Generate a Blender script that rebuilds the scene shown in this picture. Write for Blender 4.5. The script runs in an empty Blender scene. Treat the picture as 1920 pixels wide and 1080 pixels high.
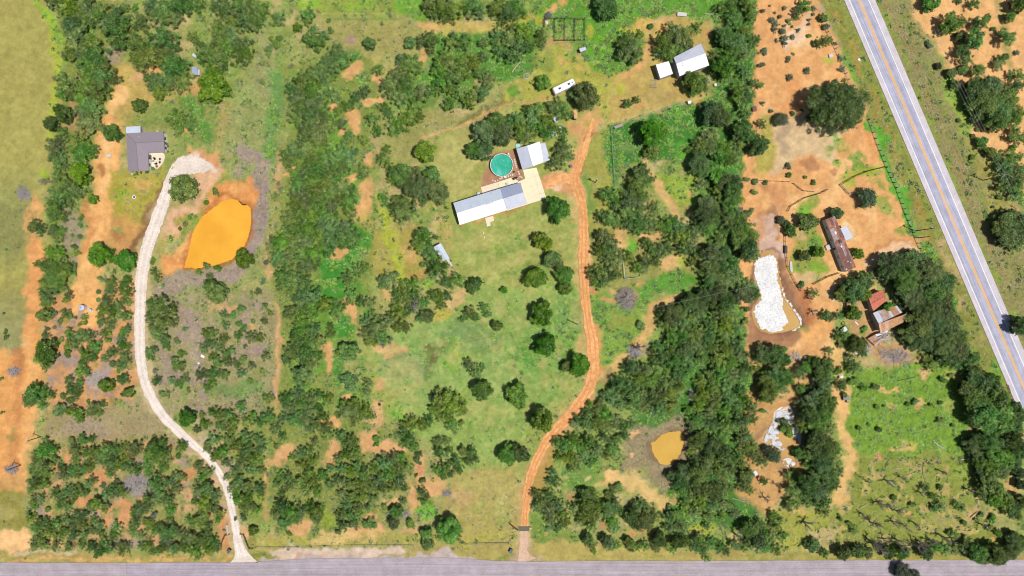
import bpy, bmesh, math, random
import numpy as np
from mathutils import Vector, Matrix

C = bpy.context.scene.collection
scene = bpy.context.scene
R = math.radians

# ------------------------------------------------------------------ camera, sky, sun, exposure
FPX = 1280.0
CAM_H = 230.4
S = CAM_H / FPX                      # metres per photo pixel on the ground
cam_data = bpy.data.cameras.new('camera')
cam_data.sensor_width = 36
cam_data.lens = FPX / 1920 * 36
cam_data.clip_end = 5000
cam_data.clip_start = 1
cam = bpy.data.objects.new('camera', cam_data)
C.objects.link(cam)
cam.location = (0, 0, CAM_H)
cam.rotation_euler = (0, 0, 0)
scene.camera = cam

SUN_EL = R(68)
SUN_DIR = Vector((0.915 * math.cos(SUN_EL), -0.40 * math.cos(SUN_EL), math.sin(SUN_EL))).normalized()
world = bpy.data.worlds.new('World')
scene.world = world
world.use_nodes = True
wn = world.node_tree
wn.nodes.clear()
sky = wn.nodes.new('ShaderNodeTexSky')
sky.sky_type = 'NISHITA'
sky.sun_disc = False
sky.sun_elevation = SUN_EL
sky.sun_rotation = math.atan2(SUN_DIR.x, SUN_DIR.y)
bg = wn.nodes.new('ShaderNodeBackground')
bg.inputs['Strength'].default_value = 0.06
wo = wn.nodes.new('ShaderNodeOutputWorld')
wn.links.new(sky.outputs[0], bg.inputs[0])
wn.links.new(bg.outputs[0], wo.inputs[0])

sun_data = bpy.data.lights.new('sun', 'SUN')
sun_data.energy = 4.15
sun_data.angle = R(0.5)
sun_data.color = (1.0, 0.965, 0.91)
sun = bpy.data.objects.new('sun', sun_data)
C.objects.link(sun)
sun.location = (60, -30, 120)
sun.rotation_euler = SUN_DIR.to_track_quat('Z', 'Y').to_euler()

scene.view_settings.view_transform = 'Standard'
scene.view_settings.look = 'None'
scene.view_settings.gamma = 1
scene.view_settings.use_curve_mapping = False
scene.view_settings.exposure = 0.06
scene.render.engine = 'CYCLES'
scene.cycles.max_bounces = 5
scene.cycles.diffuse_bounces = 3
scene.cycles.glossy_bounces = 2
scene.cycles.transmission_bounces = 2
scene.cycles.pixel_filter_type = 'BLACKMAN_HARRIS'
scene.cycles.filter_width = 1.05

# ------------------------------------------------------------------ helpers
def U(px, py, z=0.0):
    """photo pixel seen at height z -> world point"""
    k = S * (CAM_H - z) / CAM_H
    return Vector(((px - 960) * k, (540 - py) * k, z))

def lin(c, k=1.0):
    out = []
    for v in c:
        v /= 255.0
        out.append((v / 12.92 if v <= 0.04045 else ((v + 0.055) / 1.055) ** 2.4) * k)
    return tuple(out)

ALB = 0.86                            # photo white -> albedo
def A(r, g, b, k=ALB):
    return lin((r, g, b), k)

def tag(o, label=None, cat=None, group=None, kind=None):
    if label: o['label'] = label
    if cat: o['category'] = cat
    if group: o['group'] = group
    if kind: o['kind'] = kind
    return o

def mesh_obj(name, verts, faces, mat=None, parent=None, smooth=False, loc=None):
    me = bpy.data.meshes.new(name)
    me.from_pydata([tuple(v) for v in verts], [], faces)
    me.update()
    if mat: me.materials.append(mat)
    if smooth:
        me.polygons.foreach_set('use_smooth', [True] * len(me.polygons))
    o = bpy.data.objects.new(name, me)
    C.objects.link(o)
    if parent: o.parent = parent
    if loc is not None: o.location = loc
    return o

def empty(name, loc, rz=0.0):
    o = bpy.data.objects.new(name, None)
    o.empty_display_size = 0.5
    C.objects.link(o)
    o.location = loc
    o.rotation_euler = (0, 0, rz)
    return o

class MB:
    """collects simple solids into one mesh"""
    def __init__(self):
        self.v = []; self.f = []
    def add(self, vs, fs):
        b = len(self.v)
        self.v += [Vector(v) for v in vs]
        self.f += [tuple(i + b for i in f) for f in fs]
    def box(self, c, s, rz=0.0, rx=0.0, ry=0.0):
        m = Matrix.Rotation(rz, 3, 'Z') @ Matrix.Rotation(ry, 3, 'Y') @ Matrix.Rotation(rx, 3, 'X')
        vs = [Vector(c) + m @ Vector((x * s[0] / 2, y * s[1] / 2, z * s[2] / 2)) for z in (-1, 1) for y in (-1, 1) for x in (-1, 1)]
        self.add(vs, [(0, 2, 3, 1), (4, 5, 7, 6), (0, 1, 5, 4), (2, 6, 7, 3), (0, 4, 6, 2), (1, 3, 7, 5)])
    def tube(self, a, b, r0, r1=None, n=6):
        a = Vector(a); b = Vector(b); r1 = r0 if r1 is None else r1
        d = (b - a)
        if d.length < 1e-6: return
        q = d.normalized().to_track_quat('Z', 'Y').to_matrix()
        vs = []
        for p, r in ((a, r0), (b, r1)):
            for i in range(n):
                t = 2 * math.pi * i / n
                vs.append(p + q @ Vector((math.cos(t) * r, math.sin(t) * r, 0)))
        fs = [(i, (i + 1) % n, n + (i + 1) % n, n + i) for i in range(n)]
        fs += [tuple(range(n - 1, -1, -1)), tuple(range(n, 2 * n))]
        self.add(vs, fs)
    def prism(self, top, thick):
        """polygon (list of points, counter-clockwise from above) extruded down by thick"""
        n = len(top)
        top = [Vector(p) for p in top]
        vs = top + [p - Vector((0, 0, thick)) for p in top]
        fs = [tuple(range(n)), tuple(range(2 * n - 1, n - 1, -1))]
        fs += [(i, n + i, n + (i + 1) % n, (i + 1) % n) for i in range(n)]
        self.add(vs, fs)
    def lathe(self, prof, c, n=16):
        b = []
        for r, z in prof:
            for i in range(n):
                t = 2 * math.pi * i / n
                b.append(Vector((c[0] + r * math.cos(t), c[1] + r * math.sin(t), c[2] + z)))
        fs = []
        for k in range(len(prof) - 1):
            for i in range(n):
                fs.append((k * n + i, k * n + (i + 1) % n, (k + 1) * n + (i + 1) % n, (k + 1) * n + i))
        fs.append(tuple(range((len(prof) - 1) * n, len(prof) * n)))
        self.add(b, fs)
    def build(self, name, mat, parent=None, origin=None, smooth=False):
        vs = self.v
        if origin is not None:
            vs = [v - Vector(origin) for v in vs]
        return mesh_obj(name, vs, self.f, mat, parent, smooth, None if parent or origin is None else origin)

def part(mb, name, mat, thing, smooth=False):
    """child in the thing's frame (thing has location only)"""
    o = mb.build(name, mat, None, None, smooth)
    o.parent = thing
    o.matrix_parent_inverse = Matrix.Translation(-Vector(thing.location))
    return o

# ------------------------------------------------------------------ materials
def new_mat(name):
    m = bpy.data.materials.new(name)
    m.use_nodes = True
    nt = m.node_tree
    nt.nodes.clear()
    out = nt.nodes.new('ShaderNodeOutputMaterial')
    p = nt.nodes.new('ShaderNodeBsdfPrincipled')
    nt.links.new(p.outputs[0], out.inputs[0])
    return m, nt, p

def N(nt, typ, **kw):
    n = nt.nodes.new(typ)
    for k, v in kw.items():
        setattr(n, k, v)
    return n

def noise(nt, scale, detail=3, rough=0.6, vec=None):
    n = N(nt, 'ShaderNodeTexNoise')
    n.inputs['Scale'].default_value = scale
    n.inputs['Detail'].default_value = detail
    n.inputs['Roughness'].default_value = rough
    if vec is not None: nt.links.new(vec, n.inputs['Vector'])
    return n.outputs['Fac']

def ramp(nt, fac, stops, interp='LINEAR'):
    r = N(nt, 'ShaderNodeValToRGB')
    r.color_ramp.interpolation = interp
    e = r.color_ramp.elements
    while len(e) < len(stops): e.new(0.5)
    for el, (p, c) in zip(e, stops):
        el.position = p
        el.color = (c[0], c[1], c[2], 1) if len(c) == 3 else c
    nt.links.new(fac, r.inputs[0])
    return r.outputs[0]

def mixc(nt, fac, a, b, mode='MIX'):
    m = N(nt, 'ShaderNodeMix', data_type='RGBA', blend_type=mode)
    for sock, v in ((m.inputs[0], fac), (m.inputs[6], a), (m.inputs[7], b)):
        if hasattr(v, 'links') or isinstance(v, bpy.types.NodeSocket):
            nt.links.new(v, sock)
        elif isinstance(v, (int, float)):
            sock.default_value = v
        else:
            sock.default_value = (v[0], v[1], v[2], 1)
    return m.outputs[2]

def math_n(nt, op, a, b=None, clamp=False):
    m = N(nt, 'ShaderNodeMath', operation=op, use_clamp=clamp)
    for i, v in enumerate((a, b)):
        if v is None: continue
        if isinstance(v, bpy.types.NodeSocket): nt.links.new(v, m.inputs[i])
        else: m.inputs[i].default_value = v
    return m.outputs[0]

def pos(nt):
    return N(nt, 'ShaderNodeNewGeometry').outputs['Position']

def bump(nt, p, h, strength=0.5, dist=0.1):
    b = N(nt, 'ShaderNodeBump')
    b.inputs['Strength'].default_value = strength
    b.inputs['Distance'].default_value = dist
    nt.links.new(h, b.inputs['Height'])
    nt.links.new(b.outputs[0], p.inputs['Normal'])

def flat(name, col, rough=0.7, var=0.18, scale=1.5, metal=0.0, col2=None, thr=(0.35, 0.65), spec=0.3):
    """plain weathered surface: base colour mottled by two noises"""
    m, nt, p = new_mat(name)
    v = pos(nt)
    n1 = noise(nt, scale, 5, 0.65, v)
    dark = tuple(c * (1 - var) for c in col)
    lite = tuple(min(1, c * (1 + var * 0.7)) for c in col)
    c = ramp(nt, n1, [(0.3, dark), (0.7, lite)])
    if col2:
        n2 = noise(nt, scale * 0.6, 6, 0.7, v)
        f = ramp(nt, n2, [(thr[0], (0, 0, 0)), (thr[1], (1, 1, 1))])
        c = mixc(nt, f, c, col2)
    nt.links.new(c, p.inputs['Base Color'])
    p.inputs['Roughness'].default_value = rough
    p.inputs['Metallic'].default_value = metal
    p.inputs['Specular IOR Level'].default_value = spec
    bump(nt, p, n1, 0.3, 0.05)
    return m

M = {}
M['white_metal'] = flat('white_metal', A(250, 250, 250, 0.84), 0.5, 0.04, 0.7, spec=0.3)
M['blue_metal'] = flat('galvanised_and_shaded_metal', A(205, 215, 228, 0.8), 0.45, 0.08, 0.5, spec=0.35)  # tin roofs, and the shaded back slope of the white house
M['dark_metal'] = flat('weathered_metal', A(166, 174, 198, 0.8), 0.5, 0.08, 0.4)
M['grey_metal'] = flat('grey_metal', A(205, 208, 222, 0.8), 0.5, 0.08, 0.5)
M['shingle'] = flat('shingle', A(155, 143, 150, 0.82), 0.9, 0.22, 5.0)
M['white_wall'] = flat('white_wall', (0.72, 0.71, 0.68), 0.7, 0.08, 2)
M['tan_wall'] = flat('tan_wall', (0.42, 0.36, 0.28), 0.8, 0.1, 2)
M['tin_wall'] = flat('tin_wall', (0.32, 0.33, 0.36), 0.6, 0.2, 1.5, col2=(0.22, 0.12, 0.07), thr=(0.6, 0.75))
M['concrete'] = flat('concrete', A(242, 232, 196, 0.80), 0.85, 0.07, 0.8)
M['patio'] = flat('patio_slab', A(238, 222, 195, 0.80), 0.85, 0.08, 1.0)
M['wood'] = flat('old_wood', (0.19, 0.14, 0.10), 0.85, 0.35, 3)
M['dark_wood'] = flat('dark_wood', (0.07, 0.05, 0.04), 0.85, 0.3, 3)
M['grey_wood'] = flat('grey_wood', (0.33, 0.29, 0.26), 0.9, 0.3, 3)
M['pale_wood'] = flat('bleached_wood', (0.55, 0.50, 0.45), 0.9, 0.25, 3)
M['bark'] = flat('bark', (0.20, 0.165, 0.135), 0.9, 0.3, 4)
M['rust'] = flat('rusted_roof', (0.24, 0.10, 0.07), 0.75, 0.35, 0.9, col2=(0.33, 0.28, 0.30), thr=(0.52, 0.68))
M['red_roof'] = flat('red_roof', (0.50, 0.15, 0.09), 0.7, 0.25, 1.2, col2=(0.45, 0.30, 0.25), thr=(0.62, 0.78))
M['rust_orange'] = flat('orange_rust', (0.46, 0.24, 0.12), 0.8, 0.3, 1.2, col2=(0.50, 0.40, 0.33), thr=(0.55, 0.75))
M['rust_grey'] = flat('rusty_tin', (0.42, 0.36, 0.35), 0.7, 0.25, 1.2, col2=(0.30, 0.15, 0.09), thr=(0.5, 0.66))
M['black'] = flat('black_plastic', (0.02, 0.022, 0.028), 0.4, 0.2, 3)
M['blue_plastic'] = flat('slate_plastic', (0.09, 0.12, 0.17), 0.4, 0.2, 3)
M['steel'] = flat('bare_steel', (0.30, 0.30, 0.31), 0.5, 0.2, 3, metal=0.3)
M['dark_steel'] = flat('dark_steel', (0.06, 0.05, 0.045), 0.6, 0.3, 3)
M['red_steel'] = flat('red_steel', (0.20, 0.055, 0.04), 0.6, 0.2, 3)
M['green_steel'] = flat('green_steel', (0.17, 0.20, 0.13), 0.6, 0.2, 3)
M['pole'] = flat('pole_wood', (0.10, 0.07, 0.05), 0.9, 0.3, 3)
M['rubber'] = flat('rubber', (0.02, 0.02, 0.02), 0.8, 0.2, 3)
M['white_paint'] = flat('white_line', A(250, 250, 250, 0.8), 0.7, 0.10, 2.0, col2=A(205, 200, 210, 0.8), thr=(0.55, 0.75))
M['yellow_paint'] = flat('yellow_line', A(246, 184, 84, 0.82), 0.7, 0.08, 2.0, col2=A(226, 186, 130, 0.8), thr=(0.65, 0.85))
M['stone'] = flat('pale_stone', (0.55, 0.52, 0.48), 0.9, 0.2, 3)
M['cyan_plastic'] = flat('cyan_plastic', (0.35, 0.60, 0.66), 0.4, 0.1, 3)
M['glass'] = flat('dark_glass', (0.03, 0.04, 0.05), 0.15, 0.1, 2, spec=0.5)

def leaf_mat(name, stops, trans=0.17, hue=0.035, val=0.34):
    m = bpy.data.materials.new(name)
    m.use_nodes = True
    nt = m.node_tree
    nt.nodes.clear()
    out = N(nt, 'ShaderNodeOutputMaterial')
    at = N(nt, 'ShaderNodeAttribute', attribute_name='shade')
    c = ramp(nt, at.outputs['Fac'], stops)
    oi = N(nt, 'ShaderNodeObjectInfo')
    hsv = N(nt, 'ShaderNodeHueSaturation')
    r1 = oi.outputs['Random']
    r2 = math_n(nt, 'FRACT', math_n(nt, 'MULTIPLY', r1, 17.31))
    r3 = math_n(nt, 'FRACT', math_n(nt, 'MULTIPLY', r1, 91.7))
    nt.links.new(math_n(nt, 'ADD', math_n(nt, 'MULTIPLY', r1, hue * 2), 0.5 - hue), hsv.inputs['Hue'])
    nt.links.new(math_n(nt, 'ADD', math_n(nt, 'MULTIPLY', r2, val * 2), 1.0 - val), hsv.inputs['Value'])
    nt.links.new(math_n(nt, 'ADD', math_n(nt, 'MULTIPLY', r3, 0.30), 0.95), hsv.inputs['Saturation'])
    nt.links.new(c, hsv.inputs['Color'])
    d = N(nt, 'ShaderNodeBsdfDiffuse')
    t = N(nt, 'ShaderNodeBsdfTranslucent')
    g = N(nt, 'ShaderNodeBsdfGlossy')
    g.inputs['Roughness'].default_value = 0.45
    g.inputs['Color'].default_value = (0.6, 0.65, 0.6, 1)
    nt.links.new(hsv.outputs[0], d.inputs[0])
    tc = mixc(nt, 1.0, hsv.outputs[0], (1.1, 1.25, 0.5), 'MULTIPLY')
    nt.links.new(tc, t.inputs[0])
    mx = N(nt, 'ShaderNodeMixShader'); mx.inputs[0].default_value = trans
    nt.links.new(d.outputs[0], mx.inputs[1]); nt.links.new(t.outputs[0], mx.inputs[2])
    mg = N(nt, 'ShaderNodeMixShader'); mg.inputs[0].default_value = 0.05
    nt.links.new(mx.outputs[0], mg.inputs[1]); nt.links.new(g.outputs[0], mg.inputs[2])
    nt.links.new(mg.outputs[0], out.inputs[0])
    return m

L = {}
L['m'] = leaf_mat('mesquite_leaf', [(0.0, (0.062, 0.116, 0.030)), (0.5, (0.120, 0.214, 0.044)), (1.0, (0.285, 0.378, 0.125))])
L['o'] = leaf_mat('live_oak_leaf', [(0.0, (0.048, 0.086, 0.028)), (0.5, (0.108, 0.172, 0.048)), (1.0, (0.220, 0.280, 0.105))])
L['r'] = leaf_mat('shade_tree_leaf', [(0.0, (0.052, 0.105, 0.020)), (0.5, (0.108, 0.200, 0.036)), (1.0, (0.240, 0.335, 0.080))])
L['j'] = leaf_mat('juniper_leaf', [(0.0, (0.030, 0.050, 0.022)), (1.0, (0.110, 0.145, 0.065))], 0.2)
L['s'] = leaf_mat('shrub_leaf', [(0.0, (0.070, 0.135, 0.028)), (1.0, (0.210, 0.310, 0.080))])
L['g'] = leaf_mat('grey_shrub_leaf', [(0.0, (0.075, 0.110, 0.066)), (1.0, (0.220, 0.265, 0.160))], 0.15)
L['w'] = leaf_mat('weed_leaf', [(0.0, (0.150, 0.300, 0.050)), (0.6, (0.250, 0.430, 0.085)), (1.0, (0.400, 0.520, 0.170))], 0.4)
L['dry'] = leaf_mat('dry_grass_blade', [(0.0, (0.22, 0.19, 0.09)), (1.0, (0.52, 0.44, 0.24))], 0.2, 0.02, 0.25)

TILES = {
(0,0): """400,10,70 530,40,110 650,60,120 740,110,110 640,150,90 560,180,100 870,130,100 900,240,130 820,190,80 590,270,100 690,330,110 720,420,110 630,400,80 r520,410,60
780,520,90 690,490,110 610,480,60 500,620,100 480,690,80 560,690,80 670,620,110 770,600,100 860,590,70 720,700,110 620,750,90 690,800,100 620,830,80 o480,850,80 o390,930,60 470,980,50 690,910,110 620,920,70 r850,1000,68
470,1040,60 600,1050,80 1150,40,90 1250,60,110 1350,50,110 1440,40,80 1200,130,90 1330,140,80 1060,170,80 930,60,50 1020,60,30 960,140,50 1240,290,110 1290,350,70 1050,340,110 1100,450,130 1000,430,70 1230,390,100
1330,520,110 1270,490,80 1380,600,90 1150,600,80 1200,690,80 1260,620,80 1320,630,80 1440,270,50 1470,310,40 1680,60,110 1800,40,100 1900,50,100 1840,130,110 1750,170,70 1900,170,80 1660,200,90 1650,290,90 1740,270,90 1710,350,90
1800,330,90 1830,410,90 1850,460,60 1550,380,90 1600,430,100 1530,450,60 1660,470,80 1590,520,70 r1600,650,125 1590,730,80 1330,890,90 1410,900,70 1350,960,60 1430,960,50 1500,40,50 r1050,790,58""",
(1,0): """40,60,80 30,150,60 170,140,68 390,110,70 390,165,45 r310,205,38 540,155,22 400,290,70 470,330,80 510,270,60 560,230,32 440,230,50 r855,330,52 r1155,320,48 1290,310,90 1310,370,50 1300,50,80 1400,60,110 1500,60,90 1450,120,70
1340,110,60 1620,50,90 1680,90,70 1820,50,90 1890,100,90 1850,150,60 120,290,28 185,295,32 150,335,28 100,365,35 95,410,25 50,480,25 50,615,30 600,420,90 650,460,90 560,470,80 680,410,60 500,500,70 480,560,90 560,580,60 400,580,90
350,640,90 280,680,80 320,740,90 430,680,110 520,680,90 590,720,70 440,790,100 360,800,90 310,880,80 400,880,100 480,900,90 500,830,80 400,960,100 480,990,100 560,940,70 380,1040,90 470,1050,80 620,870,70 640,930,60 680,790,60 620,830,50
700,1020,50 800,1050,50 740,740,60 815,685,65 840,800,68 920,520,60 1090,450,70 1160,480,90 1220,500,60 1000,620,90 1060,580,80 1020,680,80 1110,640,80 1080,730,80 1170,590,40 1150,700,70 1240,700,80 1290,680,60 1200,790,70 1220,880,60
1130,900,90 1060,930,90 1040,980,60 1170,840,60 880,890,70 910,980,60 970,810,60 1000,850,60 1460,320,70 1560,310,80 1700,320,50 1480,280,50 1400,440,70 1380,520,90 1450,480,80 1540,460,70 1620,470,90 1400,610,90 1480,580,90 1560,560,80
1450,660,70 1360,680,50 1690,550,70 1740,600,70 1700,680,70 1760,640,40 1700,430,60 1450,790,70 1530,710,60 1590,770,70 1620,720,60 1680,740,50 1820,270,80 1900,300,90 1840,370,80 1900,420,70 o1720,1000,110 o1800,930,100 o1850,1010,90 1680,1060,60 1900,900,50 1250,1070,30""",
(2,0): """30,60,90 90,110,40 o700,55,105 g270,115,36 70,260,110 50,370,110 130,330,70 210,280,70 230,330,50 850,310,90 890,370,110 940,400,70 820,420,60 900,450,50 s960,270,40 s1040,200,30 1200,240,80 1130,320,90 1240,300,100 1180,400,90 1110,400,60
1300,250,80 1380,210,60 1310,340,70 1320,405,60 1260,380,60 r235,620,60 r550,720,100 r480,720,60 580,780,60 190,830,80 120,830,60 150,900,90 250,900,80 210,960,90 330,800,80 380,830,80 420,860,50 40,900,80 60,980,90 120,1010,90 270,1010,60 390,985,45 380,1060,50 320,960,60
870,780,50 935,750,42 o1350,620,90 1420,650,80 1360,690,60 1440,600,50 1560,60,60 1630,60,80 1660,130,80 1760,30,80 1800,60,60 1700,180,60 1780,130,60 1740,230,60 o1600,280,90 o1680,330,100 1780,310,80 1640,390,80 1740,400,70 1830,300,50 1520,420,60 r1570,510,90 1600,570,60
1730,520,70 1750,560,50 1810,620,45 1860,640,40 1700,690,90 1760,720,80 1730,800,80 1760,860,40 o1490,850,100 o1560,880,90 1530,820,80 r1050,1000,115 1130,1010,70 1480,1010,80 o1720,980,90 1780,1020,80 1690,1030,70 1870,930,50 g1880,85,22 g1890,390,35 g1870,487,30 g1880,775,22""",
(3,0): """g30,150,30 g60,180,32 g50,225,25 g125,60,22 g90,125,22 s155,158,24 g15,45,12 g50,95,14 g180,200,14 g125,195,18 g110,240,35 g120,290,38 g125,330,25 g185,282,26 g225,228,20 g65,305,18 g150,445,26 g188,405,16 g310,150,18 g305,182,16 225,90,50 215,130,38 270,30,60 s290,70,35 g340,65,28 g340,110,18
r415,135,36 g430,205,38 400,320,58 450,300,45 s360,320,35 s310,275,22 g290,530,34 g165,583,34 g20,835,22 j95,900,58 s185,853,25 s250,825,18 g475,300,20 g500,330,20 g545,440,25 g550,520,30 o520,790,212
r1220,20,70 s1180,40,40 1540,30,60 s1430,15,30 r1870,40,70 r1805,135,42 1350,180,90 1400,200,80 1320,230,60 1440,160,60 1560,180,70 1610,170,65 s1650,130,25 r1530,300,85 r1430,275,40 1480,340,45 1460,400,80 1500,440,50 1440,380,45 1780,290,80 s1750,260,40
1735,480,60 1740,440,45 s1780,430,30 g1865,400,26 s1690,220,22 g1205,335,32 j1275,497,30 r1375,550,45 r1465,520,45 1570,540,75 s1590,520,40 1400,640,50 s1380,620,35 o1560,680,110 o1680,660,100 o1780,740,110 o1620,770,120 o1720,820,110 1520,780,80 1800,830,80 1580,860,60 o1720,910,90
1880,570,60 1820,560,45 1850,650,70 1900,640,50 1880,850,80 1860,900,70 1840,980,60 1880,1040,80 j1530,905,32 s1430,900,20 s1565,980,20 s1535,1020,24 r1600,1060,45""",
(0,1): """430,20,90 400,80,70 460,80,60 450,140,70 490,170,40 600,60,90 660,40,80 560,40,60 590,100,50 700,30,50 r610,225,85 640,200,60 620,265,50 430,230,60 d335,270,75 480,310,90 560,340,80 440,390,90 490,380,70 420,480,90 460,540,60 400,540,50 530,450,40 590,360,50 r700,415,40
280,615,75 235,630,45 310,650,50 400,650,60 430,680,50 470,650,40 s615,555,26 s612,615,20 s600,695,26 s540,690,18 s565,770,30 s585,815,22 400,810,80 440,850,70 350,900,80 420,930,100 480,960,80 400,1000,90 340,1040,60 280,900,40 450,1040,80 s560,910,30 s555,960,30 r750,830,95 r940,875,85
s760,1010,28 s860,957,18 840,1040,60 930,1050,70 960,1010,40 r1380,335,112 s1620,362,32 s1550,440,28 s1150,880,30 1160,960,42 1180,1000,45 s1220,1065,20 r1830,865,74 s1550,915,35 1495,960,37 s1640,930,35 1580,995,38 s1420,550,22 s1390,610,26 s1350,640,20 s1280,700,18 s1440,530,15 r1600,1075,70
s1255,15,16 s1255,55,16 s1145,190,20 s1105,212,16 s1060,215,14 s1030,217,14""",
(1,1): """220,90,70 240,150,60 300,60,90 380,40,80 330,130,80 420,120,90 500,60,80 460,180,80 560,110,90 640,60,80 700,90,80 770,60,60 560,200,80 640,190,80 380,220,80 300,220,70 430,280,90 330,290,90 520,290,80 290,370,70 370,370,80 450,360,90 540,370,90 640,330,80 720,340,60 700,420,90
640,420,80 700,500,70 560,450,80 470,450,90 380,460,80 290,440,70 340,530,90 260,560,80 430,540,90 520,540,80 600,560,60 230,640,60 310,640,90 400,630,90 490,630,90 580,640,90 680,640,90 720,700,90 780,780,70 650,730,90 560,730,90 470,720,90 380,720,90 300,740,80 200,740,80
130,720,50 120,800,60 180,860,80 270,830,80 350,830,90 440,810,90 540,800,70 380,910,90 450,890,60 330,960,60 210,980,80 280,1020,90 370,1040,80 200,1060,60 140,390,42 800,200,60 780,250,40 840,230,40 900,60,60 960,110,70 980,40,50 980,150,50 r1270,60,88 o1090,230,100 1030,270,60 1200,210,70
r1320,230,70 o1150,310,90 o1240,330,90 o1350,360,100 1260,420,60 950,400,50 980,450,50 o1110,480,110 1070,510,80 o1640,50,80 o1720,60,80 1260,700,100 1230,760,80 1290,800,80 1330,840,80 s1250,905,30 1370,920,90 1340,970,70 1430,1040,70 1510,1020,80 r1640,1050,60
780,940,70 s820,930,35 700,1020,80 1000,1010,90 960,1060,60 1180,1050,70 1110,1050,60 830,1060,60 s770,570,18 s845,575,14 s910,505,12 s1425,478,16 g80,890,30 g55,1030,28 g170,300,25 g185,340,25""",
(2,1): """380,50,80 330,130,80 420,80,60 r340,490,105 r210,720,62 r255,750,60 r290,860,72 350,910,70 r390,980,75 r170,1000,95 960,230,90 920,290,80 1010,280,80 980,200,60 740,400,90 700,370,60 770,460,60 880,420,100 940,350,80 1000,400,60 860,500,90 960,480,70 1070,480,70 720,550,80 780,580,70 680,560,60
950,600,100 1030,610,80 880,600,70 700,700,90 740,780,90 660,800,70 780,870,80 710,880,60 640,960,80 700,1020,80 600,970,50 780,980,60 740,930,60 650,1050,60 1050,50,90 1010,740,60 1100,790,80 1160,780,70 1060,800,60 870,850,70 1000,880,70 940,920,60 1080,880,60 980,950,60 1250,620,90 1180,600,80
1120,620,60 1270,700,90 1200,690,70 1330,720,90 1350,660,70 1290,790,70 1360,800,50 o1400,140,90 o1430,200,60 1480,30,90 1400,20,80 1560,90,80 1590,50,80 1660,60,80 1620,120,70 1700,20,60 1420,300,60 1550,250,90 1500,180,70 o1600,300,100 o1660,300,80 o1640,380,90 1560,380,80 1700,420,60 o1460,450,80
o1500,500,80 o1440,540,90 1400,590,80 1520,560,70 1620,480,90 1700,540,80 1600,570,90 1680,610,80 1730,570,60 1480,630,80 1590,650,60 1560,720,70 1770,640,80 1820,700,60 o1700,720,80 o1760,780,90 1820,800,70 1800,850,60 o1490,820,90 1420,830,70 o1560,850,100 o1500,930,100 1440,960,70 1620,900,90
o1640,990,100 1560,1010,90 1480,1030,80 1720,1040,80 1800,1060,60 1350,890,50 s1770,520,40 s1760,270,25 s1830,280,30 s1815,365,28 s1900,290,25 o1850,10,80 1800,60,50""",
(3,1): """g150,170,32 s150,235,28 s340,290,25 s280,250,20 1510,530,1 o510,520,52 r300,580,78 j95,570,38 o170,650,55 o140,600,35 j740,405,85 r665,825,50 r375,810,45 o265,840,48 o950,930,140 o1100,870,100 o1010,1000,130 o1200,960,130 o1300,1030,100 640,1050,80 r720,1030,80 580,1060,60 d850,880,70
1600,10,50 r1660,60,45 1720,100,60 1800,110,80 1880,100,60 1780,180,90 1880,200,90 1850,280,90 1770,330,70 1860,370,80 o1820,580,110 o1740,620,80 o1780,690,90 o1860,680,100 o1900,600,80 1700,560,45 1850,760,80 s1540,100,28 s1730,400,28 s1690,475,16 s1840,30,30 s250,1060,30""",
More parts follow.
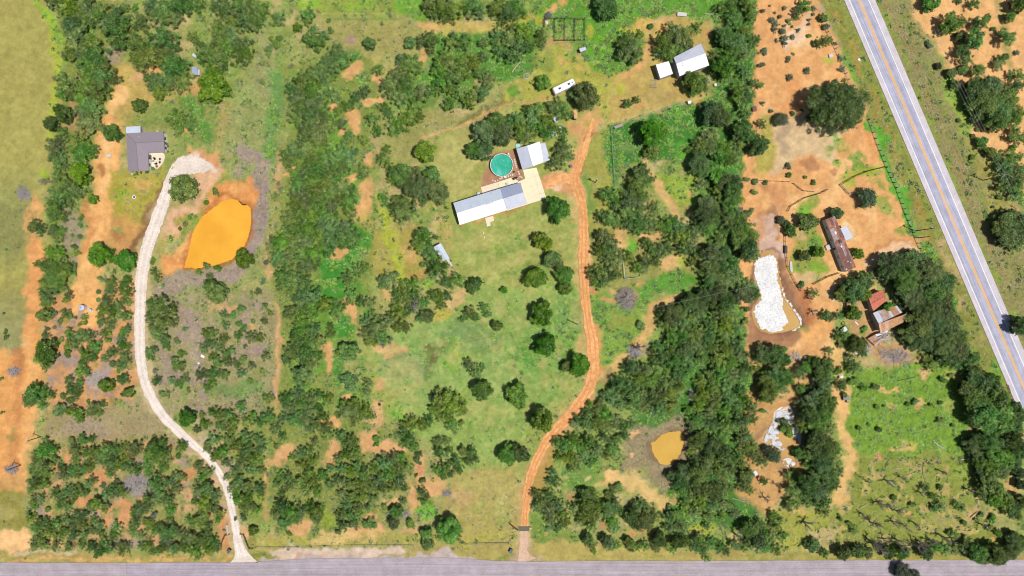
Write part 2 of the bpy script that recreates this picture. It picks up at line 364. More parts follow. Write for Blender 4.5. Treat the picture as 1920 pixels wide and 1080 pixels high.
(0,2): """360,60,80 340,110,60 320,20,50 420,20,40 520,50,45 s495,90,28 r340,200,60 300,210,40 g395,200,40 490,190,55 530,220,35 s450,250,26 g570,220,18 630,220,38 s645,260,25 s605,270,22 s740,30,25 s740,90,25 830,20,60 950,40,70 800,100,60 780,160,60 850,170,70 910,200,80 960,210,50
960,110,45 890,130,60 750,210,40 830,270,55 760,260,35 340,355,40 g350,310,30 g410,297,22 g330,395,25 r350,480,92 300,530,80 380,510,60 340,590,45 s30,190,14 s45,330,22 s45,370,22 s10,680,20 s15,935,16 520,330,45 530,370,50 590,360,60 570,420,60 460,390,30 500,440,45 510,490,35 680,360,60 640,350,50
730,430,60 690,430,50 780,340,50 s820,390,25 s820,330,30 640,500,70 700,520,50 620,560,50 600,620,70 650,630,50 710,470,50 840,490,60 930,330,50 910,380,50 960,300,40 920,430,50 960,440,40 930,510,60 960,540,40 900,570,50 850,570,35 780,530,40 930,590,30 s890,620,18 520,690,50 600,700,45 530,760,60 580,800,55
480,810,35 540,850,35 600,740,35 r800,730,60 930,690,60 900,680,35 r975,780,42 s920,800,18 s665,850,22 710,900,70 680,930,50 770,870,40 740,940,40 450,910,70 420,940,40 540,920,60 590,950,70 600,985,40 270,800,90 220,830,70 320,790,80 380,800,45 200,860,50 260,750,60 320,880,45
1220,140,110 1150,120,60 1300,150,60 1140,210,60 1210,260,110 1290,260,60 1180,340,70 1240,380,60 1140,290,40 1250,430,45 1120,480,50 1130,520,40 1160,460,40 1330,400,30 s1390,310,25 1360,490,40 g1165,620,28 1180,700,50 1215,795,38 s1260,800,25 1290,690,40 1340,720,45 1380,680,50 s1320,560,50 s1360,590,50
s1415,765,22 s1360,745,18 r1620,40,88 s1520,135,18 1690,200,45 1750,200,35 1810,150,32 1690,280,40 1800,270,35 1790,360,45 1830,310,35 s1840,435,20 1540,340,50 1600,340,60 1680,380,50 1580,410,60 1530,460,50 1640,440,60 1600,520,50 1640,560,60 1620,640,70 1690,650,50 1510,650,60 1570,650,40 1560,740,50
1600,710,45 1700,500,50 1740,470,45 1720,550,60 1780,580,40 1820,640,50 s1880,690,28 1820,530,35 1890,580,40 1890,370,60 r1410,970,70 1380,1010,50 1640,950,70 1590,930,40 1720,950,60 1810,890,60 1760,1000,60 1660,1030,60 1850,1000,60 1540,1020,50 1520,950,35 1900,950,40 1740,1060,60 1480,1060,40 s1900,250,25 s1890,30,20""",
(1,2): """20,30,40 s70,130,25 s110,190,28 60,250,38 30,370,50 75,510,50 s50,630,25 90,830,55 270,30,60 350,60,90 250,80,60 440,70,90 330,140,90 430,160,90 520,120,80 600,160,80 250,190,70 350,230,90 450,240,80 620,130,60 640,200,40 250,290,70 340,310,90 430,320,80 230,370,70 320,400,90 420,420,80 480,390,60
270,470,80 370,500,90 460,500,60 230,540,60 320,570,80 420,570,80 260,640,60 340,650,90 420,660,60 560,350,50 560,290,40 710,40,60 700,100,40 800,40,70 860,110,60 790,100,60 r700,475,78 660,440,60 s610,485,25 880,210,60 830,250,70 900,300,90 830,340,70 980,260,80 950,370,70 860,390,70 1060,280,70 1120,290,60
1010,210,50 1090,190,80 1150,170,60 1050,130,70 1110,60,80 1050,40,60 1170,50,70 1230,120,60 o1280,210,60 1270,110,60 1230,230,50 1370,70,70 1390,120,50 1440,60,50 1330,40,50 d1190,120,60 d1020,390,45 d950,430,50 r1620,5,42 r1860,15,30 1600,180,60 1560,230,40 1710,140,50 1730,190,45 1650,220,50 s1530,240,20
r1810,285,45 1590,570,60 1640,620,60 1690,600,45 1660,650,45 r1700,765,85 690,690,70 650,680,40 740,680,40 710,750,50 840,720,55 830,780,45 740,880,80 690,920,90 800,930,80 860,960,50 660,870,50 740,970,70 620,950,40 1380,850,90 1460,880,110 1530,880,70 1340,900,70 1400,950,80 1330,810,50 1460,800,70 1560,930,40
1480,1030,70 1540,1010,30 1140,1020,70 1180,990,50 1250,1030,60 1300,1000,60 1110,1050,50 230,830,70 310,800,70 260,900,80 340,880,80 410,830,70 400,920,80 300,980,80 380,1000,80 480,800,50 540,830,50 470,900,50 500,960,60 440,1040,80 520,1050,60 220,980,60 100,970,70 40,1010,60 150,1050,60""",
(2,2): """r400,5,55 r230,190,95 r180,230,50 r250,425,92 r505,570,85 r405,585,52 r40,810,95 r60,760,45 r225,985,92 d950,440,60 s970,270,45 o1180,200,90 o1240,180,80 1130,200,60 1150,270,70 1270,250,90 1340,230,80 1200,300,70 o1330,100,80 1380,180,80 1420,150,70 o1440,60,80 o1540,40,80 o1600,100,80 1560,180,90 1640,200,80
1590,270,90 1660,300,80 1600,360,80 1500,300,80 1450,250,50 1200,380,80 1270,370,90 1370,350,90 1450,370,80 1200,460,80 1300,450,90 1400,440,80 1500,440,80 1600,450,80 1680,430,70 1100,450,60 1120,520,80 1060,480,50 1220,540,90 1330,540,80 1430,530,80 1540,530,90 1630,550,80 1700,500,60 900,590,80 860,610,60
990,610,80 1080,620,80 1160,620,70 960,680,80 1050,700,80 1240,640,80 1340,620,60 1150,710,80 820,720,90 760,760,60 900,760,90 980,790,90 1080,800,90 1180,790,80 1250,730,70 900,850,90 820,860,80 990,880,80 1100,900,80 1180,900,70 740,830,80 690,800,50 650,900,80 700,940,80 590,880,50 560,930,50 540,1000,80
480,1010,60 620,1010,70 700,1020,80 780,1000,70 840,1040,60 900,1030,50 1230,870,50 1560,640,90 1650,650,80 1500,640,70 1600,740,90 1500,740,80 1420,700,60 1420,800,80 1520,840,90 1620,830,80 1700,760,70 1720,650,70 1770,600,60 1760,500,40 1400,880,70 1480,930,80 1580,930,80 1680,900,80 1740,830,70 1800,900,60
1400,980,80 1500,1020,80 1600,1020,90 1700,1000,90 1790,980,70 1350,1040,70 1320,920,50 o1750,50,90 o1800,40,60 o1890,490,80 1850,530,60 1840,610,32 o1900,680,70 o1910,780,80 1870,830,50 s1760,160,30 s1750,250,30 s1760,360,18 s1715,385,30 s1850,405,18 s1880,920,25""",
(3,2): """o40,500,90 30,560,70 o100,530,70 50,630,90 o120,670,80 60,720,90 40,800,80 130,760,50 s120,460,30 300,580,80 250,630,70 350,560,60 o400,600,90 450,560,60 460,660,70 o410,700,80 250,760,60 440,760,60 o350,830,100 260,880,80 o420,860,90 o300,950,90 420,960,90 350,1020,100 250,1040,70 460,1040,70 340,40,50 d330,80,40
d350,180,45 430,200,55 470,230,40 530,210,48 r640,190,55 s720,310,28 560,350,60 520,370,40 o630,20,100 o560,40,70 r700,40,70 o670,420,75 720,480,50 640,400,50 460,470,45 550,430,40 610,510,40 660,600,70 620,580,50 s530,620,35 540,720,60 560,750,40 s640,700,40 720,750,40 s800,740,30 s505,830,20 s570,800,30
r905,150,52 o1040,30,105 o1100,80,130 o1200,40,120 o1300,70,100 o1180,170,130 o1300,180,120 o1130,270,120 o1250,280,130 o1370,270,90 o1060,350,80 o1170,380,130 o1300,390,130 o1410,360,80 1080,430,60 o1320,490,100 o1430,460,90 1230,570,80 1400,560,80 1500,520,90 1540,600,80 1480,440,60
o1550,690,100 o1500,760,90 r1600,720,100 r1680,700,70 o1560,830,120 r1660,820,110 r1720,880,90 r1620,930,130 o1540,960,90 r1720,980,110 1650,1030,100 o1850,900,60 o1870,960,80 o1840,1050,80 o1895,290,90 j1830,285,1 s1100,850,30 s1040,870,22 s815,890,26 s870,885,16 s1310,690,32 s1375,655,22 s1290,860,20 s1220,875,20 s1290,990,30 s1385,1030,20 s760,1020,20 s118,1005,40 s150,1045,42 s108,1060,36 s160,1095,36 s680,1050,25 s830,1060,30""",
(0,3): """340,140,90 280,180,60 400,150,60 320,230,90 260,290,60 340,300,80 280,370,80 340,390,60 240,430,40 420,210,40 450,260,40 480,310,70 540,290,60 540,60,35 620,60,60 690,50,40 560,130,70 570,210,60 650,160,60 620,280,60 680,260,60 580,320,50 690,370,50 660,390,40 720,150,60 790,150,80 770,210,70 850,130,80
920,130,60 850,220,80 900,240,70 830,300,60 980,250,70 950,210,50 1030,280,60 1020,120,70 1000,160,50 1120,150,70 1200,110,90 1250,170,80 1170,210,70 1100,240,60 1120,290,60 1220,260,50 1370,110,60 s1340,180,30 860,440,80 920,450,60 800,470,60 g780,400,28 s880,370,30 1180,370,80 1150,400,60 1200,440,70 1280,370,60
1330,340,60 1380,340,40 1320,420,60 1120,500,60 1180,520,60 1260,510,70 1280,590,60 1270,650,40 500,450,60 420,460,60 460,520,60 510,560,50 580,450,70 650,450,40 560,500,40 440,560,40 740,540,70 690,550,50 790,560,50 360,580,30 260,560,40 250,520,50 310,500,50 1490,260,60 1560,300,60 1520,340,50 1490,440,80
1570,430,80 1620,480,60 1540,530,80 1460,520,40 1600,560,70 1650,600,50 1530,620,60 1640,650,40 1480,680,80 1420,660,40 1560,700,50 1050,580,70 1010,600,50 1110,570,50 1030,660,60 g1160,630,38 1120,690,60 1000,740,60 1060,780,50 1200,700,40 1180,740,60 1280,740,80 1340,760,60 1250,800,70 1420,790,80 1520,800,80
1600,820,60 1620,870,50 1560,880,60 1470,890,80 1490,930,40 1380,860,70 1310,870,60 1230,860,60 230,640,50 300,680,60 260,720,50 340,690,60 390,750,70 300,790,60 430,690,60 500,660,50 580,640,60 540,700,60 480,750,60 620,700,60 640,620,50 700,660,50 560,770,60 640,770,60 700,740,50 750,700,50 340,840,50 260,850,60
420,850,50 520,860,50 610,840,50 700,860,60 770,880,60 840,870,60 780,830,50 730,920,40 870,720,60 860,770,50 920,840,40 920,890,50 960,850,40 1070,860,50 1120,850,60 1140,900,40 1190,890,40 760,760,40 1600,60,70 1560,120,60 1680,140,60 1620,180,60 1720,60,60 1780,100,70 1700,230,50 1850,40,70 1860,130,80 1820,220,60
1900,200,60 1880,280,70 1770,300,60 1700,340,40 1800,370,70 1750,420,60 1860,400,60 1780,500,60 1850,490,70 1830,570,60 1900,560,40 g1770,650,20 r1900,740,40 1830,640,40 s1680,735,12""",
(1,3): """20,60,60 40,120,50 20,200,60 40,290,50 30,420,60 40,480,50 20,580,40 200,30,40 s150,100,22 440,70,40 270,190,40 340,160,60 400,150,60 430,210,60 350,240,60 400,300,60 180,330,50 240,340,60 160,390,40 250,400,50 330,370,60 420,370,70 500,330,60 380,430,60 460,440,60 200,460,50 540,30,60 640,30,60 700,80,80 740,150,70
680,170,60 620,200,50 770,190,50 760,250,60 560,280,50 640,280,60 710,300,60 800,310,70 880,280,60 960,230,80 1020,200,70 1090,190,60 1120,270,60 1060,280,70 1000,320,70 920,360,70 1080,360,70 1030,420,60 1110,420,40 960,420,60 870,420,60 790,390,70 710,390,60 620,360,60 560,390,50 640,460,60 720,480,60 800,480,60
880,500,60 680,540,60 770,560,60 840,560,40 200,560,80 260,600,80 150,610,50 220,680,70 300,660,60 340,590,60 400,560,50 440,590,80 490,570,40 460,660,50 640,620,50 700,620,60 760,620,50 660,700,60 740,690,50 840,690,60 890,700,30 620,750,30 s250,760,22 1150,50,70 1180,110,60 1220,170,40 1210,210,35 1110,20,60
s900,50,35 s910,90,25 s1010,30,20 1370,80,60 1430,70,50 1380,150,60 1450,140,40 1560,150,60 1620,150,60 1640,200,50 1590,220,50 1500,220,60 1520,280,50 1420,270,60 1400,330,50 1350,290,50 1460,320,40 1250,450,50 1280,490,40 s1255,520,30 s1250,360,30 s1200,325,16 1100,520,40 s970,570,30 o1050,600,60 o1030,680,50 s1160,690,40
r1280,760,50 r1285,840,50 r1450,730,95 1400,790,60 1500,770,60 r1890,170,85""",
(2,3): """r60,160,75 350,80,60 400,100,80 450,60,70 420,180,80 350,190,50 500,120,80 570,80,80 480,230,70 560,180,70 640,130,70 440,270,40 600,220,60 720,170,60 760,130,60 780,60,60 700,40,60 850,30,50 s800,420,50 s760,420,35 310,320,60 330,370,60 280,370,40 180,460,50 220,510,70 280,470,60 200,560,60 280,580,80
350,550,70 380,620,70 290,650,60 400,680,60 350,720,50 g270,720,25 o560,480,70 620,480,60 520,530,60 470,570,60 o580,560,80 660,540,60 620,640,70 540,620,70 600,700,60 510,660,50 o720,580,70 780,540,70 750,660,70 770,720,60 820,600,50 730,470,50 960,540,60 920,580,60 1000,590,70 o900,640,80 o980,660,80 1060,630,70
1030,700,60 940,720,50 s1180,560,30 1180,640,60 1230,620,60 1180,720,60 1260,700,60 o570,800,50 600,850,50 s610,900,30 o700,810,50 740,850,60 780,860,50 o880,830,50 900,870,50 950,860,40 1000,850,50 o1100,800,60 1080,860,60 1160,850,60 o1240,820,60 1210,870,50 1300,820,60 1400,800,60 1360,850,70 1430,880,70
1460,940,45 1500,830,60 1600,890,50 1560,860,50 o1210,330,60 o1260,360,70 o1300,300,80 1350,380,80 1270,440,70 o1380,300,90 1450,240,90 1380,200,60 1350,140,60 o1400,60,90 o1480,100,80 1540,60,80 o1570,140,80 1500,180,80 1540,260,80 1620,260,80 1580,340,80 1490,340,80 o1430,420,80 1340,480,80 1420,520,80
o1520,440,80 1600,430,70 1500,540,80 1580,540,70 1300,560,60 1380,600,60 1640,560,50 1670,610,60 1480,630,60 1580,630,50 1460,700,40 1700,180,60 1730,240,60 o1760,330,70 1740,400,60 1780,430,50 1820,180,70 1880,220,60 1720,60,70 1780,40,60 1820,110,50 1750,120,60 j1900,130,40 1890,370,40 o1780,720,80 1850,700,60
o1840,800,80 1780,840,60 1900,850,70 1900,760,60 d1690,790,60 1680,850,60 1730,870,40 d1900,500,45""",
(3,3): """j40,170,62 o340,60,90 420,40,80 o450,120,90 520,140,60 o380,140,80 300,170,80 o230,160,50 480,210,90 o390,230,90 300,240,60 530,290,60 o450,310,90 370,310,80 220,350,70 160,330,60 o290,370,90 180,430,80 270,460,80 o360,430,90 450,400,90 500,380,60 420,520,80 300,540,50 200,530,80 150,560,50 370,540,50 420,600,50
d60,400,40 40,620,50 80,650,40 60,700,60 30,780,70 120,780,50 60,880,60 o340,850,60 290,840,40 430,910,50 d290,690,70 d750,380,35 d900,370,55 d1010,350,40 d1300,295,45 d1440,300,30 d850,540,70 d960,600,60 d720,620,45 d1150,460,50 d1100,680,45 d800,700,70 d950,680,60 d1030,700,50 650,740,42 d780,830,75 d880,810,50
d990,820,60 d1170,840,65 d1310,780,60 d1400,810,50 d1620,700,45 s1290,415,28 1420,540,40 1450,570,40 1300,560,55 1250,570,45 1180,420,42 1240,480,40 s950,490,28 s1080,540,28 s1600,620,25 s1560,655,22 s1680,650,32 s1660,720,30 s1720,750,35 1400,760,45 s1350,750,30 s1470,680,30 s620,690,30 s540,650,25 560,890,40
640,890,40 700,880,50 900,890,50 1160,900,40 1260,870,60 1340,880,60 1400,890,60 1500,850,80 o1560,900,80 o1620,930,80 o1700,920,90 1680,860,60 o1790,900,70 o1840,860,70 o1880,820,60 o1830,790,60 o1530,90,70 o1560,170,60 r1600,230,70 o1560,60,60 o1640,70,80 1720,70,90 o1820,60,90 o1880,130,80 r1700,180,80 r1780,200,80
r1660,250,80 r1740,290,70 o1600,290,60 r1640,370,80 1590,410,60 r1700,430,70 1620,480,60 r1700,510,60 r1780,520,70 r1820,580,60 1860,630,50 o1890,520,60 o1880,300,60 o1850,230,60 o1900,390,50 d1530,440,50 o560,905,60 o660,895,60 o740,905,55 o900,900,60 o1000,905,55 o1180,905,60 d840,860,90 d1000,860,80 d680,860,70 d1120,860,70 d1240,830,60 j1010,1050,75 j1100,1075,45""",
}
# ------------------------------------------------------------------ the ground: one sheet, colour laid on by where things grow
STEP = 2.5
GX = np.arange(-70, 1990 + STEP, STEP); GY = np.arange(-70, 1150 + STEP, STEP)
PX, PY = np.meshgrid(GX, GY)
H_, W_ = PX.shape
rng = np.random.default_rng(7)

def vnoise(scale, seed):
    r = np.random.default_rng(seed)
    g = r.random((int(1400 / scale) + 4, int(2300 / scale) + 4)).astype(np.float32)
    x = (PX + 100) / scale; y = (PY + 100) / scale
    xi = x.astype(int); yi = y.astype(int)
    fx = x - xi; fy = y - yi
    fx = fx * fx * (3 - 2 * fx); fy = fy * fy * (3 - 2 * fy)
    a = g[yi, xi] * (1 - fx) + g[yi, xi + 1] * fx
    b = g[yi + 1, xi] * (1 - fx) + g[yi + 1, xi + 1] * fx
    return a * (1 - fy) + b * fy
def fbm(scale, seed, octv=4):
    o = 0; amp = 1; tot = 0
    for k in range(octv):
        s = scale / 2 ** k
        if s < 4: break
        o = o + amp * vnoise(s, seed + k * 13); tot += amp; amp *= 0.6
    return o / tot
F1 = fbm(60, 1); F2 = fbm(28, 40); F3 = fbm(14, 90); F4 = fbm(120, 140); F5 = fbm(9, 190); F6 = fbm(40, 230)
WX = PX + (fbm(36, 300) - 0.5) * 34 + (fbm(12, 330) - 0.5) * 12
WY = PY + (fbm(36, 400) - 0.5) * 34 + (fbm(12, 430) - 0.5) * 12

COL = np.empty((H_, W_, 3), np.float32)
VEG = np.full((H_, W_), 0.6, np.float32)
SIDX = {}

def box(pts, pad):
    pts = np.asarray(pts, float)
    x0 = max(0, int((pts[:, 0].min() - pad + 70) / STEP)); x1 = min(W_, int((pts[:, 0].max() + pad + 70) / STEP) + 2)
    y0 = max(0, int((pts[:, 1].min() - pad + 70) / STEP)); y1 = min(H_, int((pts[:, 1].max() + pad + 70) / STEP) + 2)
    return slice(y0, max(y1, y0 + 1)), slice(x0, max(x1, x0 + 1))

def segdist(X, Y, pts, closed):
    d = np.full(X.shape, 1e9)
    n = len(pts)
    for i in range(n if closed else n - 1):
        ax, ay = pts[i][:2]; bx, by = pts[(i + 1) % n][:2]
        dx, dy = bx - ax, by - ay
        t = np.clip(((X - ax) * dx + (Y - ay) * dy) / (dx * dx + dy * dy + 1e-9), 0, 1)
        d = np.minimum(d, (X - ax - t * dx) ** 2 + (Y - ay - t * dy) ** 2)
    return np.sqrt(d)

def inside(X, Y, pts):
    r = np.zeros(X.shape, bool)
    n = len(pts)
    for i in range(n):
        ax, ay = pts[i]; bx, by = pts[(i + 1) % n]
        if ay == by: continue
        c = ((ay > Y) != (by > Y)) & (X < (bx - ax) * (Y - ay) / (by - ay) + ax)
        r ^= c
    return r

def sdf(pts, sl, warp=True):
    X = (WX if warp else PX)[sl]; Y = (WY if warp else PY)[sl]
    d = segdist(X, Y, pts, True)
    return np.where(inside(X, Y, pts), d, -d)

def sm(x):
    x = np.clip(x, 0, 1)
    return x * x * (3 - 2 * x)

def put(sl, m, col, veg=None):
    if col[0] > 195 and col[0] - col[2] > 85:      # soils: slightly chalky
        l_ = 0.3 * col[0] + 0.59 * col[1] + 0.11 * col[2]
        col = tuple(c_ * 0.87 + (l_ + 14) * 0.13 for c_ in col)
    c = np.array(A(*col), np.float32)
    COL[sl] += (c - COL[sl]) * m[..., None]
    if veg is not None:
        VEG[sl] += (veg - VEG[sl]) * m

def poly(pts, col, feather=14, k=1.0, veg=None, nz=0.0, field=None, warp=True):
    sl = box(pts, 50)
    m = sm(sdf(pts, sl, warp) / feather + 0.5) * k
    if nz:
        f = (F2 if field is None else field)[sl]
        m = m * sm((f - nz) * 7 + 0.5)
    put(sl, m, col, veg)

def blob(x, y, rx, ry, col, k=1.0, rot=0, veg=None, nz=0.0, field=None, soft=0.5):
    r = max(rx, ry)
    sl = box([(x - r, y - r), (x + r, y + r)], 40)
    X = WX[sl] - x; Y = WY[sl] - y
    c, s = math.cos(R(rot)), math.sin(R(rot))
    d = np.sqrt(((X * c + Y * s) / rx) ** 2 + ((-X * s + Y * c) / ry) ** 2)
    m = sm((1 - d) / soft + 0.3) * k
    if nz:
        f = (F2 if field is None else field)[sl]
        m = m * sm((f - nz) * 7 + 0.5)
    put(sl, m, col, veg)

def stroke(pts, w, col, feather=8, k=1.0, veg=None, nz=0.0, field=None, warp=True):
    sl = box(pts, w + 40)
    d = segdist((WX if warp else PX)[sl], (WY if warp else PY)[sl], pts, False)
    m = sm((w / 2 - d) / feather + 0.5) * k
    if nz:
        f = (F2 if field is None else field)[sl]
        m = m * sm((f - nz) * 7 + 0.5)
    put(sl, m, col, veg)

# palette (sRGB as the eye sees it in full sun)
SOIL = (228, 163, 98); SOILB = (240, 188, 118); SOILD = (206, 130, 72); TAN = (214, 178, 128); SOILP = (222, 168, 118)
STRAW = (180, 168, 100); LAWN = (160, 160, 88); GRASS = (136, 158, 80); LUSH = (92, 148, 54); DLUSH = (64, 122, 54)
LIME = (150, 178, 58); YEL = (180, 172, 80); LITTER = (168, 150, 128); LAV = (163, 144, 136); BASE = (162, 164, 100)
UNDER = (134, 146, 74); OLIVE = (146, 142, 74); MUD = (150, 112, 84)

COL[:] = np.array(A(*BASE), np.float32)
full = (slice(0, H_), slice(0, W_))
put(full, sm((F4 - 0.42) * 5) * 0.75, GRASS, 0.75)
put(full, sm((F2 - 0.58) * 9) * 0.5, TAN, 0.4)
put(full, sm((F6 - 0.60) * 9) * 0.45, (190, 172, 92), 0.6)

# --- far left field
poly([(-80, -80), (72, -80), (98, 40), (104, 200), (96, 330), (78, 470), (66, 620), (40, 700), (-80, 730)], (168, 163, 92), 16, veg=0.25)
put(box([(0, 0), (90, 500)], 0), sm((F1[box([(0, 0), (90, 500)], 0)] - 0.5) * 5) * 0.5 * sm((88 - PX[box([(0, 0), (90, 500)], 0)]) / 20), (168, 160, 92))
stroke([(76, 10), (98, 50), (102, 110), (104, 150), (100, 200), (96, 260)], 13, (172, 186, 66), 10, 0.8, 0.5)
stroke([(70, 0), (95, 40), (112, 60), (118, 90)], 16, (140, 182, 60), 12, 0.7)
blob(20, 420, 55, 80, (138, 142, 88), 0.85, veg=0.5)
blob(26, 350, 50, 40, (160, 160, 95), 0.6)
blob(66, 400, 16, 40, SOIL, 0.8, nz=0.48)
blob(80, 330, 10, 18, LIME, 0.8)
blob(20, 620, 42, 75, (150, 150, 104), 0.8)
blob(20, 560, 40, 50, (152, 148, 86), 0.5)
poly([(56, 440), (84, 440), (92, 520), (78, 600), (60, 680), (40, 680), (55, 560), (50, 520)], (226, 158, 88), 14, veg=0.1)
poly([(-80, 655), (10, 655), (34, 670), (52, 640), (76, 620), (76, 720), (66, 780), (60, 860), (50, 930), (30, 935), (-80, 900)], (228, 160, 86), 16, veg=0.1)
stroke([(30, 680), (36, 740), (30, 790), (24, 840), (30, 880)], 17, (204, 136, 76), 10, 0.75)
stroke([(32, 665), (34, 690)], 22, (196, 128, 72), 10, 0.8)
stroke([(26, 800), (24, 830)], 12, (150, 148, 84), 8, 0.8, nz=0.45)
stroke([(50, 640), (62, 700), (58, 800), (48, 900)], 16, (240, 180, 108), 12, 0.6)
poly([(-80, 905), (34, 910), (50, 940), (52, 990), (-80, 990)], (150, 146, 76), 16, veg=0.4)
blob(24, 900, 30, 16, (196, 150, 84), 0.8)
blob(10, 960, 20, 16, (182, 172, 108), 0.6)
poly([(-80, 993), (58, 993), (60, 1030), (-80, 1031)], (238, 188, 122), 8, veg=0.1)
stroke([(-80, 1040), (60, 1040)], 8, (140, 150, 76), 6, 0.9)

# --- thicket strip on the left and the soil strip beside it
poly([(110, 0), (240, 0), (250, 60), (230, 130), (205, 190), (190, 260), (170, 330), (150, 420), (135, 540), (90, 560), (90, 420), (100, 250), (120, 150)], UNDER, 20, 0.85, 0.8)
poly([(150, 130), (165, 130), (190, 230), (150, 260), (115, 240), (108, 180)], (190, 146, 104), 12, 0.6, nz=0.45)
stroke([(160, 50), (160, 60), (170, 140), (150, 160)], 26, (74, 132, 66), 14, 0.7, nz=0.4)
blob(214, 105, 20, 18, LITTER, 0.9)
poly([(225, 120), (285, 120), (290, 190), (250, 230), (200, 240), (205, 180)], (196, 166, 84), 16, 0.9, 0.4)
stroke([(236, 165), (215, 195), (205, 230)], 22, SOILB, 10, 0.9, 0.1, nz=0.35)
blob(266, 145, 14, 10, SOILP, 0.8)
blob(300, 130, 22, 12, SOIL, 0.9); stroke([(330, 170), (372, 160), (370, 140)], 12, SOIL, 8, 0.8)
poly([(238, 215), (285, 200), (320, 185), (400, 170), (410, 270), (345, 280), (320, 240), (250, 232)], (128, 146, 74), 18, 0.8, 0.6)
stroke([(350, 185), (372, 200), (385, 260)], 26, (86, 140, 66), 16, 0.8)
for x in (379, 390, 402):
    stroke([(x, 195), (x + 1, 240)], 2.5, (176, 168, 104), 3, 0.6)
poly([(405, 190), (440, 190), (445, 270), (415, 275)], (196, 166, 94), 16, 0.7)
stroke([(345, 250), (350, 285)], 14, SOIL, 8, 0.7, nz=0.4)
stroke([(205, 235), (203, 300), (196, 350), (190, 400), (180, 440), (168, 500), (160, 560), (165, 590)], 46, (234, 172, 98), 18, 1.0, 0.1)
stroke([(205, 240), (200, 300), (195, 350)], 20, SOILB, 14, 0.8)
stroke([(172, 430), (180, 470), (158, 500), (150, 580)], 24, (238, 180, 106), 12, 0.8)
stroke([(160, 370), (168, 430), (160, 470)], 14, SOILD, 10, 0.7)
blob(192, 322, 9, 12, (196, 128, 72), 0.9)
poly([(208, 320), (300, 325), (310, 340), (300, 380), (268, 430), (262, 460), (215, 425), (205, 390)], (172, 162, 72), 18, 0.95, 0.45)
blob(262, 345, 20, 12, (210, 166, 90), 0.8, nz=0.4)
poly([(205, 410), (262, 410), (266, 450), (258, 500), (215, 495), (190, 460)], (206, 146, 82), 18, 0.85, 0.2, nz=0.33)
blob(215, 440, 20, 10, (170, 120, 70), 0.5)
blob(230, 365, 10, 14, LIME, 0.7)
stroke([(298, 345), (292, 380), (270, 420), (256, 450), (250, 475)], 17, (140, 108, 74), 9, 0.95, 0.3)
poly([(120, 400), (150, 395), (150, 470), (140, 520), (118, 500)], LAV, 12, 0.7, nz=0.4)
poly([(80, 560), (258, 520), (262, 700), (250, 750), (90, 780), (80, 680)], (210, 152, 96), 16, 0.95, 0.35)
poly([(140, 545), (180, 545), (186, 600), (184, 620), (150, 620), (136, 580)], (240, 176, 98), 12, 1.0, 0.1)
put(box([(90, 580), (255, 780)], 0), sm((F3[box([(90, 580), (255, 780)], 0)] - 0.55) * 8) * 0.7, LAV, 0.5)
put(box([(110, 600), (255, 760)], 0), sm((F2[box([(110, 600), (255, 760)], 0)] - 0.55) * 8) * 0.8, (150, 140, 76), 0.7)
blob(128, 672, 22, 16, LAV, 0.9); blob(182, 712, 26, 22, (168, 152, 146), 0.95)
blob(228, 770, 22, 24, (120, 176, 52), 0.95, veg=0.6)
poly([(85, 780), (270, 745), (310, 800), (300, 830), (120, 840), (80, 815)], (168, 150, 116), 16, 0.9, 0.7)
put(box([(80, 770), (320, 840)], 0), sm((F2[box([(80, 770), (320, 840)], 0)] - 0.52) * 8) * 0.7, (162, 152, 92), 0.7)
blob(160, 800, 50, 16, LAV, 0.6)
# lower left thicket
poly([(60, 830), (330, 820), (410, 900), (430, 960), (436, 1020), (60, 1030), (52, 920)], (152, 152, 90), 18, 0.95, 0.8)
sl = box([(60, 825), (430, 1025)], 0)
put(sl, sm((F3[sl] - 0.57) * 9) * 0.8, (212, 160, 112), 0.3)
put(sl, sm((F2[sl] - 0.60) * 9) * 0.8, LAV, 0.5)
for x, y, a, b, r in ((118, 855, 14, 16, 20), (186, 890, 16, 24, 70), (100, 880, 10, 8, 0), (345, 890, 30, 12, -35), (155, 940, 20, 10, -30), (234, 970, 10, 30, 0), (205, 965, 8, 26, 0), (390, 960, 8, 8, 0), (240, 850, 14, 8, 0)):
    blob(x, y, a, b, (212, 148, 94), 0.9, r, 0.2)
blob(255, 910, 32, 24, (166, 150, 152), 0.9)
poly([(404, 960), (440, 950), (436, 1040), (408, 1035), (402, 990)], (214, 148, 88), 8, 0.9, 0.15)
poly([(452, 985), (474, 980), (470, 1010), (455, 1010)], (218, 158, 96), 8, 0.8)
blob(470, 1015, 16, 14, OLIVE, 0.8); blob(420, 1000, 10, 14, (198, 154, 106), 0.7)

# --- gravel yard, orange pond and its banks, middle left
poly([(325, 300), (345, 290), (400, 288), (412, 300), (420, 318), (405, 345), (370, 395), (330, 430), (305, 440), (305, 420), (330, 385), (372, 330)], (222, 176, 132), 12, 1.0, 0.15)
poly([(352, 284), (410, 282), (412, 300), (404, 310), (385, 295), (355, 292)], (222, 156, 98), 8, 0.9)
poly([(326, 304), (340, 291), (368, 289), (392, 300), (408, 313), (404, 326), (380, 330), (345, 330)], (226, 208, 190), 8, 0.95, 0.1, nz=0.36, field=F3)
blob(340, 365, 30, 28, (150, 150, 82), 0.7)
stroke([(420, 330), (408, 355), (400, 365), (370, 395), (345, 430)], 13, (162, 160, 80), 8, 0.85, 0.5)
stroke([(398, 345), (372, 390), (335, 425), (310, 450)], 6, (226, 160, 104), 6, 0.8)
stroke([(370, 400), (345, 420), (325, 440), (316, 460)], 14, (128, 156, 70), 8, 0.7, nz=0.5, field=F3)
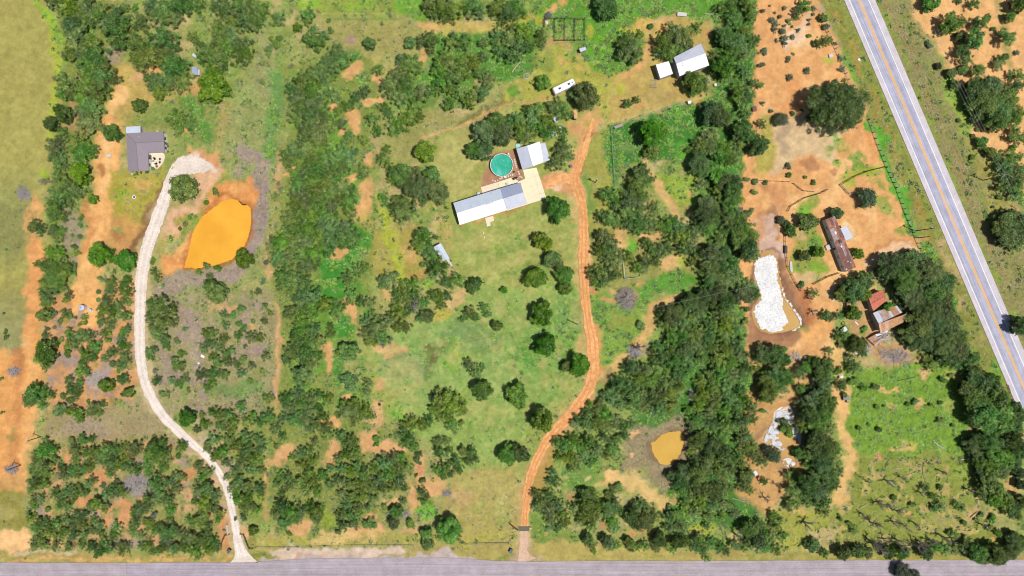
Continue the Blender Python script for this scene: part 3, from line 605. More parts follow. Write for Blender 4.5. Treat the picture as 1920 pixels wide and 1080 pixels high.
poly([(420, 200), (520, 60), (530, 180), (525, 300), (510, 400), (505, 520), (430, 560), (300, 560), (290, 520), (440, 500), (480, 400), (480, 330), (440, 310), (420, 290)], (148, 158, 98), 18, 0.85, 0.7)
stroke([(480, 50), (500, 100), (500, 160), (515, 200)], 30, (158, 156, 110), 20, 0.6)
stroke([(520, 150), (516, 230), (505, 290)], 30, (104, 150, 80), 22, 0.85)
stroke([(460, 285), (490, 305), (486, 400), (480, 450), (455, 500), (410, 525), (330, 525), (300, 545)], 32, (164, 146, 136), 14, 0.95, 0.7)
stroke([(498, 350), (490, 420), (475, 470)], 20, (160, 142, 136), 14, 0.8)
stroke([(528, 290), (524, 400), (505, 470), (500, 520)], 13, (218, 168, 116), 9, 0.85, 0.25)
blob(448, 320, 12, 12, LAV, 0.7)
poly([(398, 362), (430, 340), (478, 330), (480, 360), (470, 400), (440, 385), (400, 400), (370, 440), (362, 500), (320, 510), (302, 514), (306, 486), (350, 450), (365, 420)], (226, 150, 80), 9, 1.0, 0.1)
stroke([(365, 440), (335, 478), (325, 495)], 20, (240, 178, 100), 9, 0.8, nz=0.4, field=F3)
stroke([(440, 355), (465, 345)], 20, (238, 176, 100), 9, 0.7, nz=0.45, field=F3)
poly([(346, 500), (360, 450), (375, 415), (405, 385), (430, 374), (465, 384), (472, 420), (462, 460), (440, 485), (410, 497), (370, 504)], (214, 140, 66), 6, 1.0, 0.05, warp=False)
poly([(272, 560), (520, 540), (522, 760), (500, 770), (400, 820), (350, 780), (300, 730), (270, 680)], (160, 152, 112), 18, 0.9, 0.7)
sl = box([(290, 560), (520, 780)], 0)
put(sl, sm((F2[sl] - 0.54) * 8) * 0.75, LAV, 0.6)
put(sl, sm((F6[sl] - 0.58) * 8) * 0.7, (140, 150, 88), 0.7)
blob(360, 605, 26, 20, LAV, 0.9); blob(370, 665, 18, 20, (170, 156, 142), 0.9); blob(470, 655, 26, 12, LAV, 0.8)
blob(420, 575, 26, 12, SOILP, 0.6); blob(470, 610, 10, 8, (222, 170, 100), 0.7)
blob(440, 730, 60, 20, (118, 146, 86), 0.8); blob(345, 730, 14, 26, (132, 158, 80), 0.7)
stroke([(520, 570), (518, 640), (517, 700), (518, 760), (512, 840), (506, 940), (500, 970)], 11, (220, 166, 110), 6, 0.95, 0.15)
poly([(486, 740), (520, 760), (510, 980), (470, 980), (440, 900), (420, 850)], UNDER, 16, 0.6)
blob(440, 845, 10, 12, SOIL, 0.8)

# --- the broad middle thicket
poly([(540, 130), (640, 95), (700, 110), (720, 190), (690, 250), (720, 290), (680, 350), (700, 420), (700, 500), (680, 600), (620, 640), (625, 760), (690, 780), (700, 1000), (520, 1000), (500, 860), (520, 760), (525, 600), (500, 480), (530, 330)], (132, 146, 74), 20, 0.9, 0.85)
sl = box([(530, 130), (720, 760)], 0)
put(sl, sm((F2[sl] - 0.50) * 7) * 0.8 * sm((705 - PX[sl]) / 30) * sm((PX[sl] - 535) / 20), (104, 152, 60), 0.7)
for x, y, a, b, k in ((632, 500, 46, 52, 1), (618, 490, 30, 30, 1), (648, 540, 34, 26, 1), (630, 330, 30, 20, 1), (660, 440, 24, 24, .8), (600, 560, 34, 24, .95), (640, 615, 22, 22, 1), (665, 105, 18, 24, .95), (600, 360, 20, 16, .7), (690, 190, 12, 10, .9), (632, 690, 10, 40, .7), (620, 212, 12, 10, .8), (680, 450, 16, 14, .9), (575, 375, 10, 12, .8), (585, 400, 8, 14, .8), (700, 590, 14, 26, .8), (640, 745, 14, 12, .8)):
    blob(x, y, a, b, (72, 140, 54), k, veg=0.5)
blob(575, 575, 10, 10, (140, 160, 70), 0.6)
for x, y, a, b, r in ((545, 325, 16, 8, -30), (655, 335, 18, 10, -20), (685, 365, 16, 36, 5), (690, 300, 10, 12, 0), (660, 130, 22, 12, -15), (700, 150, 16, 12, 0), (665, 230, 16, 26, 10), (690, 185, 14, 10, 0), (710, 185, 16, 8, 20), (630, 195, 10, 7, 0), (680, 400, 24, 24, 20), (635, 475, 16, 10, -30), (655, 575, 12, 26, 12), (665, 590, 8, 18, 10), (615, 680, 8, 24, 0), (600, 800, 14, 12, 0), (625, 790, 14, 14, 0), (650, 745, 10, 8, 0),
    (610, 660, 8, 20, 0), (640, 250, 10, 8, 0), (800, 90, 16, 8, -20), (885, 160, 14, 12, -30), (790, 105, 8, 6, 0)):
    blob(x, y, a, b, (224, 168, 104), 0.9, r, 0.15)
blob(685, 420, 20, 20, (180, 172, 84), 0.5)
# thicket below centre
poly([(520, 830), (560, 820), (620, 820), (690, 800), (770, 800), (800, 900), (830, 960), (720, 1000), (520, 1000)], (140, 146, 78), 18, 0.6, 0.85)
for x, y, a, b, r in ((530, 850, 30, 16, -25), (620, 850, 14, 26, 20), (690, 825, 18, 22, 30), (725, 840, 34, 18, 10), (790, 880, 14, 34, 0), (770, 930, 8, 40, -10), (815, 915, 20, 26, 10), (560, 990, 22, 16, 0), (700, 975, 10, 10, 30), (770, 995, 22, 4, -8), (690, 998, 50, 12, 0), (500, 900, 6, 40, 5), (640, 925, 8, 8, 0), (735, 940, 12, 6, 0)):
    blob(x, y, a, b, (222, 166, 108), 0.9, r, 0.2)
blob(795, 960, 20, 18, (116, 182, 58), 0.95); blob(620, 975, 16, 20, (146, 164, 64), 0.8)
blob(795, 880, 12, 10, (206, 134, 92), 0.8)

# --- upper middle
poly([(560, -80), (780, -80), (800, 30), (720, 40), (600, 30)], (140, 160, 70), 20, 0.8, 0.6)
blob(580, 8, 24, 12, (140, 184, 56), 0.8); blob(670, 5, 24, 12, (140, 178, 60), 0.7)
poly([(735, -80), (800, -80), (800, 40), (770, 45), (740, 20)], (110, 168, 58), 12, 0.8)
poly([(590, 35), (760, 30), (790, 40), (800, 80), (760, 110), (640, 100), (600, 70)], (160, 156, 92), 16, 0.8, 0.5)
stroke([(600, 24), (740, 26)], 3, (180, 170, 104), 3, 0.6, warp=False)
stroke([(625, 36), (745, 36)], 4, (104, 132, 72), 4, 0.6, warp=False)
stroke([(795, 50), (830, 46), (880, 52), (940, 44), (985, 46)], 22, (206, 180, 90), 12, 0.85, 0.4, nz=0.36)
blob(805, 46, 16, 10, (226, 178, 108), 0.8)
blob(655, 78, 12, 10, (172, 142, 130), 0.9)
poly([(815, 60), (950, 60), (1000, 20), (1010, 130), (960, 150), (900, 150), (870, 200), (820, 180), (790, 150), (800, 100)], (80, 140, 54), 18, 0.9, 0.8)
poly([(740, 140), (800, 120), (830, 180), (790, 220), (740, 200)], (90, 140, 58), 16, 0.7)
poly([(700, 230), (760, 210), (870, 215), (930, 190), (1000, 150), (1030, 140), (1030, 190), (950, 200), (890, 230), (820, 290), (760, 300), (700, 290)], (158, 156, 94), 18, 0.85, 0.5)
stroke([(860, 230), (905, 205), (960, 190)], 10, (110, 110, 66), 9, 0.7)
stroke([(780, 268), (840, 248), (900, 215), (965, 195), (1020, 180)], 6, (212, 166, 104), 6, 0.85, 0.2)
poly([(945, 160), (985, 140), (1000, 150), (970, 180), (945, 195)], (196, 178, 66), 12, 0.8)

# --- lawn round the long house
LAWNP = [(790, 285), (840, 255), (905, 225), (965, 200), (1060, 150), (1090, 180), (1110, 250), (1085, 330), (1090, 500), (1096, 640), (1090, 720), (1020, 790), (985, 880), (975, 1005), (830, 1005), (850, 930), (880, 860), (800, 790), (740, 800), (680, 720), (690, 660), (850, 590), (880, 540), (850, 500), (845, 440), (830, 400), (842, 330)]
poly(LAWNP, (154, 166, 86), 16, 1.0, 0.45)
poly([(700, 650), (850, 590), (890, 530), (1090, 500), (1096, 640), (1090, 720), (1000, 800), (970, 900), (860, 880), (760, 800)], (144, 170, 92), 26, 0.85, 0.35)
poly([(800, 285), (850, 255), (905, 225), (960, 200), (970, 270), (930, 300), (900, 350), (850, 390), (838, 340)], (176, 173, 104), 14, 0.9, 0.3)
stroke([(895, 330), (925, 310)], 36, (150, 154, 78), 20, 0.6)
poly([(845, 430), (900, 420), (1000, 390), (1030, 380), (1085, 360), (1085, 520), (980, 540), (880, 520)], (158, 168, 92), 18, 0.9, 0.3)
for k in range(9):
    a = -0.28
    cx, cy = 950 + (k % 3) * 34, 440 + k * 9
    stroke([(cx - 60, cy + 16), (cx + 46, cy - 14)], 5, (112, 150, 66) if k % 2 else (184, 180, 108), 6, 0.7)
poly([(690, 640), (760, 610), (860, 590), (900, 600), (960, 640), (1000, 700), (960, 760), (880, 720), (800, 770), (720, 730)], (146, 172, 98), 20, 0.8, 0.35)
blob(760, 690, 50, 34, (150, 158, 110), 0.6)
blob(730, 660, 34, 12, (220, 172, 112), 0.9, 6, 0.2, nz=0.35)
stroke([(714, 720), (706, 770), (716, 800)], 20, (222, 170, 112), 10, 0.85, nz=0.4)
blob(640, 685, 10, 24, (72, 140, 62), 0.8)
blob(845, 632, 22, 16, (104, 142, 82), 0.8); blob(810, 668, 14, 22, (110, 106, 62), 0.85, 25); blob(805, 694, 12, 16, (112, 132, 80), 0.7); blob(830, 650, 16, 12, (112, 140, 80), 0.7)
stroke([(830, 690), (858, 720)], 36, (126, 178, 60), 20, 0.75, nz=0.45)
blob(870, 660, 40, 18, (150, 182, 72), 0.6)
blob(900, 640, 36, 26, (128, 148, 92), 0.7); blob(870, 620, 40, 20, (116, 146, 88), 0.7)
poly([(960, 640), (1050, 560), (1080, 600), (1085, 690), (1040, 720), (980, 700)], (114, 160, 76), 20, 0.7, 0.5)
blob(980, 665, 26, 16, (84, 150, 60), 0.8); blob(1055, 580, 12, 30, (110, 152, 84), 0.7)
poly([(1065, 560), (1092, 540), (1096, 650), (1080, 650)], (150, 160, 92), 12, 0.8)
blob(1085, 645, 14, 22, (208, 170, 104), 0.7)
stroke([(1070, 660), (1085, 690), (1070, 720), (1040, 760)], 18, (176, 170, 100), 10, 0.6)
poly([(850, 890), (975, 870), (975, 1005), (840, 1010), (830, 960)], (178, 164, 98), 20, 0.9, 0.45)
blob(920, 960, 40, 30, (160, 164, 88), 0.6, nz=0.45); blob(865, 930, 24, 24, (208, 168, 112), 0.6)
stroke([(740, 770), (760, 790), (770, 800)], 16, (130, 178, 62), 10, 0.8)
blob(700, 790, 26, 10, (216, 170, 112), 0.7)
sl = box(LAWNP, 0)
ml = sm(sdf(LAWNP, sl) / 20)
put(sl, ml * sm((F2[sl] - 0.56) * 8) * 0.45, (182, 174, 108))
put(sl, ml * sm((F6[sl] - 0.60) * 8) * 0.5, (118, 156, 78))
put(sl, ml * sm((F5[sl] - 0.62) * 10) * 0.35, (192, 186, 120))
# strip between thicket and lawn
poly([(690, 440), (790, 420), (800, 500), (770, 560), (720, 540), (700, 500)], (170, 160, 80), 18, 0.9, 0.5)
stroke([(718, 380), (726, 440), (740, 480), (750, 520)], 20, (172, 184, 66), 14, 0.8)
blob(765, 480, 18, 16, (212, 164, 100), 0.7); blob(790, 515, 18, 10, (176, 140, 76), 0.8)
blob(800, 530, 14, 8, (140, 176, 64), 0.8); blob(850, 560, 26, 14, (212, 176, 116), 0.8, -20); blob(825, 590, 26, 14, (190, 178, 80), 0.8, -20)
stroke([(700, 260), (720, 330), (708, 360)], 16, (182, 164, 112), 12, 0.6)
blob(730, 560, 16, 12, (214, 170, 104), 0.8); blob(716, 545, 10, 10, SOIL, 0.7)
for k in range(5):
    stroke([(860 + k * 12, 330 - k * 7), (905 + k * 10, 296 - k * 9)], 4, (196, 186, 118), 6, 0.5)
for k in range(6):
    stroke([(1000 + k * 4, 430 + k * 16), (1072, 400 + k * 17)], 4, (134, 156, 78), 6, 0.45)
# beds beside the house and pool yard
poly([(905, 330), (918, 305), (915, 290), (945, 283), (966, 280), (984, 334), (975, 345), (902, 352)], (176, 134, 104), 5, 1.0, 0.1, warp=False)
stroke([(862, 424), (905, 412), (948, 396), (985, 386)], 6, (186, 140, 96), 4, 0.9, 0.1)
stroke([(896, 365), (904, 352)], 10, SOILP, 6, 0.8)

# --- red drive and its forks (soft margins; the beaten track itself lies on top)
stroke([(985, 1000), (988, 930), (998, 890), (1024, 838), (1060, 792), (1100, 742), (1112, 715), (1112, 660), (1108, 610), (1098, 560), (1093, 500), (1093, 430), (1088, 375), (1074, 345), (1045, 335)], 32, (206, 168, 106), 16, 0.75, 0.2)
stroke([(1000, 890), (1022, 848), (1040, 822)], 30, (196, 152, 92), 14, 0.8)
poly([(1105, 590), (1118, 592), (1124, 625), (1132, 640), (1130, 690), (1116, 720), (1104, 660)], (222, 156, 90), 6, 1.0, 0.1)
poly([(1100, 545), (1120, 548), (1120, 565), (1104, 566)], (218, 150, 90), 6, 0.9)
poly([(1018, 340), (1052, 322), (1080, 330), (1086, 360), (1070, 362), (1040, 356), (1024, 360)], (224, 160, 104), 8, 1.0, 0.1)
blob(1042, 350, 12, 8, (232, 206, 178), 0.7)
stroke([(1075, 342), (1086, 300), (1100, 260), (1112, 225)], 24, (222, 160, 100), 12, 1.0, 0.1)
poly([(1060, 240), (1110, 200), (1122, 230), (1112, 260), (1080, 262)], (216, 160, 100), 12, 0.9, 0.2)
blob(1096, 236, 12, 10, (176, 176, 74), 0.7)
stroke([(1112, 225), (1128, 190), (1145, 150), (1150, 130)], 14, (196, 170, 90), 10, 0.8)
stroke([(1108, 258), (1100, 270)], 8, (178, 120, 76), 5, 0.8); blob(1094, 316, 6, 9, (170, 112, 72), 0.9, 25)
poly([(1105, 270), (1142, 245), (1150, 300), (1150, 350), (1130, 420), (1108, 440), (1098, 380), (1092, 330)], (162, 162, 82), 12, 0.95, 0.4)
stroke([(1098, 330), (1102, 390)], 14, (104, 148, 72), 9, 0.7)
blob(1138, 286, 6, 11, (214, 168, 116), 0.9); stroke([(1138, 250), (1140, 300)], 16, (110, 146, 64), 8, 0.6)
poly([(1102, 560), (1160, 545), (1230, 560), (1260, 580), (1200, 660), (1150, 700), (1124, 690), (1124, 630)], (132, 164, 72), 14, 0.95, 0.6)
stroke([(1140, 610), (1185, 600)], 26, (146, 142, 74), 12, 0.6, nz=0.5)
stroke([(1125, 575), (1122, 600)], 12, (84, 140, 66), 8, 0.8); blob(1142, 566, 10, 8, (206, 160, 100), 0.9)
stroke([(1262, 560), (1225, 585), (1200, 640), (1160, 680), (1130, 710)], 20, (216, 170, 104), 12, 0.9, 0.25)
blob(1185, 650, 14, 12, SOIL, 0.7); blob(1210, 655, 14, 10, (170, 150, 130), 0.7)
stroke([(1140, 700), (1120, 725)], 14, (120, 128, 76), 10, 0.6)
stroke([(345, 318), (312, 362), (290, 425), (268, 500), (263, 590), (264, 680), (288, 752), (326, 806), (378, 850), (414, 898), (431, 955), (446, 1015), (454, 1050)], 33, (206, 182, 142), 14, 0.65, 0.3)
stroke([(372, 800), (395, 830), (425, 870), (437, 910)], 20, (200, 180, 150), 12, 0.5, nz=0.45)
# --- upper right homestead
poly([(985, -80), (1420, -80), (1420, 30), (1400, 55), (1310, 30), (1260, 30), (1200, 60), (1190, 130), (1120, 140), (1090, 110), (1080, 60), (1000, 45)], (96, 154, 54), 14, 0.95, 0.8)
sl = box([(985, 0), (1420, 140)], 0)
put(sl, sm((F3[sl] - 0.55) * 8) * 0.45 * sm((60 - PY[sl]) / 20), (150, 178, 80), 0.8)
blob(1020, 20, 26, 14, (128, 184, 58), 0.7); stroke([(1050, 0), (1035, 22), (1022, 28)], 14, SOIL, 8, 0.9, nz=0.35)
stroke([(965, 40), (1000, 36), (1020, 42)], 14, (190, 182, 74), 9, 0.8)
poly([(1040, 70), (1090, 74), (1095, 110), (1060, 110), (1030, 90)], (112, 146, 68), 12, 0.8)
blob(1104, 60, 12, 14, (180, 178, 68), 0.85); blob(1033, 88, 14, 9, (190, 158, 106), 0.9); stroke([(1048, 82), (1066, 92)], 10, (214, 170, 100), 7, 0.8)
poly([(1010, 100), (1060, 90), (1080, 110), (1110, 130), (1130, 150), (1150, 130), (1170, 130), (1160, 200), (1130, 220), (1085, 170), (1010, 175), (975, 190), (980, 160), (1005, 140)], (174, 174, 82), 16, 0.95, 0.45)
stroke([(1090, 135), (1060, 100)], 10, SOIL, 9, 0.7, nz=0.4); stroke([(985, 190), (1040, 180), (1090, 160)], 10, (206, 166, 88), 9, 0.8)
blob(1020, 118, 26, 14, (112, 140, 70), 0.6); blob(965, 170, 20, 16, (84, 150, 56), 0.8)
poly([(1120, 65), (1150, 75), (1155, 110), (1130, 140), (1098, 120), (1090, 90)], (104, 164, 48), 9, 0.9, 0.8)
sl = box([(1090, 75), (1150, 135)], 0)
put(sl, sm((F5[sl] - 0.6) * 12) * 0.7 * sm((30 - np.hypot(PX[sl] - 1124, PY[sl] - 105)) / 10), (206, 204, 112), 0.5)
poly([(1190, 40), (1240, 28), (1300, 34), (1330, 45), (1365, 50), (1350, 90), (1310, 100), (1300, 160), (1330, 180), (1280, 195), (1200, 215), (1140, 230), (1130, 190), (1150, 140), (1180, 120), (1210, 90)], (190, 166, 98), 14, 0.95, 0.3)
stroke([(1160, 140), (1200, 115), (1225, 85), (1240, 50)], 18, (218, 164, 98), 10, 0.85, 0.15, nz=0.35)
stroke([(1180, 60), (1215, 36), (1235, 40)], 16, (220, 180, 88), 10, 0.8)
blob(1180, 58, 30, 9, (190, 186, 70), 0.6); blob(1340, 60, 20, 9, (212, 156, 98), 0.8); blob(1245, 34, 24, 8, (206, 176, 128), 0.7)
blob(1160, 165, 12, 18, (176, 184, 66), 0.7); stroke([(1140, 145), (1135, 240)], 10, (168, 172, 78), 7, 0.6)
stroke([(1147, 150), (1132, 230)], 1.6, (206, 190, 120), 2.5, 0.6)
blob(1240, 185, 40, 14, (176, 158, 98), 0.7); blob(1200, 200, 14, 7, (212, 156, 98), 0.8)
stroke([(1140, 232), (1200, 215), (1280, 193), (1330, 178)], 4, (196, 176, 112), 4, 0.9, warp=False)
poly([(1138, 238), (1200, 218), (1290, 196), (1335, 190), (1330, 280), (1240, 300), (1170, 310), (1150, 350), (1140, 300)], (74, 132, 54), 10, 1.0, 0.6)
blob(1190, 275, 40, 14, (120, 150, 88), 0.7); blob(1270, 210, 20, 10, (100, 170, 48), 0.7); blob(1215, 305, 6, 10, (206, 166, 112), 0.8); blob(1280, 285, 18, 20, (92, 168, 52), 0.8)
# belt
poly([(1340, 50), (1420, 20), (1430, 120), (1415, 250), (1400, 360), (1400, 480), (1390, 640), (1440, 700), (1420, 900), (1430, 990), (1260, 990), (1180, 760), (1250, 600), (1330, 500), (1300, 300), (1330, 200)], (72, 124, 54), 20, 0.95, 0.85)
poly([(1225, 335), (1300, 320), (1300, 390), (1240, 390)], (148, 172, 68), 14, 0.9, 0.6)
stroke([(1225, 330), (1240, 370), (1270, 400), (1280, 410)], 18, (216, 172, 108), 10, 0.9, 0.2); blob(1282, 364, 7, 5, SOIL, 0.8)
poly([(1100, 420), (1210, 430), (1300, 470), (1310, 530), (1200, 540), (1110, 545)], (150, 152, 78), 16, 0.7, 0.6)
for x, y, a, b, r in ((1105, 470, 8, 30, 0), (1165, 445, 10, 24, 10), (1220, 440, 24, 10, -10), (1255, 490, 26, 16, -20), (1195, 530, 16, 10, -30), (1170, 455, 14, 8, 0), (1230, 345, 6, 8, 0), (1160, 540, 20, 6, 0), (1190, 545, 10, 6, 0)):
    blob(x, y, a, b, (220, 172, 108), 0.85, r, 0.2)
blob(1185, 465, 14, 14, (110, 180, 54), 0.9); poly([(1180, 535), (1280, 500), (1310, 520), (1290, 545), (1200, 565)], (86, 150, 54), 12, 0.9); blob(1278, 488, 12, 8, (166, 180, 66), 0.8)

# --- red ground beside the highway
poly([(1422, -80), (1535, -80), (1560, 60), (1600, 150), (1640, 230), (1680, 330), (1720, 450), (1725, 470), (1650, 480), (1600, 520), (1580, 560), (1540, 660), (1480, 660), (1400, 655), (1385, 560), (1380, 430), (1400, 300), (1410, 180)], (228, 166, 100), 12, 1.0, 0.12)
sl = box([(1400, 0), (1640, 660)], 0)
mk = sm((F1[sl] - 0.52) * 7) * 0.7
put(sl, mk * sm((1545 + 0.42 * np.maximum(PY[sl] - 30, 0) - PX[sl]) / 20) * sm((PX[sl] - 1420) / 15), (240, 190, 122))
stroke([(1500, 20), (1490, 80)], 34, (236, 206, 176), 16, 0.8, nz=0.45)
stroke([(1448, 0), (1455, 120), (1450, 200)], 4, (204, 152, 98), 5, 0.7)
stroke([(1490, 150), (1500, 190), (1480, 205)], 26, (222, 146, 84), 14, 0.6)
blob(1552, 112, 14, 16, (160, 174, 74), 0.7, nz=0.45, field=F3)
poly([(1425, 215), (1452, 215), (1452, 300), (1440, 330), (1420, 320)], (172, 170, 84), 9, 0.85, 0.4)
poly([(1452, 225), (1520, 215), (1600, 225), (1575, 270), (1560, 300), (1500, 290), (1480, 310), (1450, 330)], (214, 188, 146), 12, 0.95, 0.15)
stroke([(1470, 245), (1470, 280)], 24, (174, 152, 124), 14, 0.7); blob(1520, 308, 20, 14, (178, 128, 92), 0.8); blob(1560, 322, 8, 14, (168, 112, 76), 0.6)
stroke([(1600, 225), (1625, 228), (1640, 290)], 18, (218, 142, 80), 12, 0.6)
stroke([(1580, 250), (1560, 270), (1575, 310), (1600, 330), (1640, 330)], 30, (126, 166, 70), 14, 0.75, 0.5, nz=0.52, field=F3)
stroke([(1600, 290), (1620, 320)], 40, (116, 160, 68), 14, 0.8, 0.5, nz=0.5, field=F3)
stroke([(1590, 340), (1650, 325)], 26, (172, 176, 74), 12, 0.8, 0.4, nz=0.45, field=F3)
stroke([(1655, 365), (1660, 390), (1690, 400), (1700, 420)], 36, (130, 160, 70), 14, 0.8, 0.5, nz=0.52, field=F3)
stroke([(1440, 350), (1470, 360), (1450, 400)], 20, (186, 132, 92), 14, 0.6)
poly([(1430, 400), (1450, 385), (1462, 400), (1460, 430), (1468, 460), (1480, 520), (1500, 560), (1520, 590), (1520, 620), (1480, 650), (1400, 652), (1398, 620), (1412, 460)], (168, 126, 94), 10, 0.95, 0.15)
stroke([(1438, 420), (1440, 460), (1460, 470)], 34, (214, 184, 166), 10, 0.8)
stroke([(1430, 400), (1428, 440)], 12, (206, 146, 92), 9, 0.8)
poly([(1490, 385), (1520, 370), (1535, 400), (1540, 440), (1550, 500), (1530, 530), (1500, 525), (1485, 480), (1500, 420)], (146, 160, 74), 12, 0.9, 0.5)
blob(1515, 405, 18, 22, (116, 178, 56), 0.8); blob(1530, 460, 14, 26, (118, 164, 60), 0.8); blob(1528, 505, 22, 14, (130, 170, 60), 0.8); blob(1490, 500, 12, 8, (112, 168, 58), 0.8)
blob(1505, 440, 10, 12, (212, 176, 118), 0.8); blob(1505, 520, 24, 10, (216, 178, 128), 0.8); blob(1470, 410, 8, 8, (150, 150, 80), 0.7)
stroke([(1590, 370), (1600, 430), (1605, 480), (1620, 490)], 40, (232, 172, 104), 16, 0.9, 0.1)
stroke([(1590, 420), (1600, 450)], 16, (228, 196, 140), 9, 0.8)
stroke([(1560, 380), (1590, 390), (1620, 420)], 8, (214, 150, 90), 6, 0.6)
poly([(1610, 490), (1650, 462), (1710, 450), (1724, 466), (1660, 478), (1625, 500)], (234, 192, 148), 8, 0.9, 0.1)
stroke([(1630, 470), (1660, 455), (1715, 448)], 6, (204, 142, 84), 5, 0.7)
poly([(1545, 545), (1580, 530), (1580, 570), (1552, 575)], (220, 184, 128), 8, 0.9); blob(1557, 560, 10, 9, (230, 200, 140), 0.8)
poly([(1500, 640), (1530, 590), (1560, 600), (1562, 620), (1540, 640)], (230, 168, 96), 9, 0.95, 0.1)
stroke([(1500, 540), (1515, 575), (1522, 600)], 20, (176, 114, 76), 10, 0.8)
blob(1502, 618, 10, 9, (150, 162, 70), 0.8)
# sheds' yard
poly([(1585, 560), (1640, 560), (1650, 640), (1700, 640), (1740, 700), (1680, 690), (1600, 650)], (196, 156, 112), 12, 0.9, 0.3)
blob(1680, 665, 34, 16, (170, 158, 150), 0.85); blob(1600, 590, 12, 10, (112, 156, 60), 0.8); blob(1620, 618, 8, 10, (122, 160, 66), 0.7)
poly([(1690, 670), (1745, 680), (1760, 690), (1690, 694)], (208, 166, 116), 6, 0.9)
# lower right
poly([(1400, 655), (1560, 650), (1570, 720), (1500, 760), (1420, 740)], (220, 162, 100), 14, 0.7, 0.3)
poly([(1400, 740), (1500, 740), (1510, 900), (1440, 960), (1380, 930)], (214, 156, 94), 14, 0.8, 0.3)
poly([(1580, 690), (1640, 690), (1720, 688), (1790, 680), (1815, 760), (1815, 850), (1700, 860), (1600, 850), (1578, 800)], (122, 156, 60), 14, 1.0, 0.8)
sl = box([(1580, 690), (1810, 850)], 0)
put(sl, sm((F3[sl] - 0.55) * 8) * 0.4, (152, 176, 72), 0.7)
blob(1665, 727, 30, 5, (228, 184, 110), 0.9, -5); blob(1727, 755, 10, 10, (220, 176, 108), 0.9, 30); blob(1735, 704, 20, 5, (220, 172, 112), 0.9); blob(1668, 763, 18, 6, (206, 182, 92), 0.8); blob(1790, 705, 22, 8, (186, 182, 90), 0.7); blob(1780, 760, 18, 18, (160, 168, 90), 0.7)
poly([(1600, 850), (1700, 855), (1815, 850), (1840, 960), (1880, 1000), (1860, 1040), (1560, 1040), (1540, 1000), (1560, 920)], (140, 150, 72), 16, 0.95, 0.8)
sl = box([(1550, 850), (1880, 1040)], 0)
put(sl, sm((F3[sl] - 0.56) * 9) * 0.6 * sm((PY[sl] - 850) / 30), (206, 176, 104), 0.4)
blob(1690, 838, 30, 8, (212, 180, 96), 0.8); blob(1650, 858, 8, 8, (206, 150, 98), 0.8); blob(1700, 963, 10, 5, (226, 168, 108), 0.8); blob(1800, 880, 20, 18, (150, 176, 74), 0.6); blob(1825, 960, 14, 16, (200, 168, 110), 0.7); blob(1868, 1016, 16, 10, (230, 166, 96), 0.9); blob(1820, 990, 18, 10, (214, 186, 112), 0.8)
blob(1770, 985, 40, 14, (176, 168, 100), 0.6); blob(1895, 915, 12, 22, (220, 172, 104), 0.8)
stroke([(1560, 655), (1576, 700), (1572, 740), (1580, 800), (1592, 850), (1588, 900), (1570, 935)], 22, (232, 184, 112), 10, 0.9, 0.2)
stroke([(1562, 725), (1572, 770)], 26, (230, 178, 110), 12, 0.8)
poly([(1440, 960), (1545, 950), (1560, 1000), (1500, 1030), (1440, 1030)], (160, 164, 74), 14, 0.85, 0.6)
blob(1500, 960, 20, 8, (224, 180, 96), 0.7); blob(1545, 1005, 24, 10, (200, 176, 130), 0.7)
# little muddy pond
poly([(1190, 800), (1280, 780), (1320, 830), (1290, 890), (1250, 920), (1200, 880), (1160, 880), (1170, 830)], (156, 142, 112), 14, 1.0, 0.8)
stroke([(1125, 895), (1150, 893), (1190, 905), (1225, 925), (1240, 945)], 26, (220, 184, 112), 12, 0.95, 0.2)
blob(1245, 935, 18, 16, (214, 182, 104), 0.8); blob(1150, 890, 16, 12, SOILB, 0.7); blob(1182, 860, 8, 7, (226, 186, 120), 0.9); blob(1195, 818, 14, 7, (226, 178, 118), 0.9, -30)
poly([(1060, 870), (1120, 850), (1140, 890), (1100, 920), (1060, 910)], (104, 146, 66), 12, 0.8)
poly([(1000, 900), (1030, 830), (1045, 850), (1030, 900), (1005, 940)], (180, 150, 80), 9, 0.8)
blob(1100, 890, 10, 4, (226, 190, 136), 0.8, -35); blob(1070, 925, 12, 10, (192, 146, 100), 0.7); blob(1130, 990, 8, 10, (206, 140, 92), 0.9); blob(1205, 1000, 30, 6, (214, 148, 86), 0.8, -10); blob(1310, 990, 24, 8, (180, 184, 70), 0.8)
poly([(995, 960), (1080, 990), (1110, 1000), (1090, 1020), (1000, 1015)], (122, 148, 68), 10, 0.8)
blob(1030, 1002, 8, 3, (224, 160, 92), 0.9)
# --- highway verges
def hx(y): return 1611 + 0.4245 * y     # centre line of the highway in photo pixels
VL = [(hx(y) - 29, y) for y in (-80, 200, 500, 760)]
poly(VL + [(1908, 790), (1870, 790), (1800, 620), (1730, 460), (1690, 340), (1640, 230), (1590, 120), (1545, 20), (1510, -80)], (140, 146, 74), 10, 1.0, 0.65, warp=False)
for off, w, col, k in ((-52, 10, (176, 146, 76), .6), (-40, 12, (128, 146, 68), .7), (-66, 8, (138, 140, 74), .6), (-36, 3, (176, 170, 98), .5), (-78, 8, (168, 150, 110), .5)):
    stroke([(hx(y) + off, y) for y in (-80, 60, 200, 340, 480, 600)], w, col, 8, k, nz=0.42)
stroke([(1580, 105), (1600, 150)], 12, (108, 176, 56), 7, 0.8); stroke([(1630, 225), (1655, 280), (1680, 340), (1700, 400), (1720, 440)], 15, (92, 168, 54), 7, 0.95)
stroke([(1545, 10), (1575, 90)], 10, (176, 160, 138), 8, 0.6, nz=0.5, field=F3)
stroke([(1765, 440), (1800, 560), (1840, 650)], 14, (206, 172, 128), 12, 0.6, nz=0.5)
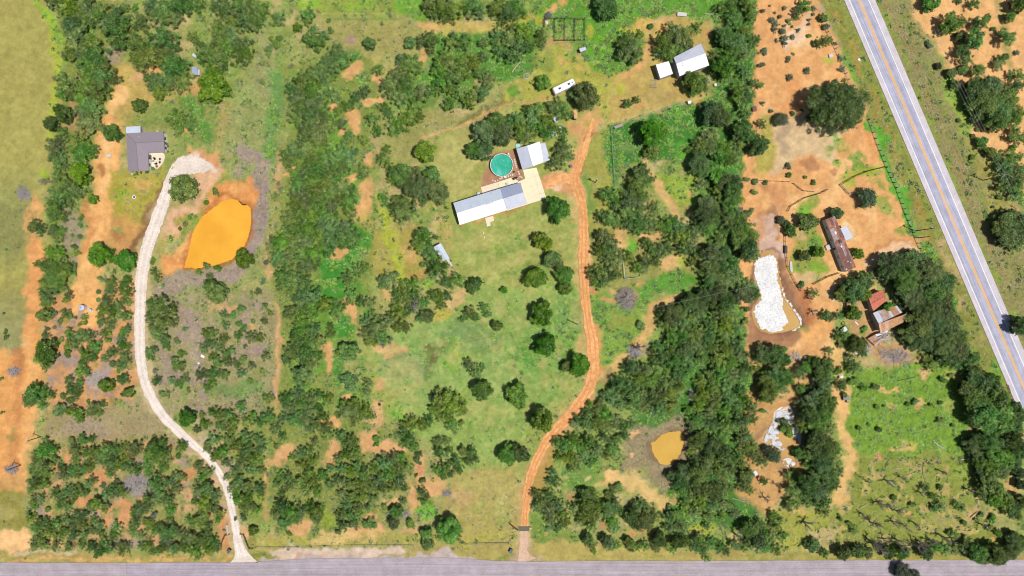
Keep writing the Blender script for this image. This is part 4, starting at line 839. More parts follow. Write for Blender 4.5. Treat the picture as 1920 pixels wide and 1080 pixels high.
stroke([(1720, 445), (1735, 452)], 16, (226, 160, 98), 8, 0.8)
poly([(1725, 450), (1750, 455), (1790, 560), (1800, 620), (1840, 700), (1800, 690), (1760, 560), (1740, 500)], (104, 156, 56), 10, 0.9)
blob(1870, 690, 14, 26, (120, 160, 62), 0.8)
VR = [(hx(y) + 29, y) for y in (-80, 200, 500, 800)]
poly(VR + [(2050, 800), (2050, 700), (1990, 560), (1910, 420), (1830, 280), (1770, 130), (1715, 20), (1690, -80)], (148, 144, 92), 10, 1.0, 0.8, warp=False)
for off, w, col, k in ((36, 9, (136, 160, 66), .7), (52, 14, (156, 138, 92), .6), (72, 16, (138, 148, 82), .7), (92, 10, (160, 162, 88), .5)):
    stroke([(hx(y) + off, y) for y in (-80, 60, 200, 340, 480, 600)], w, col, 8, k, nz=0.42)
poly([(1705, -80), (2050, -80), (2050, 640), (1990, 600), (1960, 400), (1900, 340), (1840, 280), (1780, 140), (1715, 20)], (234, 178, 110), 14, 1.0, 0.15)
sl = box([(1720, 0), (1985, 400)], 0)
put(sl, sm((F2[sl] - 0.55) * 8) * 0.5 * sm((PX[sl] - (1715 + 0.46 * PY[sl])) / 14), (214, 160, 98), 0.2)
stroke([(1780, 150), (1800, 200), (1810, 240)], 26, (148, 172, 74), 10, 0.9, 0.5); stroke([(1865, 0), (1880, 50), (1890, 110), (1905, 140)], 14, (156, 152, 90), 9, 0.7)
stroke([(1830, 270), (1850, 330), (1880, 390), (1900, 450)], 34, (164, 158, 84), 14, 0.8, 0.5, nz=0.4); blob(1890, 275, 40, 7, (230, 176, 110), 0.8, -12); blob(1905, 395, 14, 14, (206, 150, 94), 0.8)
poly([(1880, 460), (1960, 440), (1990, 800), (1925, 640), (1890, 540)], (148, 146, 92), 10, 0.9, 0.6)
# --- verge of the county road
poly([(-80, 1031), (430, 1036), (520, 1028), (800, 1026), (980, 1012), (1400, 1036), (1990, 1034), (1990, 1060), (-80, 1060)], (172, 158, 92), 8, 0.9, 0.4)
stroke([(-70, 1049), (430, 1049)], 6, (216, 166, 98), 5, 0.9); stroke([(10, 1036), (180, 1036)], 7, (214, 190, 162), 5, 0.8, nz=0.4)
stroke([(480, 1042), (520, 1042)], 14, (132, 142, 62), 6, 0.9)
poly([(505, 1030), (600, 1026), (770, 1028), (766, 1036), (650, 1046), (540, 1048)], (216, 194, 176), 6, 0.95, 0.1)
stroke([(540, 1046), (620, 1044)], 5, (212, 156, 98), 4, 0.8)
poly([(490, 1050), (600, 1044), (700, 1044), (770, 1040), (845, 1038), (880, 1040), (900, 1060), (490, 1060)], (190, 176, 172), 5, 0.95, 0.05)
poly([(500, 1005), (960, 1000), (960, 1020), (500, 1022)], (176, 168, 84), 10, 0.8, 0.6)
blob(650, 1008, 80, 14, (224, 184, 116), 0.7, nz=0.45, field=F3)
poly([(870, 1020), (985, 1012), (970, 1050), (900, 1046)], (172, 160, 94), 8, 0.9, 0.4); stroke([(915, 1048), (962, 1046)], 6, (128, 150, 72), 4, 0.8)
poly([(998, 1016), (1100, 1018), (1330, 1034), (1330, 1052), (1010, 1052)], (182, 168, 98), 6, 0.95, 0.35)
stroke([(1010, 1044), (1300, 1046)], 4, (150, 154, 76), 4, 0.6, nz=0.4); stroke([(1400, 1044), (1900, 1044)], 6, (142, 152, 60), 5, 0.7, nz=0.4)
def rim_mud(pts, col, w, k):
    sl = box(pts, 30)
    d = sdf(pts, sl, True)
    put(sl, sm((w - np.abs(d + 2)) / w) * k, col, 0.1)
blob(1173, 560, 20, 20, (128, 104, 92), 0.9)  # dark dirt under the stick heap, also painting in shade beneath the sticks
stroke([(983, 1000), (982, 1030), (984, 1052)], 24, (206, 178, 150), 12, 0.7, 0.2)
blob(985, 1050, 34, 8, (200, 172, 152), 0.7)
for sl in (full,):
    COL[sl] *= (0.94 + 0.12 * F5[sl])[..., None]

for pp_ in ((346, 500, 'o'),):
    pass
# relief: gentle swell, ponds sunk in
GZ = (F4 - 0.5) * 0.25 + (F3 - 0.5) * 0.12
POND_ORANGE = [(346, 501), (355, 468), (361, 440), (366, 428), (378, 408), (392, 397), (404, 388), (414, 380), (424, 375), (436, 374), (446, 377), (453, 386), (463, 385), (469, 392), (470, 410), (468, 430), (462, 450), (455, 464), (444, 474), (436, 484), (424, 489), (412, 494), (398, 497), (384, 499), (370, 503), (358, 501)]
POND_SMALL = [(1221, 832), (1232, 826), (1240, 816), (1256, 811), (1274, 809), (1282, 816), (1281, 834), (1276, 848), (1270, 858), (1262, 868), (1250, 872), (1240, 870), (1232, 860), (1226, 850)]
POND_WHITE = [(1416, 488), (1424, 477), (1438, 470), (1449, 471), (1458, 486), (1459, 500), (1462, 520), (1466, 540), (1474, 560), (1484, 575), (1495, 585), (1502, 596), (1503, 608), (1496, 616), (1482, 619), (1470, 622), (1446, 625), (1428, 620), (1418, 610), (1410, 585), (1414, 572), (1424, 562), (1422, 545), (1414, 520)]
POND_PALE = [(1428, 822), (1440, 806), (1448, 792), (1452, 774), (1464, 764), (1482, 762), (1490, 775), (1488, 790), (1500, 804), (1504, 820), (1500, 842), (1488, 856), (1492, 868), (1484, 878), (1470, 872), (1462, 850), (1446, 842), (1430, 836)]
rim_mud(POND_ORANGE, (176, 112, 62), 9, 0.75); rim_mud(POND_SMALL, (136, 112, 84), 9, 0.8); rim_mud(POND_WHITE, (140, 104, 82), 9, 0.8); rim_mud(POND_PALE, (150, 122, 98), 9, 0.7)
def pond_sink(pts, depth):
    sl = box(pts, 12)
    m = sm(sdf(pts, sl, False) / 10 + 0.5)
    GZ[sl] = GZ[sl] * (1 - m) - depth * m
ROADM = np.minimum(sm((np.abs((PX - (1611 + 0.4245 * PY)) * 0.92) - 30) / 14), sm((1044 - PY) / 10))
for (x0, y0, x1, y1) in ((230, 230, 318, 328), (840, 262, 1040, 430), (1222, 74, 1338, 150), (1535, 395, 1612, 520), (1615, 535, 1710, 660), (805, 448, 856, 506)):
    sl = box([(x0, y0), (x1, y1)], 6)
    ROADM[sl] = 0
GZ *= ROADM
GZ -= 0.05
for p, d in ((POND_ORANGE, 0.7), (POND_SMALL, 0.5), (POND_WHITE, 0.5), (POND_PALE, 0.4)):
    pond_sink(p, d)

def make_ground():
    v = np.empty((H_ * W_, 3), np.float32)
    v[:, 0] = ((PX - 960) * S).ravel(); v[:, 1] = ((540 - PY) * S).ravel(); v[:, 2] = GZ.ravel()
    i = np.arange(H_ * W_).reshape(H_, W_)
    q = np.stack([i[1:, :-1], i[1:, 1:], i[:-1, 1:], i[:-1, :-1]], -1).reshape(-1, 4)
    me = bpy.data.meshes.new('ground')
    me.vertices.add(len(v)); me.vertices.foreach_set('co', v.ravel())
    me.loops.add(q.size); me.loops.foreach_set('vertex_index', q.ravel().astype(np.int32))
    me.polygons.add(len(q)); me.polygons.foreach_set('loop_start', np.arange(0, q.size, 4, dtype=np.int32))
    me.update(calc_edges=True)
    me.polygons.foreach_set('use_smooth', np.ones(len(q), bool))
    a = me.attributes.new('soil', 'FLOAT_COLOR', 'POINT')
    a.data.foreach_set('color', np.concatenate([COL.reshape(-1, 3), np.ones((H_ * W_, 1), np.float32)], 1).ravel())
    b = me.attributes.new('veg', 'FLOAT', 'POINT')
    b.data.foreach_set('value', VEG.ravel().astype(np.float32))
    return me

m, nt, p = new_mat('ground')
v = pos(nt)
ca = N(nt, 'ShaderNodeAttribute', attribute_name='soil').outputs['Color']
va = N(nt, 'ShaderNodeAttribute', attribute_name='veg').outputs['Fac']
n1 = noise(nt, 1.1, 5, 0.72, v); n2 = noise(nt, 0.45, 5, 0.7, v); n3 = noise(nt, 2.2, 4, 0.75, v); n4 = noise(nt, 0.16, 4, 0.65, v)
dk = mixc(nt, 1.0, ca, (0.50, 0.66, 0.42), 'MULTIPLY')
f = math_n(nt, 'MULTIPLY', ramp(nt, n1, [(0.52, (0, 0, 0)), (0.62, (1, 1, 1))]), math_n(nt, 'MULTIPLY', va, 1.1))
c = mixc(nt, f, ca, dk)
lt = mixc(nt, 1.0, c, (1.24, 1.13, 1.14), 'MULTIPLY')
f2 = math_n(nt, 'MULTIPLY', ramp(nt, n3, [(0.50, (0, 0, 0)), (0.62, (1, 1, 1))]), math_n(nt, 'ADD', math_n(nt, 'MULTIPLY', va, 0.7), 0.15))
c = mixc(nt, f2, c, lt)
f3 = ramp(nt, n2, [(0.35, (0.80, 0.80, 0.80)), (0.68, (1.12, 1.10, 1.08))])
c = mixc(nt, 1.0, c, f3, 'MULTIPLY')
f4 = ramp(nt, n4, [(0.38, (0.90, 0.87, 0.84)), (0.62, (1.05, 1.04, 1.03))])
c = mixc(nt, 1.0, c, f4, 'MULTIPLY')
nt.links.new(c, p.inputs['Base Color'])
p.inputs['Roughness'].default_value = 0.95
p.inputs['Specular IOR Level'].default_value = 0.1
bump(nt, p, n1, 0.5, 0.12)
M['ground'] = m
gme = make_ground(); gme.materials.append(m)
ground = bpy.data.objects.new('ground', gme); C.objects.link(ground)
tag(ground, 'red soil, straw grass and green weeds covering the ranch land', 'ground', kind='structure')
# the land beyond the frame
m, nt, p = new_mat('far_land')
v = pos(nt)
c = ramp(nt, noise(nt, 0.03, 6, 0.65, v), [(0.35, A(112, 126, 62)), (0.5, A(168, 156, 96)), (0.65, A(222, 164, 102))])
nt.links.new(c, p.inputs['Base Color']); p.inputs['Roughness'].default_value = 0.95
far = mesh_obj('land_beyond', [(-2500, -2500, -0.9), (2500, -2500, -0.9), (2500, 2500, -0.9), (-2500, 2500, -0.9)], [(0, 1, 2, 3)], m)
tag(far, 'scrub land running on beyond the ranch to the horizon', 'land', kind='structure')

# ------------------------------------------------------------------ water and crusts of the four ponds
def resample(pts, n):
    pts = [Vector((a, b, 0)) for a, b in pts]
    out = []
    L_ = [(pts[(i + 1) % len(pts)] - pts[i]).length for i in range(len(pts))]
    tot = sum(L_)
    for k in range(n):
        t = tot * k / n
        for i, l in enumerate(L_):
            if t <= l:
                out.append(pts[i].lerp(pts[(i + 1) % len(pts)], t / l)); break
            t -= l
    return out

def sheet(name, pts, z, mat, jitter=0.0, n=None, seed=1, thick=None):
    r = random.Random(seed)
    pp = resample(pts, n) if n else [Vector((a, b, 0)) for a, b in pts]
    vs = [U(q.x + r.uniform(-jitter, jitter), q.y + r.uniform(-jitter, jitter), 0) for q in pp]
    vs = [Vector((q.x, q.y, z)) for q in vs][::-1]
    bm = bmesh.new()
    bv = [bm.verts.new(q) for q in vs]
    f = bm.faces.new(bv)
    if f.normal.z < 0: f.normal_flip()
    if thick:
        ret = bmesh.ops.extrude_face_region(bm, geom=[f])
        for e in ret['geom']:
            if isinstance(e, bmesh.types.BMVert): e.co.z -= thick
        bmesh.ops.recalc_face_normals(bm, faces=bm.faces)
    bmesh.ops.triangulate(bm, faces=bm.faces)
    me = bpy.data.meshes.new(name); bm.to_mesh(me); bm.free()
    me.materials.append(mat)
    o = bpy.data.objects.new(name, me); C.objects.link(o)
    return o

def grow(pts, d):
    cx = sum(a for a, b in pts) / len(pts); cy = sum(b for a, b in pts) / len(pts)
    out = []
    for a, b in pts:
        l = math.hypot(a - cx, b - cy); out.append((a + (a - cx) / l * d, b + (b - cy) / l * d))
    return out

def water_mat(name, c1, c2):
    m, nt, p = new_mat(name)
    v = pos(nt)
    c = ramp(nt, noise(nt, 0.09, 5, 0.6, v), [(0.3, c1), (0.7, c2)])
    nt.links.new(c, p.inputs['Base Color'])
    p.inputs['Roughness'].default_value = 0.04
    p.inputs['Specular IOR Level'].default_value = 0.15
    return m
M['orange_water'] = water_mat('muddy_orange_water', A(226, 158, 54), A(240, 180, 66))
M['ochre_water'] = water_mat('muddy_ochre_water', A(202, 158, 72), A(218, 176, 88))
M['puddle'] = water_mat('shallow_ochre_water', A(184, 142, 84), A(206, 168, 104))
tag(sheet('pond_water', grow(POND_ORANGE, 1.2), -0.12, M['orange_water'], 0.7, 120, 3), 'bright orange muddy water of the big stock pond by the gravel drive', 'pond', kind='structure')
tag(sheet('pond_water', grow(POND_SMALL, 1.0), -0.12, M['ochre_water'], 0.9, 70, 4), 'ochre muddy water of the small pond among the lower trees', 'pond', kind='structure')
tag(sheet('pond_water', grow(POND_WHITE, 1.5), -0.20, M['puddle'], 0.8, 110, 5), 'shallow brown water round the white crusted pond', 'pond', kind='structure')
tag(sheet('pond_water', grow(POND_PALE, 2.0), -0.22, M['puddle'], 0.8, 80, 6), 'shallow brown water in the small white rimmed pond', 'pond', kind='structure')

m, nt, p = new_mat('white_crust')
v = pos(nt)
n1 = noise(nt, 1.7, 6, 0.78, v); n2 = noise(nt, 0.25, 4, 0.6, v)
c = ramp(nt, n1, [(0.30, A(150, 146, 142, 0.8)), (0.42, A(226, 224, 222, 0.8)), (0.60, A(250, 249, 246, 0.84))])
c = mixc(nt, 1.0, c, ramp(nt, n2, [(0.35, (0.86, 0.86, 0.87)), (0.6, (1, 1, 1))]), 'MULTIPLY')
nt.links.new(c, p.inputs['Base Color']); p.inputs['Roughness'].default_value = 0.8
bump(nt, p, n1, 0.5, 0.12)
M['crust'] = m
M['crust_grey'] = flat('grey_white_crust', A(222, 222, 228, 0.8), 0.85, 0.2, 2.2, col2=A(150, 146, 146, 0.8), thr=(0.50, 0.66))

def crust(name, outline, holes, seed, zc, label, cov=0.40, step=1.3):
    """crusted scum lying on shallow water: a lumpy sheet with ragged edges and holes"""
    from mathutils import noise as mn
    xs = [a for a, b in outline]; ys = [b for a, b in outline]
    X, Y = np.meshgrid(np.arange(min(xs) - 4, max(xs) + 4, step), np.arange(min(ys) - 4, max(ys) + 4, step))
    d = segdist(X, Y, outline, True); d = np.where(inside(X, Y, outline), d, -d)
    for h in holes:
        e = segdist(X, Y, h, True); e = np.where(inside(X, Y, h), e, -e); d = np.minimum(d, -e)
    nz = np.zeros(X.shape)
    for idx in np.ndindex(X.shape):
        nz[idx] = mn.fractal(Vector((X[idx] * 0.16, Y[idx] * 0.16, seed)), 0.8, 2.1, 4)
    keep = d + nz * 3.0 > 0.3
    if cov < 1: keep &= (nz > -cov)
    vid = -np.ones(X.shape, int); vs = []; fs = []
    def vert(i, j):
        if vid[i, j] < 0:
            q = U(X[i, j] + nz[i, j] * 0.5, Y[i, j] + nz[i - 1, j] * 0.5)
            vid[i, j] = len(vs); vs.append((q.x, q.y, zc + 0.10 * nz[i, j]))
        return vid[i, j]
    for i in range(X.shape[0] - 1):
        for j in range(X.shape[1] - 1):
            if keep[i, j] and keep[i + 1, j] and keep[i, j + 1] and keep[i + 1, j + 1]:
                fs.append((vert(i + 1, j), vert(i + 1, j + 1), vert(i, j + 1), vert(i, j)))
    o = mesh_obj(name, vs, fs, M['crust'], None, True)
    sd = o.modifiers.new('thick', 'SOLIDIFY'); sd.thickness = 0.10; sd.offset = -1
    return tag(o, label, 'crust', kind='stuff')
W1 = [(1413, 492), (1422, 482), (1436, 480), (1442, 474), (1452, 478), (1458, 490), (1458, 520), (1464, 545), (1470, 562), (1468, 575), (1478, 598), (1480, 606), (1468, 612), (1474, 618), (1446, 624), (1428, 618), (1420, 608), (1411, 584), (1416, 572), (1426, 562), (1423, 545), (1414, 520)]
crust('white_crust', W1, [], 2.2, -0.10, 'thick white crust covering the long pond by the mobile home', 0.95)
rim = [(1460, 500), (1463, 520), (1470, 545), (1478, 562), (1490, 578), (1501, 592), (1505, 606), (1498, 618), (1480, 622), (1496, 612), (1499, 604), (1494, 592), (1480, 572), (1470, 560), (1463, 535)]
crust('white_crust', rim, [], 5.1, -0.03, 'thin white rim along the brown puddle of the long pond', 0.35, 0.9)
PALE = [(1430, 826), (1440, 806), (1448, 793), (1452, 776), (1462, 764), (1482, 762), (1490, 775), (1488, 790), (1502, 804), (1504, 822), (1501, 836), (1494, 822), (1484, 828), (1482, 808), (1478, 790), (1466, 782), (1460, 796), (1459, 812), (1462, 826), (1474, 842), (1466, 846), (1450, 836), (1436, 838)]
PALE_O = crust('white_crust', PALE, [], 9.4, -0.08, 'white crust curling round the small pond among dark trees', 0.45, 0.8)
crust('white_crust', [(1468, 862), (1476, 858), (1490, 864), (1490, 872), (1480, 878), (1468, 872)], [], 7.7, -0.06, 'white crust patch at the lower end of the small pale pond', 0.25, 1.0)

PALE_O.data.materials[0] = M['crust_grey']
# ------------------------------------------------------------------ roads
def strip(name, left, right, z, mat, label=None, cat=None, jit=0.0, n=None, seed=1, kind='structure', crown=0.0):
    """ribbon between two pixel polylines"""
    r = random.Random(seed)
    def res(pts, n):
        L_ = [math.hypot(pts[i + 1][0] - pts[i][0], pts[i + 1][1] - pts[i][1]) for i in range(len(pts) - 1)]
        tot = sum(L_); out = []
        for k in range(n + 1):
            t = tot * k / n
            for i, l in enumerate(L_):
                if t <= l + 1e-6 or i == len(L_) - 1:
                    u = t / l; out.append((pts[i][0] + (pts[i + 1][0] - pts[i][0]) * u, pts[i][1] + (pts[i + 1][1] - pts[i][1]) * u)); break
                t -= l
        return out
    n = n or len(left) - 1
    a = res(left, n); b = res(right, n)
    vs = []; fs = []; s0 = s1 = 0.0
    for (x0, y0), (x1, y1) in zip(a, b):
        s0 = s0 * 0.72 + r.uniform(-jit, jit) * 0.75; s1 = s1 * 0.72 + r.uniform(-jit, jit) * 0.75; j0, j1 = s0 + r.uniform(-jit, jit) * 0.25, s1 + r.uniform(-jit, jit) * 0.25
        dx, dy = x1 - x0, y1 - y0; l = math.hypot(dx, dy) or 1
        p0 = U(x0 - dx / l * j0, y0 - dy / l * j0); p1 = U(x1 + dx / l * j1, y1 + dy / l * j1)
        pm = (p0 + p1) / 2
        vs += [(p0.x, p0.y, z), (pm.x, pm.y, z + crown), (p1.x, p1.y, z)]
    for k in range(n):
        for e in (0, 1):
            q = (k * 3 + e, k * 3 + e + 1, k * 3 + 4 + e, k * 3 + 3 + e)
            fs.append(q)
    o = mesh_obj(name, vs, fs, mat)
    me = o.data
    if me.polygons[0].normal.z < 0: me.flip_normals()
    return tag(o, label, cat, kind=kind)

def along(pts, w):
    """left and right edges of a track given centre points (x, y, width)"""
    l = []; r = []
    for i, q in enumerate(pts):
        a = pts[max(i - 1, 0)]; b = pts[min(i + 1, len(pts) - 1)]
        dx, dy = b[0] - a[0], b[1] - a[1]; n = math.hypot(dx, dy)
        ww = q[2] if len(q) > 2 else w
        l.append((q[0] - dy / n * ww / 2, q[1] + dx / n * ww / 2)); r.append((q[0] + dy / n * ww / 2, q[1] - dx / n * ww / 2))
    return l, r
def smooth_pts(pts, k=6):
    out = []
    n = len(pts)
    for i in range(n - 1):
        p0 = pts[max(i - 1, 0)]; p1 = pts[i]; p2 = pts[i + 1]; p3 = pts[min(i + 2, n - 1)]
        for s in range(k):
            t = s / k
            out.append(tuple(0.5 * (2 * b + (c - a) * t + (2 * a - 5 * b + 4 * c - d) * t * t + (3 * b - a - 3 * c + d) * t ** 3) for a, b, c, d in zip(p0, p1, p2, p3)))
    out.append(tuple(pts[-1]))
    return out

def track_mat(name, c1, c2, c3, ang=None, streak=0.5, scale=1.0, rough=0.95):
    """beaten surface: mottled, with stones; streaks follow the direction of travel where ang is given"""
    m, nt, p = new_mat(name)
    v = pos(nt)
    n1 = noise(nt, 1.6 * scale, 5, 0.75, v); n2 = noise(nt, 0.22 * scale, 4, 0.6, v)
    c = ramp(nt, n1, [(0.30, c1), (0.5, c2), (0.72, c3)])
    if ang is not None:
        mp = N(nt, 'ShaderNodeMapping'); nt.links.new(v, mp.inputs[0])
        mp.inputs['Rotation'].default_value = (0, 0, -ang); 
        mp2 = N(nt, 'ShaderNodeMapping'); nt.links.new(mp.outputs[0], mp2.inputs[0])
        mp2.inputs['Scale'].default_value = (0.02, 1.6, 1)
        n3 = noise(nt, 1.0, 4, 0.7, mp2.outputs[0])
        c = mixc(nt, 1.0, c, ramp(nt, n3, [(0.35, (1 - 0.22 * streak,) * 3), (0.65, (1 + 0.10 * streak,) * 3)]), 'MULTIPLY')
    c = mixc(nt, 1.0, c, ramp(nt, n2, [(0.35, (0.88, 0.87, 0.85)), (0.65, (1.07, 1.06, 1.06))]), 'MULTIPLY')
    nt.links.new(c, p.inputs['Base Color'])
    p.inputs['Roughness'].default_value = rough
    p.inputs['Specular IOR Level'].default_value = 0.15
    bump(nt, p, n1, 0.5, 0.06)
    return m
HANG = math.atan2(-1, 0.4245)
M['asphalt'] = track_mat('worn_asphalt', A(172, 172, 192), A(182, 182, 202), A(192, 190, 208), HANG, 1.0, 1.5)
M['shoulder'] = track_mat('pale_shoulder', A(196, 188, 198), A(208, 200, 208), A(216, 208, 212), HANG, 0.3, 1.5)
M['county'] = track_mat('county_chipseal', A(164, 153, 160), A(178, 167, 174), A(192, 181, 186), 0.0, 0.9, 1.2)
M['gravel'] = track_mat('white_gravel', A(196, 176, 158), A(228, 214, 202), A(242, 232, 222), None, 0, 1.3)
M['red_dirt'] = track_mat('red_dirt_track', A(204, 134, 80), A(226, 166, 108), A(243, 200, 142), None, 0, 0.45)
M['pale_dirt'] = track_mat('washed_gravel', A(196, 158, 132), A(214, 178, 150), A(226, 200, 180), None, 0, 1.0)

YS = list(range(-70, 1150, 40))
def hl(off): return [(hx(y) + off, y) for y in YS]
strip('highway', hl(-28.5), hl(29.5), 0.10, M['shoulder'], 'pale paved shoulders of the two lane highway', 'road')
strip('highway_lanes', hl(-18.0), hl(16.5), 0.104, M['asphalt'], 'grey asphalt lanes of the highway', 'road')
strip('road_markings', hl(-19.3), hl(-17.9), 0.109, M['white_paint'], 'white edge line of the highway on its lawn side', 'road marking')
strip('road_markings', hl(16.4), hl(17.8), 0.109, M['white_paint'], 'white edge line of the highway on its far side', 'road marking')
strip('road_markings', hl(-2.5), hl(-0.7), 0.109, M['yellow_paint'], 'yellow centre line of the highway, one of a pair', 'road marking')
strip('road_markings', hl(0.5), hl(2.3), 0.109, M['yellow_paint'], 'yellow centre line of the highway, the other of the pair', 'road marking')
# cracks in the highway
M['crack'] = flat('tar_crack', A(140, 140, 160), 0.8, 0.2, 3)
rr = random.Random(5)
for (y0, y1, off) in ((20, 110, -8.5), (180, 205, -8), (215, 262, -10), (480, 560, -9), (640, 700, -10)):
    pts = [(hx(y) + off + rr.uniform(-0.5, 0.5), y) for y in np.linspace(y0, y1, 16)]
    l, r_ = along(pts, 0.55)
    strip('road_crack', l, r_, 0.1085, M['crack'], None, None)
# county road along the bottom
top = [(-70, 1056), (0, 1055), (240, 1055), (430, 1055), (500, 1052), (560, 1048), (640, 1047), (760, 1046), (850, 1046), (930, 1051), (1000, 1053), (1200, 1051), (1440, 1051), (1700, 1050), (1990, 1049)]
bot = [(x, 1110) for x, y in top]
strip('county_road', top, bot, 0.06, M['county'], 'lavender grey chip sealed county road along the bottom', 'road', 0.5, 200, 4)
M['seam'] = flat('road_seam', A(140, 132, 146), 0.9, 0.2, 2)
M['patchlane'] = track_mat('road_patch', A(158, 148, 160), A(172, 162, 173), A(186, 176, 184), 0.0, 0.9, 1.2)
strip('road_patch', [(238, 1058), (420, 1058)], [(238, 1079), (420, 1082)], 0.066, M['patchlane'], None, None, 0.3, 40, 3)
strip('road_crack', [(236.6, 1057), (237.2, 1075)], [(237.4, 1057), (238, 1075)], 0.071, M['seam'], None, None, 0.2, 8, 3)
strip('road_wash', [(1500, 1056), (1545, 1056)], [(1500, 1064), (1545, 1064)], 0.066, M['county'], None, None, 1.0, 10, 3)
# white gravel drive
GD = smooth_pts([(346, 306, 34), (334, 318, 29), (322, 336, 24), (312, 362, 21), (302, 392, 22), (290, 425, 23), (278, 460, 23), (268, 500, 22), (264, 545, 21), (263, 590, 20), (262, 640, 20), (264, 680, 19), (272, 718, 19), (288, 752, 19), (308, 782, 18), (332, 806, 17), (358, 829, 15), (384, 852, 13), (403, 874, 13), (417, 897, 13), (426, 918, 14), (432, 940, 14), (437, 963, 13), (441, 985, 14), (446, 1012, 16), (451, 1034, 24), (454, 1048, 40), (455, 1056, 58)])
l, r_ = along(GD, 20)
strip('gravel_drive', l, r_, 0.05, M['gravel'], 'long white gravel drive curving up to the shingled house', 'drive', 1.3, 420, 8)
strip('gravel_yard', [(328, 304), (340, 295), (356, 291), (374, 295), (388, 303), (398, 312)], [(330, 322), (342, 326), (356, 326), (370, 326), (382, 323), (392, 319)], 0.046, M['gravel'], 'fan of white gravel at the top end of the drive', 'yard', 1.6, 60, 3)
M['rut'] = track_mat('wheel_rut', A(214, 196, 180), A(236, 224, 212), A(246, 238, 230), None, 0, 1.3)
for off in (-0.22, 0.22):
    pts = [(q[0], q[1], q[2]) for q in GD[18:-8]]
    l0, r0 = along(pts, 20)
    mid = [((a[0] + b[0]) / 2 + (b[0] - a[0]) * off, (a[1] + b[1]) / 2 + (b[1] - a[1]) * off) for a, b in zip(l0, r0)]
    l, r_ = along(mid, 3.6)
    strip('wheel_rut', l, r_, 0.055, M['rut'], None, None, 0.6, 260, 11)
# red dirt drive
RD = smooth_pts([(1113, 222, 8), (1106, 245, 10), (1098, 275, 13), (1088, 305, 15), (1078, 330, 18), (1082, 352, 20), (1090, 378, 18), (1094, 405, 16), (1095, 440, 17), (1094, 480, 19), (1095, 520, 18), (1098, 560, 17), (1103, 600, 18), (1110, 640, 22), (1113, 680, 22), (1110, 712, 22), (1096, 742, 21), (1076, 770, 20), (1052, 798, 19), (1030, 822, 18), (1014, 846, 17), (1002, 872, 16), (993, 900, 15), (988, 930, 15), (985, 960, 14), (984, 985, 13), (983, 1000, 13)])
l, r_ = along(RD, 18)
strip('dirt_drive', l, r_, 0.045, M['red_dirt'], 'orange red dirt drive curving past the lawn trees', 'drive', 1.4, 380, 9)
l, r_ = along(smooth_pts([(1079, 338, 18), (1060, 334, 19), (1042, 340, 16), (1026, 345, 12)]), 16)
strip('dirt_drive', l, r_, 0.049, M['red_dirt'], 'short dirt spur from the drive to the concrete slab', 'drive', 1.3, 40, 5)
M['ruts'] = track_mat('red_rut', A(206, 132, 78), A(218, 150, 92), A(232, 172, 112), None, 0, 0.9)
for off in (-0.20, 0.20):
    l0, r0 = along(RD[16:], 18)
    mid = [((a[0] + b[0]) / 2 + (b[0] - a[0]) * off, (a[1] + b[1]) / 2 + (b[1] - a[1]) * off) for a, b in zip(l0, r0)]
    l, r_ = along(mid, 2.4)
    strip('wheel_rut', l, r_, 0.050, M['ruts'], None, None, 0.6, 240, 21)
stroke_done = 0
l, r_ = along(smooth_pts([(983, 995, 13), (982, 1015, 15), (981, 1032, 17), (983, 1044, 24), (986, 1053, 40)]), 14)
strip('gravel_apron', l, r_, 0.052, M['pale_dirt'], 'washed pale gravel apron between cattle guard and road', 'drive', 1.0, 60, 7)
# ------------------------------------------------------------------ trees: a few of each kind, then copies
def leaf_cloud(clumps, per, leaf, r, aspect=0.5, up=0.85, flatten=0.8, inner=0.5):
    """leaf cards filling a set of clumps; returns verts, faces, shade"""
    P = []; Nn = []; Sh = []
    for (cx, cy, cz, cr, sh) in clumps:
        n = max(6, int(per * (cr / 0.2) ** 2))
        d = r.normal(size=(n, 3)); d[:, 2] = np.where(d[:, 2] < -0.3, -d[:, 2], d[:, 2])
        d /= np.linalg.norm(d, axis=1)[:, None]
        rad = cr * (inner + (1 - inner) * r.random(n)) * (1 + 0.25 * r.normal(size=n))
        q = d * rad[:, None]; q[:, 2] *= flatten
        P.append(q + np.array([cx, cy, cz])); 
        nn = d * 0.7 + r.normal(size=(n, 3)) * 0.55; nn[:, 2] += up
        Nn.append(nn / np.linalg.norm(nn, axis=1)[:, None])
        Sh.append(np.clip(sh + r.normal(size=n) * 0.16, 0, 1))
    P = np.concatenate(P); Nn = np.concatenate(Nn); Sh = np.concatenate(Sh)
    n = len(P)
    a = np.cross(Nn, r.normal(size=(n, 3))); a /= np.linalg.norm(a, axis=1)[:, None] + 1e-9
    b = np.cross(Nn, a)
    ln = leaf * (0.6 + 0.9 * r.random(n))
    wd = ln * aspect * (0.7 + 0.6 * r.random(n))
    a *= ln[:, None]; b *= wd[:, None]
    V = np.stack([P - a, P + b * 0.9 - a * 0.1, P + a, P - b * 0.9 + a * 0.1], 1).reshape(-1, 3)
    F = np.arange(n * 4).reshape(-1, 4)
    return V, F, Sh

def leaf_mesh(name, V, F, Sh, mat):
    me = bpy.data.meshes.new(name)
    me.vertices.add(len(V)); me.vertices.foreach_set('co', V.astype(np.float32).ravel())
    me.loops.add(F.size); me.loops.foreach_set('vertex_index', F.astype(np.int32).ravel())
    me.polygons.add(len(F)); me.polygons.foreach_set('loop_start', np.arange(0, F.size, 4, dtype=np.int32))
    me.update(calc_edges=True)
    at = me.attributes.new('shade', 'FLOAT', 'FACE')
    at.data.foreach_set('value', Sh.astype(np.float32))
    me.materials.append(mat)
    return me

